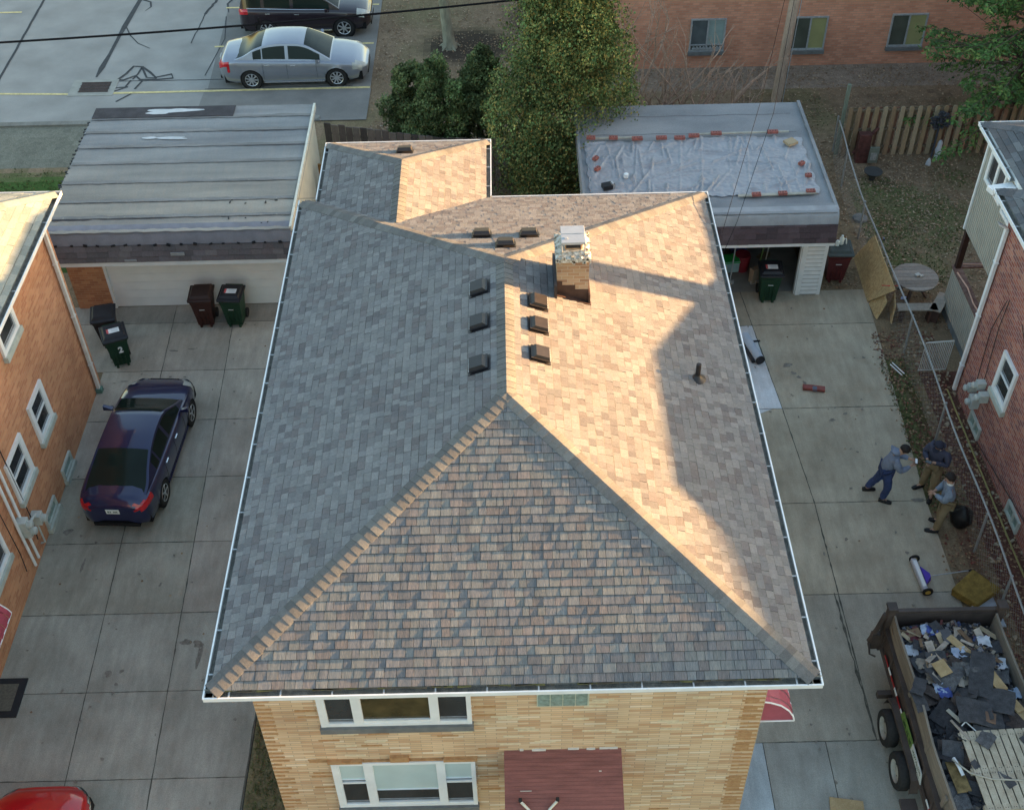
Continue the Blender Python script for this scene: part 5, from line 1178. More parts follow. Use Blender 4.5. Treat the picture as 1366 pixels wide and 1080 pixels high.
def person(label, x, y, rz, jk, tr, sh, hairm, J_, cap=None, hood=False, held='phone', facial=None):
    """J_: joints in metres, facing +X, left is +Y.  keys: pel, chest, neck, head, and l_/r_ sho elb wri hip kne ank toe"""
    root = thing('person', label, 'person')
    j = {k: Vector(v) for k, v in J_.items()}
    vs = []; es = []; rd = []
    def add(p, r, par=None): vs.append(Vector(p)); rd.append(r); i = len(vs)-1; (es.append((par, i)) if par is not None else None); return i
    pel = add(j['pel'], .115); w_ = add(j['pel'].lerp(j['chest'], .5), .105, pel); ch_ = add(j['chest'], .115, w_); nk = add(j['neck'], .06, ch_)
    up = (j['head']-j['neck']).normalized(); h1 = add(j['head']-up*.05, .078, nk); h2 = add(j['head']+up*.04, .094, h1); add(j['head']+up*.10, .068, h2)
    f = j['face'].normalized()
    for s in ('l', 'r'):
        a = add(j[s+'_sho'], .05, ch_); b = add(j[s+'_elb'], .044, a); c = add(j[s+'_wri'], .029, b); d_ = (j[s+'_wri']-j[s+'_elb']).normalized()
        pm_ = add(j[s+'_wri']+d_*.05, (.038, .02), c); 
        a = add(j[s+'_hip'], .078, pel); b = add(j[s+'_kne'], .058, a); c = add(j[s+'_ank'], .038, b); add(j[s+'_toe'], .035, c)
    body = skinmesh('body', vs, es, rd, SKIN, root)
    keep = [(j['head'], .26), (j['neck'], .04), (j['l_wri'], .10), (j['r_wri'], .10), (j['l_ank'], .12), (j['r_ank'], .12)]
    for v in body.data.vertices:
        if all((v.co-c0).length > r0 for c0, r0 in keep): v.co -= v.normal*.030
    # fingers, thumb, nose, ears joined into the body mesh
    mb = MB()
    for s, sg in (('l', 1), ('r', -1)):
        d_ = (j[s+'_wri']-j[s+'_elb']).normalized(); sd = V(0, 0, 1).cross(d_).normalized()*sg*-1; dn = d_.cross(sd)*(-sg); dn = -dn if dn.z > 0 else dn
        base = j[s+'_wri']+d_*.075
        for k, l in enumerate((.062, .07, .066, .052)):
            o = base+sd*((k-1.5)*.019); mb.tube([o-d_*.02, o+d_*l*.5+dn*.006, o+d_*l*.85+dn*l*.35, o+d_*l*.95+dn*l*.75], [.009, .0085, .0078, .006], 7)
        o = j[s+'_wri']+d_*.03+sd*(-.034); mb.tube([o, o-sd*.02+d_*.025, o-sd*.018+d_*.055+dn*.01], [.011, .010, .007], 7)
    H = j['head']; sde = up.cross(f).normalized()
    mb.tube([H+f*.085+up*.02, H+f*.112-up*.015, H+f*.09-up*.025], [.010, .014, .009], 7)
    for q in (1, -1): mb.tube([H+sde*q*.088+up*.02-f*.01, H+sde*q*.1+up*.0-f*.012, H+sde*q*.086-up*.03-f*.005], [.013, .015, .008], 6)
    mb.tube([H+f*.088-up*.05+sde*.022, H+f*.094-up*.052, H+f*.088-up*.05-sde*.022], [.005, .008, .005], 6, m=1)
    for q in (1, -1): mb.lathe(H+f*.084+up*.018+sde*q*.033, [(.001, -.008), (.011, 0), (.001, .008)], 8, m=2)
    ex = mb.build('x', [SKIN, mat('lips', (.3, .12, .10), .5), BLACK], root, smooth=True)
    bpy.context.view_layer.update()
    bm = bmesh.new(); bm.from_mesh(body.data); n0 = len(bm.faces); bm.from_mesh(ex.data); bm.faces.ensure_lookup_table()
    src = [p.material_index for p in ex.data.polygons]
    for i, q in enumerate(src): bm.faces[n0+i].material_index = q
    bm.to_mesh(body.data); bm.free(); body.data.materials.append(ex.data.materials[1]); body.data.materials.append(ex.data.materials[2]); bpy.data.objects.remove(ex)
    # jacket
    vs.clear(); es.clear(); rd.clear()
    lo = add(j['pel']+V(0, 0, .0), .180); w_ = add(j['pel'].lerp(j['chest'], .5), .185, lo); c_ = add(j['chest']+V(0, 0, .02), .185, w_); nk = add(j['neck']-up*.02, .10, c_)
    for s in ('l', 'r'):
        a = add(j[s+'_sho'], .105, c_); e = add(j[s+'_elb'], .076, a); dd = (j[s+'_elb']-j[s+'_wri']).normalized(); add(j[s+'_wri']+dd*.035, .046, e)
    jo = skinmesh('jacket', vs, es, rd, jk, root)
    for v in jo.data.vertices:
        n_ = noise.noise(v.co*9)*.018+abs(noise.noise(v.co*20))*.014; v.co += v.normal*n_
    # trousers
    vs.clear(); es.clear(); rd.clear()
    p0 = add(j['pel']-V(0, 0, .02), .15)
    for s in ('l', 'r'):
        a = add(j[s+'_hip'], .115, p0); b = add(j[s+'_kne'], .09, a); dd = (j[s+'_kne']-j[s+'_ank']).normalized(); add(j[s+'_ank']+dd*.0, .074, b)
    to = skinmesh('trousers', vs, es, rd, tr, root)
    for v in to.data.vertices: v.co += v.normal*(noise.noise(v.co*12)*.014+abs(noise.noise(v.co*24))*.008)
    # shoes
    for s in ('l', 'r'):
        a = j[s+'_ank']; t = j[s+'_toe']; d_ = (t-a); d_.z = 0; d_.normalize()
        mb = MB(); base = V(a.x, a.y, t.z-.035)-d_*.07; sd = V(-d_.y, d_.x, 0)
        prof = [(0, .035, .09), (.08, .045, .10), (.16, .05, .075), (.24, .052, .055), (.29, .035, .04)]
        P = []
        for l, w2, h in prof: 
            o = base+d_*l; P.append([o-sd*w2, o-sd*w2+V(0, 0, h*.6), o-sd*w2*.5+V(0, 0, h), o+sd*w2*.5+V(0, 0, h), o+sd*w2+V(0, 0, h*.6), o+sd*w2])
        mb.grid(P, flip=True); mb.poly(P[0][::-1]); mb.poly(P[-1]); so = mb.build('shoe', sh, root, smooth=True, recalc=True, angle=70)
        mb = MB(); mb.grid([[p[0]-V(0, 0, .0), p[5]] for p in P]); mb.grid([[p[0]-sd*.004, p[0]-V(0, 0, .02)-sd*.004] for p in P]); mb.grid([[p[5]+sd*.004, p[5]-V(0, 0, .02)+sd*.004] for p in P]); mb.build('sole', WHITE if s == 'l' and hood else RUBBER, so)
    # hair or cap
    hr = bmesh.new(); bmesh.ops.create_icosphere(hr, subdivisions=3, radius=.108)
    me = bpy.data.meshes.new('hair'); 
    for v in list(hr.verts):
        d = v.co.dot(f); u_ = v.co.dot(up)
        if (u_ < -.01 and d > -.02) or u_ < -.06: hr.verts.remove(v)
        elif d > .06 and u_ < .045: hr.verts.remove(v)
    for v in hr.verts: v.co = v.co*(1+.06*noise.noise(v.co*40))+H+up*.035-f*.012
    hr.to_mesh(me); hr.free(); me.materials.append(hairm); ho = bpy.data.objects.new('hair' if not cap else 'cap', me); C.objects.link(ho); ho.parent = root
    md = ho.modifiers.new('t', 'SOLIDIFY'); md.thickness = .014; md.offset = 0
    me.polygons.foreach_set('use_smooth', [True]*len(me.polygons))
    if cap:
        mb = MB(); P = []
        for r_ in (.085, .115, .155, .175):
            P.append([H+up*(.045-.25*(r_-.085))+(f*math.cos(a)*r_+sde*math.sin(a)*min(r_, .1)) for a in [(-50+100*k/8)*PI/180 for k in range(9)]])
        mb.grid(P); mb.grid(P, flip=True); mb.build('cap_peak', hairm, ho)
    if hood:
        mb = MB(); mb.lathe((0, 0, 0), [(.05, -.03), (.1, .0), (.105, .04), (.07, .07)], 16); 
        mb.v = [tuple(j['neck']-f*.06+up*.0+Vector(v)) for v in mb.v]; mb.build('hood', jk, root, smooth=True)
    mb = MB(); mb.lathe(tuple(j['neck']), [(.068, -.02), (.075, .02), (.07, .045)], 16, m=0, cap=False); mb.build('collar', hood or WHITE, root, smooth=True)
    place(root, x, y, rz)
    return root, j
def phone(root_loc, rz, p, label, m=None, sc=1):
    Q = Matrix.Rotation(rz, 3, 'Z'); w_ = Q @ Vector(p)+Vector(root_loc)
    mb = MB(); mb.rbox(w_, .075*sc, .15*sc, .012, rz, .3, .3); mb.rbox(w_+V(0, 0, .008), .065*sc, .135*sc, .004, rz, .3, .3, m=1)
    o = mb.build('phone', [BLACK, m or DARKGLASS], bevel=.003); tag(o, label, 'phone'); return o
base = dict(pel=(0, 0, .93), chest=(.03, 0, 1.27), neck=(.05, 0, 1.45), head=(.09, 0, 1.59), face=(1, 0, -.3),
            l_sho=(.03, .19, 1.38), r_sho=(.03, -.19, 1.38), l_elb=(.10, .25, 1.12), r_elb=(.10, -.25, 1.12), l_wri=(.33, .10, 1.15), r_wri=(.33, -.10, 1.15),
            l_hip=(0, .10, .90), r_hip=(0, -.10, .90), l_kne=(.03, .12, .50), r_kne=(.03, -.12, .50), l_ank=(0, .13, .09), r_ank=(0, -.13, .09), l_toe=(.13, .14, .045), r_toe=(.13, -.14, .045))
JEAN = mat('blue_denim', (.035, .055, .14), .8, .25, 9, bump=.2, fine=.15); KHA = mat('khaki_cloth', (.22, .17, .10), .85, .15, 7, bump=.2); GRYJ = mat('grey_blue_jacket', (.17, .20, .27), .8, .12, 8, bump=.2, fine=.08); NAVJ = mat('navy_jacket', (.05, .055, .09), .8, .15, 8, bump=.2); BLUJ = mat('pale_blue_sweater', (.18, .22, .28), .85, .18, 9, bump=.3, fine=.1)
SHOE = mat('black_shoe', (.012, .012, .013), .5); HAIRB = mat('black_brown_hair', (.015, .011, .010), .7, .2, 30)
p1 = dict(base, pel=(-.03, 0, .89), chest=(.05, 0, 1.22), neck=(.13, 0, 1.39), head=(.24, 0, 1.50), face=(.8, 0, -.6), l_sho=(.07, .19, 1.33), r_sho=(.07, -.19, 1.33), l_elb=(.22, .25, 1.10), r_elb=(.24, -.23, 1.08), l_wri=(.46, .10, 1.15), r_wri=(.46, -.06, 1.12),
          l_hip=(0, .1, .86), r_hip=(0, -.1, .86), l_kne=(-.08, .15, .47), r_kne=(.10, -.13, .48), l_ank=(-.28, .16, .10), r_ank=(.04, -.14, .09), l_toe=(-.16, .18, .045), r_toe=(.17, -.17, .045))
person('person in jeans and a grey hooded jacket leaning forward over a lit phone', 8.08, 17.5, R(-8), GRYJ, JEAN, SHOE, HAIRB, p1, hood=GRYJ)
phone((8.08, 17.5, 0), R(-8), (.565, .03, 1.17), 'bright white phone held out by the leaning person in jeans', mat('bright_phone_screen', (.8, .82, .85), .3), .9)
p2 = dict(base, chest=(.05, 0, 1.26), neck=(.09, 0, 1.44), head=(.16, .01, 1.55), face=(.8, 0, -.6), l_wri=(.27, .06, 1.17), r_wri=(.28, -.08, 1.14), l_ank=(.10, .17, .09), l_kne=(.09, .13, .5), l_toe=(.23, .22, .045), r_ank=(-.02, -.17, .09), r_toe=(.10, -.22, .045), l_elb=(.06, .28, 1.10), r_elb=(.06, -.28, 1.10))
person('person in a navy jacket, navy cap and khaki trousers looking down at a phone', 9.17, 17.62, R(-140), NAVJ, KHA, SHOE, mat('navy_cap_cloth', (.02, .022, .04), .8), p2, cap=True, hood=mat('pale_fur_collar', (.45, .42, .42), .9))
phone((9.17, 17.62, 0), R(-140), (.36, -.01, 1.19), 'black phone in the hands of the person in the navy cap')
p3 = dict(base, chest=(.03, 0, 1.25), neck=(.06, 0, 1.43), head=(.10, 0, 1.56), face=(1, .1, -.35), l_wri=(.30, .05, 1.10), r_wri=(.30, -.05, 1.08), l_ank=(.06, .12, .09), l_toe=(.19, .12, .045), r_ank=(-.02, -.16, .09), r_toe=(.11, -.2, .045))
person('person in a pale blue sweater and khaki trousers standing nearest the trailer', 9.12, 16.55, R(165), BLUJ, KHA, SHOE, HAIRB, p3)
mb = MB(); rr = random.Random(5)
prof = [(.05, 0), (.20, .03), (.24, .2), (.21, .36), (.10, .46), (.05, .52)]
mb.lathe((9.62, 16.7, 0), prof, 22)
mb.v = [(a+.06*noise.noise(V(a*5, b*5, c_*5)), b+.06*noise.noise(V(b*5, a*5, c_*5)), c_) for a, b, c_ in mb.v]
tag(mb.build('rubbish_bag', mat('black_bag_plastic', (.012, .012, .013), .35, .2, 9, bump=.3), smooth=True, angle=180), 'black plastic bag on the leaves behind the person in the pale sweater', 'bag')
SUN_E, SUN_C, SKY_S, EXPO = 5.0, (1, .585, .25), .125, 3.0
CAMP = [1.59963146e+03,7.68973562e-01,1.40609100e-03,-2.15611369e-02]
# ------------------------------------------------------------------ dump trailer
TX0, TX1, TY0, TY1 = 6.98, 9.02, 8.4, 13.28
TR = thing('dump_trailer', 'dark steel dump trailer with plank sides heaped with torn roofing in the bottom right corner', 'trailer', (8, 11, 0))
TB = mat('trailer_dark_steel', (.06, .045, .04), .6, .3, 3, fine=.15, spec=.4); PLK = mat('worn_side_plank', (.19, .165, .135), .85, .2, 3, bump=.2, bscale=30, stretch=(4, .5, 4), fine=.12)
mb = MB(); mb.box((TX0, TY0, .62), (TX0+.05, TY1, 1.2)); mb.box((TX1-.05, TY0, .62), (TX1, TY1, 1.2))
for x, s in ((TX0, -1), (TX1, 1)):
    mb.box((x-.04 if s < 0 else x, TY0, .60), (x if s < 0 else x+.04, TY1, .70)); mb.box((x-.04 if s < 0 else x, TY0, 1.14), (x if s < 0 else x+.04, TY1, 1.2))
    for k in range(9): y = TY0+.2+k*.56; mb.box((x-.035 if s < 0 else x, y, .70), (x if s < 0 else x+.035, y+.07, 1.14))
mb.build('side_panel', TB, TR)
mb = MB(); mb.box((TX0+.05, TY1-.05, .62), (TX1-.05, TY1, 1.52)); mb.box((TX0-.02, TY1-.03, 1.52), (TX1+.02, TY1+.05, 1.60)); mb.build('front_panel', TB, TR)
mb = MB(); mb.box((TX0+.05, TY0, .60), (TX1-.05, TY1-.05, .66)); mb.build('bed', TB, TR)
for x0, x1, l in ((TX0+.055, TX0+.095, 'plank'), (TX1-.095, TX1-.055, 'plank')):
    mb = MB(); n = 30; P = [[], [], [], []]
    for k in range(n+1):
        y = TY0+(TY1-.12-TY0)*k/n; o = .02*math.sin(k*.4)+.015*math.sin(k*.17+1); zt_ = 1.62+.01*math.sin(k*.8)
        P[0].append((x0+o, y, 1.0)); P[1].append((x0+o, y, zt_)); P[2].append((x1+o, y, zt_)); P[3].append((x1+o, y, 1.0))
    mb.grid(P, flip=True); mb.poly([P[i][-1] for i in range(4)]); o_ = mb.build('side_plank', PLK, TR)
mb = MB()
for y in (9.6, 10.6, 11.7, 12.6): mb.rbox((TX0+.045, y, 1.30), .035, .09, .46, 0, .12)
for y in (10.2, 11.5, 12.4): mb.rbox((TX1-.04, y, 1.3), .035, .09, .46)
mb.build('plank_brace', PLK, TR)
for x in (TX0, TX1):
    mb = MB(); mb.box((x-.06, TY1-.12, .5), (x+.06, TY1+.02, 1.74)); mb.box((x-.09, TY1-.14, 1.74), (x+.09, TY1+.05, 1.80)); mb.build('corner_post', TB, TR)
mb = MB(); mb.tube([(TX0-.06, TY1-.0, 1.5), (TX0-.13, TY1-.02, 1.1), (TX0-.24, TY1-.05, .72)], .05, 6); mb.tube([(TX0-.24, TY1-.05, .72), (TX0-.26, TY1-.28, .62), (TX0-.16, TY1-.34, .62)], .022, 6); mb.box((TX0-.22, TY1-.1, .52), (TX0-.02, TY1+.02, .95)); mb.build('latch_arm', TB, TR, smooth=True)
REDT = mat('reflective_red', (.30, .015, .015), .4); WHT = mat('reflective_white', (.75, .75, .72), .4)
mb = MB(); y = TY1-.45; k = 0
while y > TY0+.1:
    if not (10.15 < y < 11.62): mb.box((TX0-.050, y-(.17 if k % 2 else .27), .79), (TX0-.036, y, .835 if k % 2 else .83), 1 if k % 2 else 0)
    y -= (.17 if k % 2 else .27); k += 1
mb.box((TX0-.045, TY0, .74), (TX0-.03, TY1-.4, .785), 2); mb.build('reflective_tape', [REDT, WHT, TB], TR)
SG = mat('lime_sign', (.12, .20, .05), .5, .1, 5, fine=.1); SW = mat('pale_sign', (.52, .54, .52), .5, .06, 5)
mb = MB(); mb.hexa([(TX0-.062, 10.88, .74), (TX0-.045, 10.88, .74), (TX0-.045, 11.60, .74), (TX0-.062, 11.60, .74)], [(TX0-.062, 10.88, .99), (TX0-.045, 10.88, .99), (TX0-.045, 11.52, .99), (TX0-.062, 11.52, .99)], 0)
mb.hexa([(TX0-.062, 10.22, .76), (TX0-.045, 10.22, .76), (TX0-.045, 10.88, .745), (TX0-.062, 10.88, .745)], [(TX0-.062, 10.30, .98), (TX0-.045, 10.30, .98), (TX0-.045, 10.88, .985), (TX0-.062, 10.88, .985)], 1)
sgn = mb.build('sign_board', [SG, SW], TR); mb = MB()
for k in range(9):
    y = 11.40-.055*k; h = rnd.uniform(.05, .10)
    if k not in (3, 6): mb.rbox((TX0-.0645, y, .88), .004, .028, h, 0, J(0, .4)); mb.rbox((TX0-.0645, y-.012, .86+J(0, .03)), .004, .03, .016, 0, J(0, .5))
for k in range(26): mb.rbox((TX0-.0645, 10.80-.019*k, .90+J(0, .03)), .004, .009, rnd.uniform(.02, .05), 0, J(0, .5)); mb.rbox((TX0-.0645, 10.8-.019*k, .80+J(0, .012)), .004, .008, .022, 0, J(0, .5))
mb.build('sign_marks', mat('dark_green_ink', (.02, .05, .02), .5), sgn)
# undercarriage
mb = MB(); mb.box((7.15, 8.0, .42), (7.3, 13.2, .60)); mb.box((8.7, 8.0, .42), (8.85, 13.2, .60)); 
for y in (10.72, 11.58): mb.tube([(6.8, y, .34), (9.2, y, .34)], .05, 8)
mb.build('frame', TB, TR)
for y in (10.72, 11.58):
    for x, s in ((6.79, -1), (9.21, 1)):
        mb = MB(); mb.lathe((x, y, .345), [(.21, -.10), (.32, -.105), (.345, -.07), (.345, .07), (.32, .105), (.21, .10)], 36, 'X', cap=False); w_ = mb.build('wheel', RUBBER, TR, smooth=True)
        mb = MB(); mb.lathe((x, y, .345), [(.215, s*.10), (.20, s*.085), (.19, s*.03), (.09, s*.02), (.08, s*.06), (.0, s*.065)], 30, 'X', cap=False)
        for k in range(8): a = 2*PI*k/8; mb.lathe((x, y+.14*math.cos(a), .345+.14*math.sin(a)), [(.026, s*.031), (.026, s*.034)], 10, 'X', m=1)
        mb.build('rim', [mat('dusty_rim', (.30, .30, .28), .6, .15, 9), BLACK], w_, smooth=True)
for s, x in ((-1, 6.84), (1, 9.16)):
    mb = MB(); pr = [(12.06, .42), (11.98, .72), (11.8, .80), (10.5, .80), (10.32, .72), (10.24, .42)]
    mb.grid([[(x-.03, y, z) for y, z in pr], [(x+.12, y, z) for y, z in pr]]); mb.grid([[(x-.03, y, z-.01) for y, z in pr], [(x+.12, y, z-.01) for y, z in pr]], flip=True); mb.grid([[(x-.03 if s < 0 else x+.12, y, z+.005) for y, z in pr], [(x-.03 if s < 0 else x+.12, y, z-.06) for y, z in pr]]); mb.build('mudguard', TB, TR)
for a, b in (((6.62, 9.9, .35), (6.9, 10.15, .42)), ((6.7, 12.15, .42), (6.98, 12.25, .55))): mb = MB(); mb.box(a, b); mb.build('step', TB, TR)
# rubble heap: one mass of torn roofing, with countable boards lying on it
def heapz(x, y):
    u = (x-TX0)/(TX1-TX0); v = (y-8.4)/(TY1-8.4)
    return 1.17+.33*math.sin(PI*max(0, min(1, u)))**.6*(.5+.5*math.sin(PI*min(1, max(0, (v-.1)))*.9))-.1*sm(.8, 1, v)+.10*fbm(x, y, 2.5, 9)+.05*fbm(x, y, 8, 4)
HM = mat('torn_roofing_mass', (1, 1, 1), .9, .25, 14, bump=.5, bscale=50, attr=True, fine=.3)
mb = MB(); gx_ = np.arange(TX0+.1, TX1-.09, .04); gy_ = np.arange(8.5, TY1-.06, .04)
def hcol(i, j):
    x = gx_[j]; y = gy_[i]; n = fbm(x, y, 5, 6)
    return (.035, .037, .046) if y < 12.1 or n > .1 else rnd.choice(((.14, .12, .10), (.08, .07, .07), (.05, .05, .06), (.2, .17, .14)))
mb.grid([[(x, y, heapz(x, y)+J(0, .012)) for x in gx_] for y in gy_], 0, hcol)
tag(mb.build('roofing_rubble', HM), 'mass of torn dark roofing filling the trailer', 'rubble', kind='stuff')
mb = MB()
for k in range(2000):
    x = rnd.uniform(TX0+.15, TX1-.15); y = rnd.uniform(9.0, TY1-.12); far = y > 12.0
    s = rnd.uniform(.015, .06); c = rnd.choice(((.05, .052, .062), (.035, .035, .042), (.08, .08, .09), (.12, .10, .085)) if not far else ((.22, .18, .14), (.30, .26, .21), (.10, .08, .08), (.06, .06, .08), (.18, .06, .06), (.22, .22, .24), (.05, .07, .16), (.26, .2, .13), (.06, .05, .05)))
    mb.rbox((x, y, heapz(x, y)+.02), s*rnd.uniform(.6, 2.4), s, .006+.01*rnd.random(), rnd.random()*6, J(0, .6), J(0, .6), c=c)
tag(mb.build('roofing_scraps', PAINTATT), 'countless small shingle and wood scraps strewn over the trailer load', 'rubble', kind='stuff')
SHS = mat('old_shingle_sheet', (.055, .056, .062), .85, .25, 10, bump=.5, bscale=70, fine=.25)
def sheet(x, y, w_, l, rz, bend, z=.06, m=SHS, label='torn dark shingle sheet in the trailer heap', name='shingle_sheet', grp='torn shingle sheets in the trailer', cat='shingle sheet', tilt=0.0, th=.008):
    mb = MB(); P = []; Q = Matrix.Rotation(rz, 3, 'Z'); ph = rnd.random()*6
    for i in range(7):
        row = []
        for j in range(6):
            u = (i/6-.5)*l; v = (j/5-.5)*w_; jag = .02*noise.noise(V(i*3.1+x*9, j*2.3, y*7)) if i in (0, 6) or j in (0, 5) else 0
            p = Q @ V(v+jag, u+jag, 0); zz = heapz(x, y)+z+bend*math.sin((u/l)*2.6+ph)+tilt*u+.02*noise.noise(V(x+u*4, y+v*4, 1))
            row.append((min(TX1-.1, max(TX0+.1, x+p.x)) if z < .2 else x+p.x, y+p.y, zz))
        P.append(row)
    mb.grid(P); mb.grid([[(a, b, c-th) for a, b, c in r] for r in P], flip=True)
    for e_ in (P[0], P[-1][::-1], [r[-1] for r in P], [r[0] for r in P][::-1]): mb.grid([[(a, b, c-th) for a, b, c in e_], e_])
    o = mb.build(name, m, smooth=True, angle=50); return tag(o, label, cat, grp)
SHV = [SHS, mat('old_shingle_black', (.028, .028, .033), .9, .3, 12, bump=.5, bscale=60, fine=.3), mat('old_shingle_grey', (.095, .095, .10), .9, .3, 12, bump=.5, bscale=60, fine=.3), mat('old_shingle_brown', (.07, .055, .05), .9, .3, 12, bump=.5, bscale=60, fine=.3)]
for k in range(88):
    x = rnd.uniform(7.2, 8.8); y = rnd.uniform(9.3, 12.25)
    sheet(x, y, rnd.uniform(.16, .38), rnd.uniform(.25, .7), rnd.random()*6.28, rnd.uniform(.02, .09), rnd.uniform(.02, .12), m=rnd.choice(SHV), tilt=J(0, .3))
for k in range(26):
    x = rnd.uniform(7.15, 8.8); y = rnd.uniform(11.7, 13.05); w_ = rnd.uniform(.05, .16); l = rnd.uniform(.15, .4)
    mb = MB(); mb.rbox((x, y, heapz(x, y)+.07), w_, l, .014, rnd.random()*6.28, J(0, .5), J(0, .5)); tag(mb.build('wood_scrap', rnd.choice([mat('tan_scrap_wood', (.38, .30, .20), .85, .2, 9), mat('pale_scrap_board', (.42, .36, .30), .85, .2, 9), mat('brown_scrap_wood', (.20, .13, .08), .85, .2, 9)])), 'small broken wood scrap near the front panel of the trailer', 'wood scrap', 'small wood scraps in the trailer')
for k in range(9): sheet(rnd.uniform(7.2, 8.8), rnd.uniform(12.1, 13.0), .2, .35, rnd.random()*6, .03, .05)
big = [(8.25, 11.85, .42, .95, -.35, .02, .14, 'broad flat dark roofing sheet slanting down from the plywood strips'), (7.98, 11.05, .5, .8, 1.45, .09, .16, 'large curved slate blue shingle mat in the middle of the heap'), (8.35, 11.3, .5, .6, 1.2, .08, .17, 'rumpled black shingle mat on the crest of the heap')]
for x, y, w_, l, rz, b, z, lb in big: sheet(x, y, w_, l, rz, b, z, label=lb)
PL_ = mat('plywood_scrap', (.33, .225, .11), .8, .2, 6, fine=.15, col2=(.42, .31, .17)); WDG = mat('grey_scrap_wood', (.30, .26, .22), .8, .2, 9); CARD = mat('dirty_cardboard', (.27, .21, .16), .85, .2, 5)
def plank(x, y, w_, l, rz, m, label, z=.12, rx=0, name='board', cat='board', th=.016, grp='broken boards in the trailer'):
    mb = MB(); mb.rbox((x, y, heapz(x, y)+z), w_, l, th, rz, rx, J(0, .12)); tag(mb.build(name, m), label, cat, grp)
for a in [(8.10, 12.45, .14, .62, .62, PL_, 'ochre pointed plywood strip near the front panel of the trailer'), (7.62, 12.38, .09, .62, -.85, WDG, 'pale pinkish stick lying across the front of the trailer heap'), (7.58, 11.98, .24, .30, .35, PL_, 'tan square of plywood near the left plank of the trailer'), (8.55, 11.55, .17, .95, .42, PL_, 'long ochre plywood strip on the right of the trailer heap'), (8.68, 11.25, .13, 1.1, .45, PL_, 'narrow tan plywood strip, rightmost in the heap'), (8.45, 11.75, .2, .5, .35, PL_, 'short ochre plywood piece under the long strips'), (7.55, 11.05, .07, .30, .6, BAT, 'small pale yellow board chip beside the blue shingle mat'), (7.56, 10.75, .04, .45, .5, WDG, 'thin grey lath at the left of the shingle mat'), (8.1, 10.98, .22, .26, 1.2, mat('brown_scrap_panel', (.16, .10, .07), .8), 'brown panel scrap lying on the curved shingle mat'), (7.9, 12.72, .2, .3, .2, mat('slate_scrap', (.09, .09, .10), .8), 'slate coloured panel scrap in front of the front panel')]:
    plank(*a[:6], a[6], z=.16 if a[1] < 12 else .1)
RAG = {'white': (.55, .57, .62), 'blue': (.06, .09, .30), 'teal': (.05, .16, .14), 'tan': (.30, .25, .20), 'maroon': (.12, .03, .04), 'pale blue': (.35, .42, .55)}
for x, y, cn, l in ((7.62, 12.95, 'pale blue', 'pale blue crumpled rag'), (7.72, 12.9, 'blue', 'deep blue crumpled rag'), (7.35, 12.85, 'maroon', 'maroon crumpled rag'), (7.25, 12.55, 'white', 'white crumpled wrapper'), (8.0, 12.35, 'pale blue', 'pale blue plastic sheet'), (7.95, 12.05, 'teal', 'teal crumpled wrapper'), (7.35, 12.2, 'tan', 'tan crumpled cardboard'), (7.42, 11.85, 'tan', 'pinkish tan torn cardboard'), (8.0, 11.8, 'tan', 'tan torn cardboard'), (7.5, 11.65, 'pale blue', 'light blue wrapper'), (7.55, 11.55, 'blue', 'dark blue wrapper'), (8.6, 12.7, 'white', 'white torn paper'), (8.85, 11.6, 'pale blue', 'pale blue wrapper'), (8.75, 12.2, 'white', 'white paper chip')):
    mb = MB(); P = [[(x+(i/6-.5)*.24+J(0, .02), y+(q/6-.5)*.22+J(0, .02), heapz(x, y)+.07+.06*noise.noise(V(i*.9+x*7, q*.9, y*5))+J(0, .012)) for i in range(7)] for q in range(7)]; mb.grid(P)
    spot = 'against the front panel' if y > 12.7 else 'near the left plank' if x < 7.6 else 'near the right plank' if x > 8.5 else 'in the middle of the load'
    tag(mb.build('crumpled_scrap', mat('scrap_'+cn.replace(' ', '_'), RAG[cn], .7, .15, 9), smooth=True, angle=180), l+' in the trailer, '+spot, 'scrap', 'rags and wrappers in the trailer')
# pallet
PT = thing('wooden_pallet', 'pale slatted wooden pallet lying on the near right part of the trailer load', 'pallet', (8.15, 10.0, 0))
PLT = mat('pallet_wood', (.33, .285, .215), .85, .15, 6, bump=.2, fine=.15, col2=(.45, .40, .31))
QZ = Matrix.Rotation(.04, 3, 'Z'); o0 = V(7.52, 10.72, 1.62)
for k in range(9):
    mb = MB(); x = .075+k*.135
    if k == 5: w_ = .13
    c_ = o0+QZ @ V(x, -.72, 0)+V(0, 0, J(0, .004)); mb.rbox(c_, .112, 1.44, .018, .04); 
    for y in (.02, .62, .70, 1.32): 
        for q in (-.02, .02): mb.rbox(o0+QZ @ V(x+q, -.08-y, .0105), .012, .014, .003, 0, m=1)
    mb.build('slat', [PLT, BLACK], PT)
for y in (.06, .72, 1.38):
    mb = MB(); mb.rbox(o0+QZ @ V(.6, -y, -.055), 1.22, .09, .09, .04); mb.build('bearer', PLT, PT)
for x, y, w_ in ((7.62, 10.1, .12), (8.1, 9.75, .16), (8.62, 10.55, .2)):
    mb = MB(); mb.rbox((x, y, 1.64), w_, .14, .01, .5, .1); tag(mb.build('shingle_sheet', SHS), {7.62: 'small dark shingle scrap on the left edge of the pallet', 8.1: 'dark triangular shingle scrap near the middle of the pallet', 8.62: 'dark shingle scrap on the far right corner of the pallet'}[x], 'shingle sheet', 'torn shingle sheets in the trailer')
plank(7.35, 10.0, .24, .6, .1, mat('rotten_board', (.20, .14, .06), .9, .4, 9), 'rotten mossy brown board between the left plank and the pallet', z=.1)
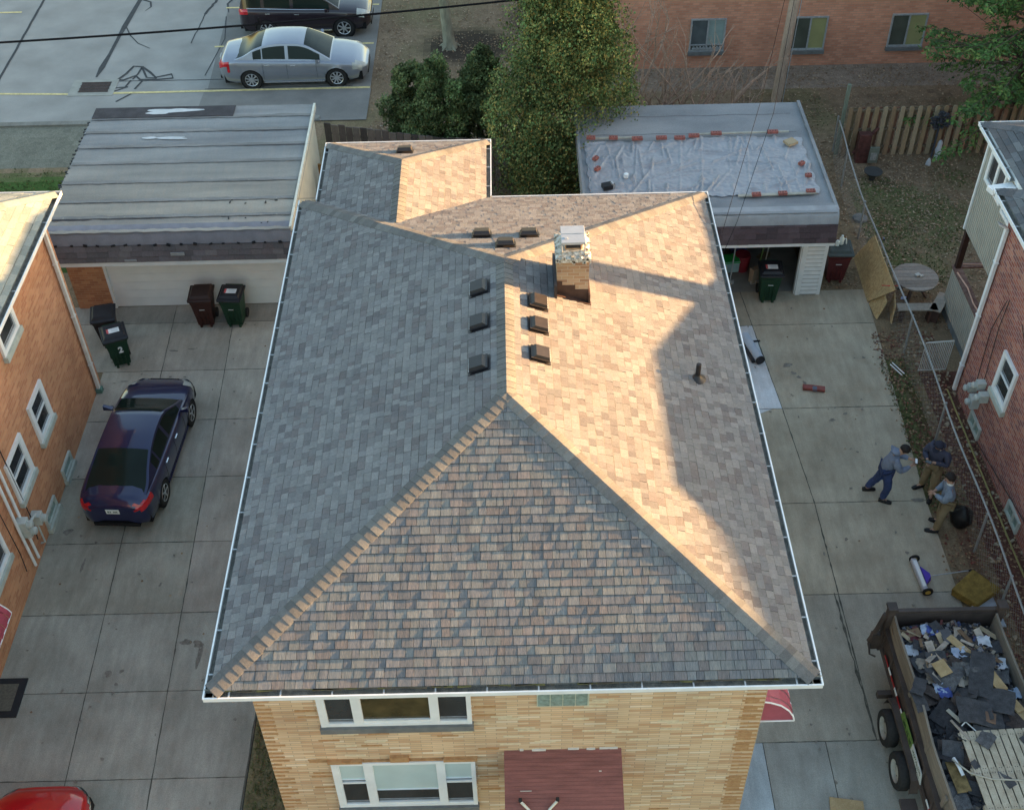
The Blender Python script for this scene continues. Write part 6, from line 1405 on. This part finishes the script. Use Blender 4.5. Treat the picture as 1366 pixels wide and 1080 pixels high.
mb = MB(); mb.tube([(7.30, 10.25, 1.55), (7.5, 9.95, 1.63), (7.8, 9.82, 1.66), (8.3, 9.78, 1.67), (8.9, 9.70, 1.68)], .014, 6); tag(mb.build('cable', BAT, smooth=True), 'pale cord running across the pallet on the trailer', 'cord')
mb = MB(); mb.tube([(7.35, 10.3, 1.5), (7.38, 10.12, 1.54), (7.42, 9.98, 1.5)], .03, 6); tag(mb.build('downspout_offcut', WHITE), 'white metal offcut beside the left plank of the trailer', 'offcut')
mb = MB(); mb.tube([(7.62, 10.85, 1.6), (7.74, 10.95, 1.62)], .012, 6); mb.tube([(7.66, 11.0, 1.6), (7.85, 10.72, 1.6)], .010, 6); tag(mb.build('lath', WHITE), 'thin white crossed laths below the blue shingle mat', 'lath')
sheet(7.02, 11.35, .22, .42, .15, .03, .36, label='shingle flap folded over the left plank of the trailer, the lower one'); sheet(7.08, 11.62, .22, .42, -.5, .04, .38, label='shingle flap hanging over the left plank of the trailer, the upper one')
# ------------------------------------------------------------------ loose things on the drives
MS = thing('magnetic_sweeper', 'white and purple magnetic sweeper with a long handle lying on the right driveway', 'sweeper', (8.4, 15.2, 0))
PUR = mat('purple_paint', (.07, .03, .35), .5)
mb = MB(); mb.rbox((8.36, 15.24, .11), .11, .80, .10, .055); mb.rbox((8.36, 15.24, .165), .09, .70, .01, .055, m=1); mb.build('magnet_bar', [mat('pale_grey_metal', (.45, .45, .5), .4), WHITE], MS, bevel=.01)
mb = MB(); mb.hexa([(8.44, 14.98, .08), (8.58, 15.12, .08), (8.58, 15.24, .08), (8.42, 15.42, .08)], [(8.44, 14.98, .16), (8.56, 15.14, .18), (8.56, 15.22, .18), (8.42, 15.42, .16)]); mb.build('bracket', PUR, MS)
for y in (15.66, 14.80): mb = MB(); mb.lathe((8.40-(y-15.2)*.06, y, .11), [(.10, -.02), (.11, -.015), (.11, .015), (.10, .02)], 22, 'Y'); mb.lathe((8.40-(y-15.2)*.06, y, .11), [(.055, -.024), (.055, .024)], 16, 'Y', m=1); mb.build('wheel', [RUBBER, mat('yellow_hub', (.5, .35, .08), .5)], MS)
mb = MB(); mb.tube([(8.56, 15.18, .14), (9.3, 15.24, .2), (9.42, 15.25, .2)], .012, 8); mb.tube([(9.36, 15.25, .2), (9.5, 15.26, .2)], .022, 8, m=1); mb.build('handle', [STEEL, BLACK], MS, smooth=True)
FO = mat('mustard_foam', (.20, .135, .035), .95, .25, 7, bump=.6, bscale=30, fine=.2)
mb = MB(); mb.hexa([(8.88, 14.74, .06), (9.28, 14.36, .06), (9.84, 14.72, .10), (9.42, 15.20, .10)], [(8.86, 14.76, .26), (9.28, 14.36, .24), (9.86, 14.72, .28), (9.42, 15.22, .30)]); tag(mb.build('foam_block', FO, bevel=.03), 'mustard brown foam block lying by the trailer and the sweeper handle', 'foam block')
mb = MB(); mb.rbox((9.48, 14.25, .1), .5, .7, .03, .1, .05); mb.rbox((9.45, 14.05, .13), .02, .5, .01, .2, m=1); mb.rbox((9.52, 14.05, .13), .02, .5, .01, .2, m=1); tag(mb.build('panel', [mat('pale_panel', (.33, .37, .42), .5), WHITE]), 'pale blue grey panel on the ground behind the foam block and trailer', 'panel')
mb = MB(); mb.tube([(5.93, 22.85, .13), (6.17, 21.95, .13)], .115, 22); mb.tube([(6.172, 21.945, .13), (6.185, 21.90, .13)], .117, 22, m=1); mb.tube([(5.80, 22.9, .07), (6.03, 21.95, .07)], .06, 10, m=1); tag(mb.build('felt_roll', [mat('pale_blue_roll', (.38, .44, .52), .6, .06, 4), BLACK], smooth=True), 'pale blue grey roll of underlayment lying on the new concrete patch', 'roll')
mb = MB(); mb.rbox((6.2, 22.75, .03), .25, .05, .015, .1); tag(mb.build('pry_bar', BLACK), 'small black bar beside the underlayment roll', 'bar')
RT = mat('dull_red_metal', (.22, .06, .05), .5, .2, 9); mb = MB(); mb.rbox((7.2, 20.98, .06), .28, .15, .07, -.15); mb.rbox((7.45, 20.93, .06), .26, .15, .07, -.2); mb.rbox((7.33, 20.92, .07), .12, .13, .06, -.15, m=1); tag(mb.build('staple_box', [RT, mat('dull_blue_metal', (.10, .12, .17), .5)], bevel=.008), 'dull red and blue tool case on the right driveway', 'tool case')
mb = MB(); mb.hexa([(-10.1, 12.42, .012), (-9.54, 12.42, .012), (-9.54, 13.28, .012), (-10.1, 13.28, .012)], [(-10.1, 12.42, .04), (-9.54, 12.42, .04), (-9.54, 13.28, .04), (-10.1, 13.28, .04)]); mb.box((-10.1, 12.55, .041), (-9.68, 13.15, .046), 1); tag(mb.build('door_mat', [mat('mat_black', (.02, .022, .026), .8), mat('mat_brown', (.115, .11, .09), .95, .2, 20)]), 'black bordered brown door mat by the orange brick house', 'mat')
mb = MB(); mb.hexa([(5.45, 9.9, .05), (6.05, 9.9, .05), (6.1, 10.32, .02), (5.52, 10.42, .02)], [(5.45, 9.9, .06), (6.05, 9.9, .06), (6.1, 10.32, .035), (5.52, 10.42, .035)]); tag(mb.build('osb_offcut', PL_), 'pale wood panel offcut at the bottom edge beside the trailer', 'offcut')
# oriented strand board sheets leaning on the chain link fence
OSB = mat('strand_board', (.36, .25, .12), .8, .25, 18, fine=.25, bscale=45, col2=(.50, .38, .2), stretch=(1, 1, .5))
mb = MB(); mb.hexa([(9.36, 24.2, .03), (9.38, 24.2, .03), (9.44, 26.1, .03), (9.42, 26.1, .03)], [(9.68, 23.4, 1.05), (9.70, 23.4, 1.05), (9.64, 25.5, 1.22), (9.62, 25.5, 1.22)]); tag(mb.build('strand_board', OSB), 'large tan strand board leaning on the chain link fence', 'board')
mb = MB(); mb.hexa([(9.42, 23.55, .02), (9.45, 23.5, .02), (9.42, 24.15, .02), (9.39, 24.15, .02)], [(9.62, 23.6, .5), (9.65, 23.6, .5), (9.64, 24.15, .6), (9.61, 24.15, .6)]); tag(mb.build('strand_board', OSB), 'small tan strand board offcut at the foot of the large one, nearer the driveway', 'board', 'strand board offcuts')
mb = MB(); mb.hexa([(9.75, 23.35, .02), (9.78, 23.3, .02), (9.92, 23.95, .02), (9.89, 24.0, .02)], [(9.82, 23.5, .45), (9.85, 23.5, .45), (9.95, 24.0, .5), (9.92, 24.0, .5)]); tag(mb.build('strand_board', OSB), 'small ochre strand board offcut below the fence rail, beyond the first offcut', 'board', 'strand board offcuts')
mb = MB(); mb.tube([(9.36, 21.75, .05), (9.55, 21.35, .05)], .014, 6); mb.tube([(9.42, 21.8, .06), (9.62, 21.4, .05)], .014, 6); tag(mb.build('white_sticks', WHITE), 'two thin white sticks on the grass beside the right driveway', 'sticks')
# picnic table
PK = thing('picnic_table', 'round weathered wooden picnic table with a bench in the right yard', 'table', (10.5, 24.3, 0))
GW = (.27, .23, .20)
for k in range(8):
    y = -.497+k*.142; hq = lambda q: math.sqrt(max(.004, .575**2-min(.57, abs(y+q))**2)); mb = MB(); t = 1+J(0, .35); rg = [(10.5+hq(-.067), 24.32+y-.067), (10.5+hq(-.03), 24.32+y-.03), (10.5+hq(.03), 24.32+y+.03), (10.5+hq(.067), 24.32+y+.067)]; rg += [(21.0-a, b) for a, b in rg[::-1]]; mb.hexa([(a, b, .70) for a, b in rg], [(a, b, .735) for a, b in rg], 0, tuple(c*t for c in GW)); mb.build('table_board', WOODATT, PK)
mb = MB()
for a, b in ((.15, .62), (2.0, .6), (4.2, .62)): mb.tube([(10.5, 24.32, .66), (10.5+.45*math.cos(a), 24.32+.45*math.sin(a), .0)], .05, 6, 0, (.12, .09, .08))
mb.lathe((10.5, 24.32, .66), [(.54, 0), (.54, .035)], 28, c=(.12, .10, .09)); mb.build('table_legs', WOODATT, PK)
def bench(x, y, rz, l, label):
    b = thing('bench', label, 'bench', (x, y, 0), 'benches around the picnic table'); mb = MB(); mb.rbox((x, y, .44), l, .28, .035, rz, 0, 0, 0, (.36, .31, .26)); mb.build('seat', WOODATT, b)
    for q in (-.35, .35): mb = MB(); mb.rbox((x+math.cos(rz)*l*q, y+math.sin(rz)*l*q, .21), .06, .2, .42, rz, 0, 0, 0, (.10, .06, .05)); mb.build('leg', WOODATT, b)
bench(10.38, 23.45, -.03, 1.0, 'grey wooden bench in front of the round picnic table'); bench(11.0, 23.62, 1.0, .8, 'grey wooden bench slanting between the picnic table and the porch half wall')
mb = MB(); mb.rbox((10.55, 24.35, .77), .14, .1, .05, .4); mb.rbox((10.64, 24.30, .77), .08, .06, .05, .2); tag(mb.build('ashtray', mat('shell_white', (.45, .43, .4), .6), bevel=.01), 'small white shell-like dish on the round picnic table', 'dish')
# yard oddments
mb = MB(); mb.tube([(10.45, 31.0, .2), (11.1, 31.1, 1.0)], .05, 6); mb.box((10.5, 30.75, 0), (10.85, 31.0, .95), 0, (1, 1, 1)); tag(mb.build('garden_rack', mat('rusty_rack', (.09, .035, .03), .8, .3, 9)), 'rusty red brown rack against the wooden fence corner', 'rack')
mb = MB(); mb.box((10.82, 30.6, .1), (11.1, 30.66, .62)); mb.box((10.86, 30.585, .2), (11.04, 30.6, .45), 1); tag(mb.build('framed_panel', [mat('moss_frame', (.15, .17, .14), .8), mat('faded_print', (.26, .27, .26), .7, .3, 20)]), 'small grey framed panel propped by the rusty rack', 'panel')
mb = MB(); mb.lathe((10.8, 29.9, 0), [(.09, 0), (.1, .12), (.25, .24), (.27, .28), (.2, .28)], 22); tag(mb.build('fire_bowl', mat('dark_bowl', (.045, .045, .045), .7), smooth=True), 'dark low fire bowl on legs in the yard by the fence corner', 'fire bowl')
mb = MB(); mb.tube([(12.85, 31.0, 0), (12.85, 31.0, 1.4)], .03, 6); mb.v += []; 
rr = random.Random(3)
for k in range(60): a = rr.random()*6.28; r_ = rr.random()**.5*.32; mb.rbox((12.85+r_*math.cos(a), 31.0+J(0, .06), 1.25+r_*math.sin(a)*.9), .09, .03, .09, rr.random(), rr.random(), rr.random())
tag(mb.build('garden_spinner', mat('wrought_grey', (.055, .06, .075), .6)), 'dark round wrought garden ornament on a stake before the wooden fence', 'garden ornament')
mb = MB(); mb.lathe((13.0, 30.95, .0), [(.10, 0), (.08, .15), (.11, .28), (.07, .42), (.075, .5), (.05, .58), (.02, .62)], 14); tag(mb.build('statue', mat('white_plaster', (.5, .52, .55), .6), smooth=True), 'small white statue standing below the dark round garden ornament', 'statue')
mb = MB(); mb.lathe((12.65, 30.6, 0), [(.08, 0), (.07, .1), (.04, .18), (.02, .22)], 12); tag(mb.build('statue', mat('white_plaster', (.5, .52, .55)), smooth=True), 'tiny pale statue on the leaves left of the white one', 'statue')
mb = MB(); mb.lathe((10.0, 27.9, 0.02), [(.22, 0), (.2, .06), (.05, .09)], 18); mb.box((9.05, 28.6, 0), (9.45, 29.1, .12)); tag(mb.build('stepping_stone', SILL), 'grey slab half hidden between the tarped garage and the chain link fence', 'slab')

# ------------------------------------------------------------------ trees and shrubs
def foliage(mb, pts, size, pal, flat=.0, seed=0, hang=.0, quads=1):
    rr = random.Random(seed)
    for p, cs in pts:
        s = size*rr.uniform(.6, 1.5); a = rr.random()*6.28; t = rr.uniform(-.9, .9)
        d = V(math.cos(a), math.sin(a), t).normalized(); up_ = V(rr.uniform(-.6, .6), rr.uniform(-.6, .6), 1).normalized(); w_ = d.cross(up_).normalized()*s*.42; d = (d*.55+up_*(.75-hang)).normalized()*s
        c = rr.choice(pal); k = cs*rr.uniform(.82, 1.18); c = tuple(min(1, x*k) for x in c); p = Vector(p)
        mb.poly([p-w_*.6, p+d*.45-w_, p+d, p+d*.5+w_], 0, c)
def arbor(name, label, x, y, h, r, n, pal, seed, lumps=16, grp=None, size=.14, pointy=1.0):
    t = thing(name, label, 'tree', (x, y, 0), grp); rr = random.Random(seed)
    mb = MB(); mb.tube([(x, y, 0), (x+.03, y, h*.4), (x, y, h*.85)], [.13, .09, .02], 8); 
    for k in range(10): a = rr.random()*6.28; z = h*rr.uniform(.15, .7); mb.tube([(x, y, z), (x+math.cos(a)*r*.5, y+math.sin(a)*r*.5, z+.5)], [.04, .012], 5)
    mb.build('trunk', mat('bark', (.10, .075, .055), .9, .25, 12, bump=.5), t, smooth=True)
    L_ = []
    for k in range(lumps):
        z = h*(.05+.9*rr.random()**.9); prof = min(1, (z/h)/.22)**.5*(1-max(0, z/h-.42)/.60)**(.62*pointy); a = rr.random()*6.28; q = r*prof*rr.uniform(.35, .85)
        L_.append((V(x+q*math.cos(a), y+q*math.sin(a), z), r*rr.uniform(.28, .5), rr.uniform(.75, 1.25)))
    L_ += [(V(x, y, h*q), r*.55*(1-max(0, q-.5)), 1) for q in (.25, .45, .65, .8, .92)]
    pts = []
    while len(pts) < n:
        c0, rl, cs = rr.choice(L_); d = V(rr.gauss(0, 1), rr.gauss(0, 1), rr.gauss(0, 1)).normalized(); rad = rl*(1-abs(rr.gauss(0, .16)))
        p = c0+V(d.x*rad, d.y*rad, d.z*rad*1.35); p += V(1, 1, 1)*0
        nn = noise.noise(p*2.4); nn2 = noise.noise(p*5.5+V(9, 3, 1))
        if nn2 < -.22 and rr.random() < .85: continue
        p += d*(nn2*.22+nn*.15)
        if p.z < .1 or p.z > h*1.03: continue
        pts.append((p, cs*(1+.9*nn)))
    mb = MB(); foliage(mb, pts, size, pal, seed=seed); mb.build('crown', LEAFMAT, t); return t
PG = [(.12, .18, .062), (.10, .16, .058), (.14, .19, .066), (.175, .195, .065), (.08, .14, .052), (.14, .165, .06), (.23, .21, .07), (.24, .19, .06)]
PD = [(.13, .175, .075), (.15, .20, .08), (.11, .155, .07), (.17, .19, .08)]
arbor('arborvitae_tree', 'tall broad green arborvitae behind the rear wing, brushing the tarped garage', 1.65, 29.7, 6.95, 2.2, 150000, PG, 5, 80, size=.06, pointy=1.55)
arbor('arborvitae_tree', 'short green arborvitae in the middle of the dark clump behind the rear wing', -1.9, 30.9, 3.6, .85, 34000, PD+PG[:2], 6, 16, 'small dark arborvitae behind the wing', .06, .5)
arbor('arborvitae_tree', 'dark arborvitae at the left end of the small clump beside the parking lot', -2.85, 31.3, 3.1, .7, 24000, PD, 7, 12, 'small dark arborvitae behind the wing', .06, .5)
arbor('arborvitae_tree', 'darkest arborvitae of the clump, tucked against the tall broad one', -.75, 31.6, 3.3, .9, 30000, PD, 8, 14, 'small dark arborvitae behind the wing', .06, .5)
# spruce at the top right corner with drooping branches
def spruce(x, y, h, r, label, seed):
    t = thing('spruce_tree', label, 'tree', (x, y, 0)); rr = random.Random(seed); mb = MB(); mb.tube([(x, y, 0), (x, y, h*.6), (x, y, h)], [.22, .14, .03], 10); mb.build('trunk', MATS['bark'], t, smooth=True)
    fol = MB(); br = MB()
    for k in range(150):
        z = rr.uniform(1.2, h*.95); R_ = r*(1-(z/h))**.75*rr.uniform(.75, 1.12); a = rr.random()*6.28; d = V(math.cos(a), math.sin(a), 0)
        pts = [V(x, y, z)+d*(R_*q)+V(0, 0, -.5*R_*.35*q+.12*R_*q*q) for q in (0, .33, .66, 1)]
        br.tube(pts, [.035, .025, .015, .006], 5)
        sd = V(-d.y, d.x, 0)
        for q in range(34):
            u = .22+.78*rr.random(); i = min(2, int(u*3)); b = pts[i].lerp(pts[i+1], u*3-i); s = 1 if q % 2 else -1; l = .62*(1.15-u)*rr.uniform(.6, 1.2)+.12
            e_ = b+(sd*s*.8+d*.5).normalized()*l+V(0, 0, -l*rr.uniform(.15, .5)); c0 = rr.choice(((.06, .12, .035), (.08, .155, .045), (.10, .18, .05), (.05, .09, .032), (.14, .20, .055)))
            for m_ in range(7):
                f = (m_+.5)/7; p = b.lerp(e_, f); dd = V(rr.uniform(-1, 1), rr.uniform(-1, 1), rr.uniform(-.9, .2)).normalized()*.13; w2 = (e_-b).normalized()*.035; k2 = rr.uniform(.7, 1.3)
                fol.poly([p-w2, p+dd*.5-w2*1.2, p+dd, p+dd*.5+w2*1.2], 0, tuple(q_*k2 for q_ in c0))
    br.build('branches', MATS['bark'], t); fol.build('crown', LEAFMAT, t)
spruce(15.3, 31.9, 9.5, 4.3, 'dark green spruce with drooping branches at the top right corner', 4)
# bare saplings by the brick building
def bare(x, y, h, seed, label, lean=(.1, 0), n0=3, grp='leafless saplings by the brick building'):
    rr = random.Random(seed); mb = MB()
    def grow(p, d, l, r_, dep):
        pts = [p]; q = p.copy(); dd = d.copy()
        for k in range(4): dd = (dd+V(rr.uniform(-.16, .16), rr.uniform(-.16, .16), rr.uniform(-.04, .12))).normalized(); q = q+dd*l/4; pts.append(q.copy())
        mb.tube(pts, [r_*(1-.13*k) for k in range(5)], 6 if dep < 2 else 4, cap=False)
        if dep < 3:
            for k in range(rr.choice((2, 3, 3))):
                i = rr.choice((2, 3, 4, 4)); nd = (dd+V(rr.uniform(-.9, .9), rr.uniform(-.7, .7), rr.uniform(-.1, .7))).normalized(); grow(pts[i], nd, l*rr.uniform(.5, .8), r_*.55, dep+1)
    for k in range(n0): grow(V(x+J(0, .1), y+J(0, .1), -.02), V(lean[0]+rr.uniform(-.45, .45), lean[1]+rr.uniform(-.2, .2), 1).normalized(), h*rr.uniform(.35, .5), .06, 0)
    o = mb.build('bare_sapling', mat('pale_twig_bark', (.36, .25, .19), .85, .25, 15), smooth=True); return tag(o, label, 'sapling', grp)
bare(4.2, 31.6, 3.6, 2, 'leafless sapling beside the tall arborvitae, before the brown brick wall', (.15, 0))
bare(4.9, 31.8, 4.2, 5, 'leafless many-stemmed sapling left of the first window of the brick building', (.25, 0), 4)
bare(6.1, 31.9, 4.4, 8, 'leafless sapling standing before the first window of the brick building', (.2, 0), 3)
bare(6.6, 33.2, 2.2, 11, 'low leafless sapling with a long sideways branch before the brick wall', (.8, 0), 2)
bare(3.9, 33.5, 4.6, 14, 'leafless sapling rising behind the arborvitae against the brick wall', (.1, 0), 3)
bare(8.1, 30.6, 1.6, 17, 'small leafless bush behind the rear corner of the tarped garage', (0, 0), 2)
# tree and pole cut by the top edge
tt = thing('deciduous_tree', 'leafless tree whose grey trunk stands in dark mulch at the top edge', 'tree', (-1.84, 38.6, 0))
TBK = mat('grey_green_bark', (.25, .24, .18), .9, .25, 9, bump=.6, stretch=(1, 1, .3)); 
mb = MB(); mb.tube([(-1.84, 38.6, -.05), (-1.85, 38.6, .15), (-1.88, 38.6, .6), (-1.95, 38.6, 1.6), (-2.0, 38.6, 4)], [.30, .22, .19, .18, .14], 14)
for a in (0.3, 1.6, 2.9, 4.0, 5.3): mb.tube([(-1.84+.1*math.cos(a), 38.6+.1*math.sin(a), .15), (-1.84+.38*math.cos(a), 38.6+.38*math.sin(a), -.02)], [.09, .03], 6)
mb.build('trunk', TBK, tt, smooth=True)
mb = MB(); rr = random.Random(12)
for k in range(7): a = k*.9; mb.tube([(-2, 38.6, 3.4+.1*k), (-2+math.cos(a)*.9, 38.6+math.sin(a)*.9, 4.6+.1*k), (-2+math.cos(a)*1.6, 38.6+math.sin(a)*1.6, 6)], [.07, .04, .01], 6)
mb.build('branches', TBK, tt, smooth=True)
po = thing('utility_pole', 'leaning brown wooden utility pole before the brown brick building', 'utility pole', (8.8, 34.5, 0))
UP = mat('pole_wood', (.30, .215, .165), .85, .3, 5, bump=.5, stretch=(1, 1, .15), fine=.2, col2=(.44, .34, .27))
PX = lambda z: (8.78+.035*z, 34.5+.02*z, z)
mb = MB(); mb.tube([PX(0), PX(4), PX(9.5)], [.17, .155, .13], 16); mb.build('shaft', UP, po, smooth=True)
mb = MB(); mb.tube([PX(9.0)[:1]+(33.7, 9.0), PX(9.0)[:1]+(35.5, 9.0)], .06, 6); mb.build('crossarm', UP, po)
mb = MB(); mb.tube([(8.97+.035*z, 34.42+.02*z, z) for z in (0, 2, 4, 6)], .015, 5); mb.build('ground_wire', STEEL, po)
# overhead wires
WB = mat('wire_black', (.012, .012, .014), .9, spec=.05)
mb = MB(); A = V(-13.32, 29.74, 5.0); B = V(.43, 31.57, 5.0); pts = []
for k in range(25): t = -.5+k*.08; p = A.lerp(B, t); p.z = 5.0+.35*((t-.5)**2-.25); pts.append(p)
mb.tube(pts, .030, 8); p = A.lerp(B, .49); mb.rbox(p+V(0, 0, -.03), .22, .04, .03, .5, .5); mb.rbox(p, .05, .05, .18, .3); tag(mb.build('cable', WB, smooth=True), 'thick black overhead cable crossing the parking lot above the cars', 'cable')
mb = MB(); mb.tube([(8.98, 34.6, 8.2), (5.9, 24.5, 5.9), (4.4, 20.0, 5.4)], .006, 5); tag(mb.build('cable', WB), 'thin service wire running from the pole over the tarped garage, the left one', 'wire', 'service wires over the tarped garage')
mb = MB(); mb.tube([(9.0, 34.6, 7.6), (6.35, 25.0, 5.2), (5.1, 21.8, 4.4), (3.9, 19.0, 4.2)], .006, 5); tag(mb.build('cable', WB), 'thin service wire running from the pole over the tarped garage, the right one', 'wire', 'service wires over the tarped garage')
mb = MB(); mb.tube([(9.3, 34.6, 8.5), (11.5, 33.0, 5.2), (14.5, 24, 5.0)], .006, 5); tag(mb.build('cable', WB), 'thin wire sloping from the pole toward the red brick house', 'wire')
mb = MB(); mb.tube([(-10.0, 15.2, 5.0), (-9.5, 12.5, 4.9), (-8.9, 9.8, 4.9), (-8, 6, 5.1)], .011, 5); tag(mb.build('cable', WB), 'thin wire above the left driveway dropping toward the red car', 'wire')
# ground cover
mb = MB(); rr = random.Random(21); LP = [(.27, .175, .105), (.22, .14, .085), (.32, .225, .14), (.16, .10, .062), (.38, .29, .20), (.25, .19, .135)]; LR = [(.17, .06, .05), (.21, .085, .065), (.12, .05, .04), (.32, .21, .12)]
zones = [((9.9, 16), (23, 31.2), 7500, LP), ((4, 18), (29.6, 36.6), 8000, LP), ((-4.3, 4), (31.5, 43), 6500, LP), ((8.2, 9.9), (24.8, 31.5), 1800, LP), ((9.15, 10.7), (10, 23), 4600, LR+LP[:3]), ((-5.2, 2.2), (24, 31), 2200, LR+LP), ((-4.3, 0), (30.8, 33.6), 2200, LP+[(.33, .28, .22)])]
for (x0, x1), (y0, y1), n, pl in zones:
    k = 0; n = int(n*1.7)
    while k < n:
        x = rr.uniform(x0, x1); y = rr.uniform(y0, y1); k += 1
        if noise.noise(V(x*.9, y*.9, 2))+rr.random()*.9 < .25: continue
        s = rr.uniform(.02, .045); a = rr.random()*6.28; d = V(math.cos(a), math.sin(a), rr.uniform(-.3, .3))*s; w_ = V(-math.sin(a), math.cos(a), rr.uniform(-.5, .5))*s*.6; p = V(x, y, .035 if y > 24.5 or x > 9.3 else .02)
        c = rr.choice(pl); q = rr.uniform(.7, 1.25); mb.poly([p-d, p-w_, p+d, p+w_], 0, tuple(v*q for v in c))
for x, y in [(9.0+rr.random()*.3, rr.uniform(12, 23)) for _ in range(60)]+[(rr.uniform(7, 9), rr.uniform(12, 24)) for _ in range(14)]+[(rr.uniform(-10, -5), rr.uniform(10, 24)) for _ in range(22)]:
    s = rr.uniform(.015, .035); mb.poly([(x-s, y, .02), (x, y-s, .022), (x+s, y, .02), (x, y+s, .03)], 0, rr.choice(LP))
tag(mb.build('leaf_litter', LEAFMAT), 'dry brown fallen leaves strewn over the yards and beds', 'leaves', kind='stuff')
mb = MB(); k = 0
gz = [((9.95, 16), (23, 31), 9000), ((-24, -11.5), (26.5, 30.8), 8000), ((9.12, 9.8), (13, 23), 2600), ((-4.9, -3.95), (8, 13.3), 2200), ((5, 18), (31.6, 34.5), 3000), ((-24, -13), (31, 33.8), 2500)]
for (x0, x1), (y0, y1), n in gz:
    for k in range(n):
        x = rr.uniform(x0, x1); y = rr.uniform(y0, y1)
        if gcol(x, y)[1] < rr.uniform(.15, .6): continue
        c = rr.choice(((.11, .14, .055), (.14, .16, .065), (.17, .17, .08), (.08, .10, .04))); q = rr.uniform(.7, 1.2)
        for b in range(3):
            a = rr.random()*6.28; s = rr.uniform(.03, .07); mb.poly([(x+J(0, .02)-.006, y, .0), (x+.006, y+J(0, .02), .0), (x+math.cos(a)*.04, y+math.sin(a)*.04, s)], 0, tuple(v*q for v in c))
tag(mb.build('grass', LEAFMAT), 'short patchy grass growing in the yards', 'grass', kind='stuff')
mb = MB()
for k in range(160): x = rr.uniform(9.85, 10.7); y = rr.uniform(11, 23); s = rr.uniform(.02, .05); mb.rbox((x, y, .03), s*2, s, s, rr.random()*3, c=(.33, .28, .2))
mb.tube([(10.6, 11.5, .02), (10.52, 16, .05), (10.5, 20.8, .06)], .02, 5, c=(.28, .24, .10)); tag(mb.build('bed_edging', PAINTATT), 'weathered yellow edging line along the foot of the red brick wall', 'edging')

# ------------------------------------------------------------------ light, sky, camera
EL, AZ = 4.4, 6.8
s_ = V(math.cos(R(EL))*math.cos(R(AZ)), math.cos(R(EL))*math.sin(R(AZ)), math.sin(R(EL)))
ld = bpy.data.lights.new('sun', 'SUN'); ld.energy = SUN_E; ld.angle = R(.6); ld.color = SUN_C
lo_ = bpy.data.objects.new('sun', ld); C.objects.link(lo_); lo_.rotation_euler = s_.to_track_quat('Z', 'Y').to_euler()
w = bpy.data.worlds.new('World'); bpy.context.scene.world = w; w.use_nodes = True; nt = w.node_tree
sky = nt.nodes.new('ShaderNodeTexSky'); sky.sky_type = 'NISHITA'; sky.sun_disc = False; sky.sun_elevation = R(EL); sky.sun_rotation = R(90-AZ); sky.dust_density = 1.4; sky.air_density = 1.0
nt.links.new(sky.outputs[0], nt.nodes['Background'].inputs[0]); nt.nodes['Background'].inputs[1].default_value = SKY_S
cd = bpy.data.cameras.new('camera'); cam = bpy.data.objects.new('camera', cd); C.objects.link(cam)
f, pi_, ya, ro = CAMP
F = V(math.sin(ya)*math.cos(pi_), math.cos(ya)*math.cos(pi_), -math.sin(pi_)); r = V(math.cos(ya), -math.sin(ya), 0); u = r.cross(F)
r2 = r*math.cos(ro)+u*math.sin(ro); u2 = -r*math.sin(ro)+u*math.cos(ro)
M4 = Matrix(((r2.x, u2.x, -F.x, 0), (r2.y, u2.y, -F.y, 0), (r2.z, u2.z, -F.z, 20.0), (0, 0, 0, 1))); cam.matrix_world = M4
cd.sensor_width = 36; cd.lens = f/1366*36; cd.clip_end = 900; bpy.context.scene.camera = cam
sc = bpy.context.scene; sc.view_settings.view_transform = 'Standard'; sc.view_settings.look = 'None'; sc.view_settings.gamma = 1; sc.view_settings.exposure = EXPO
for m in MATS.values(): pass
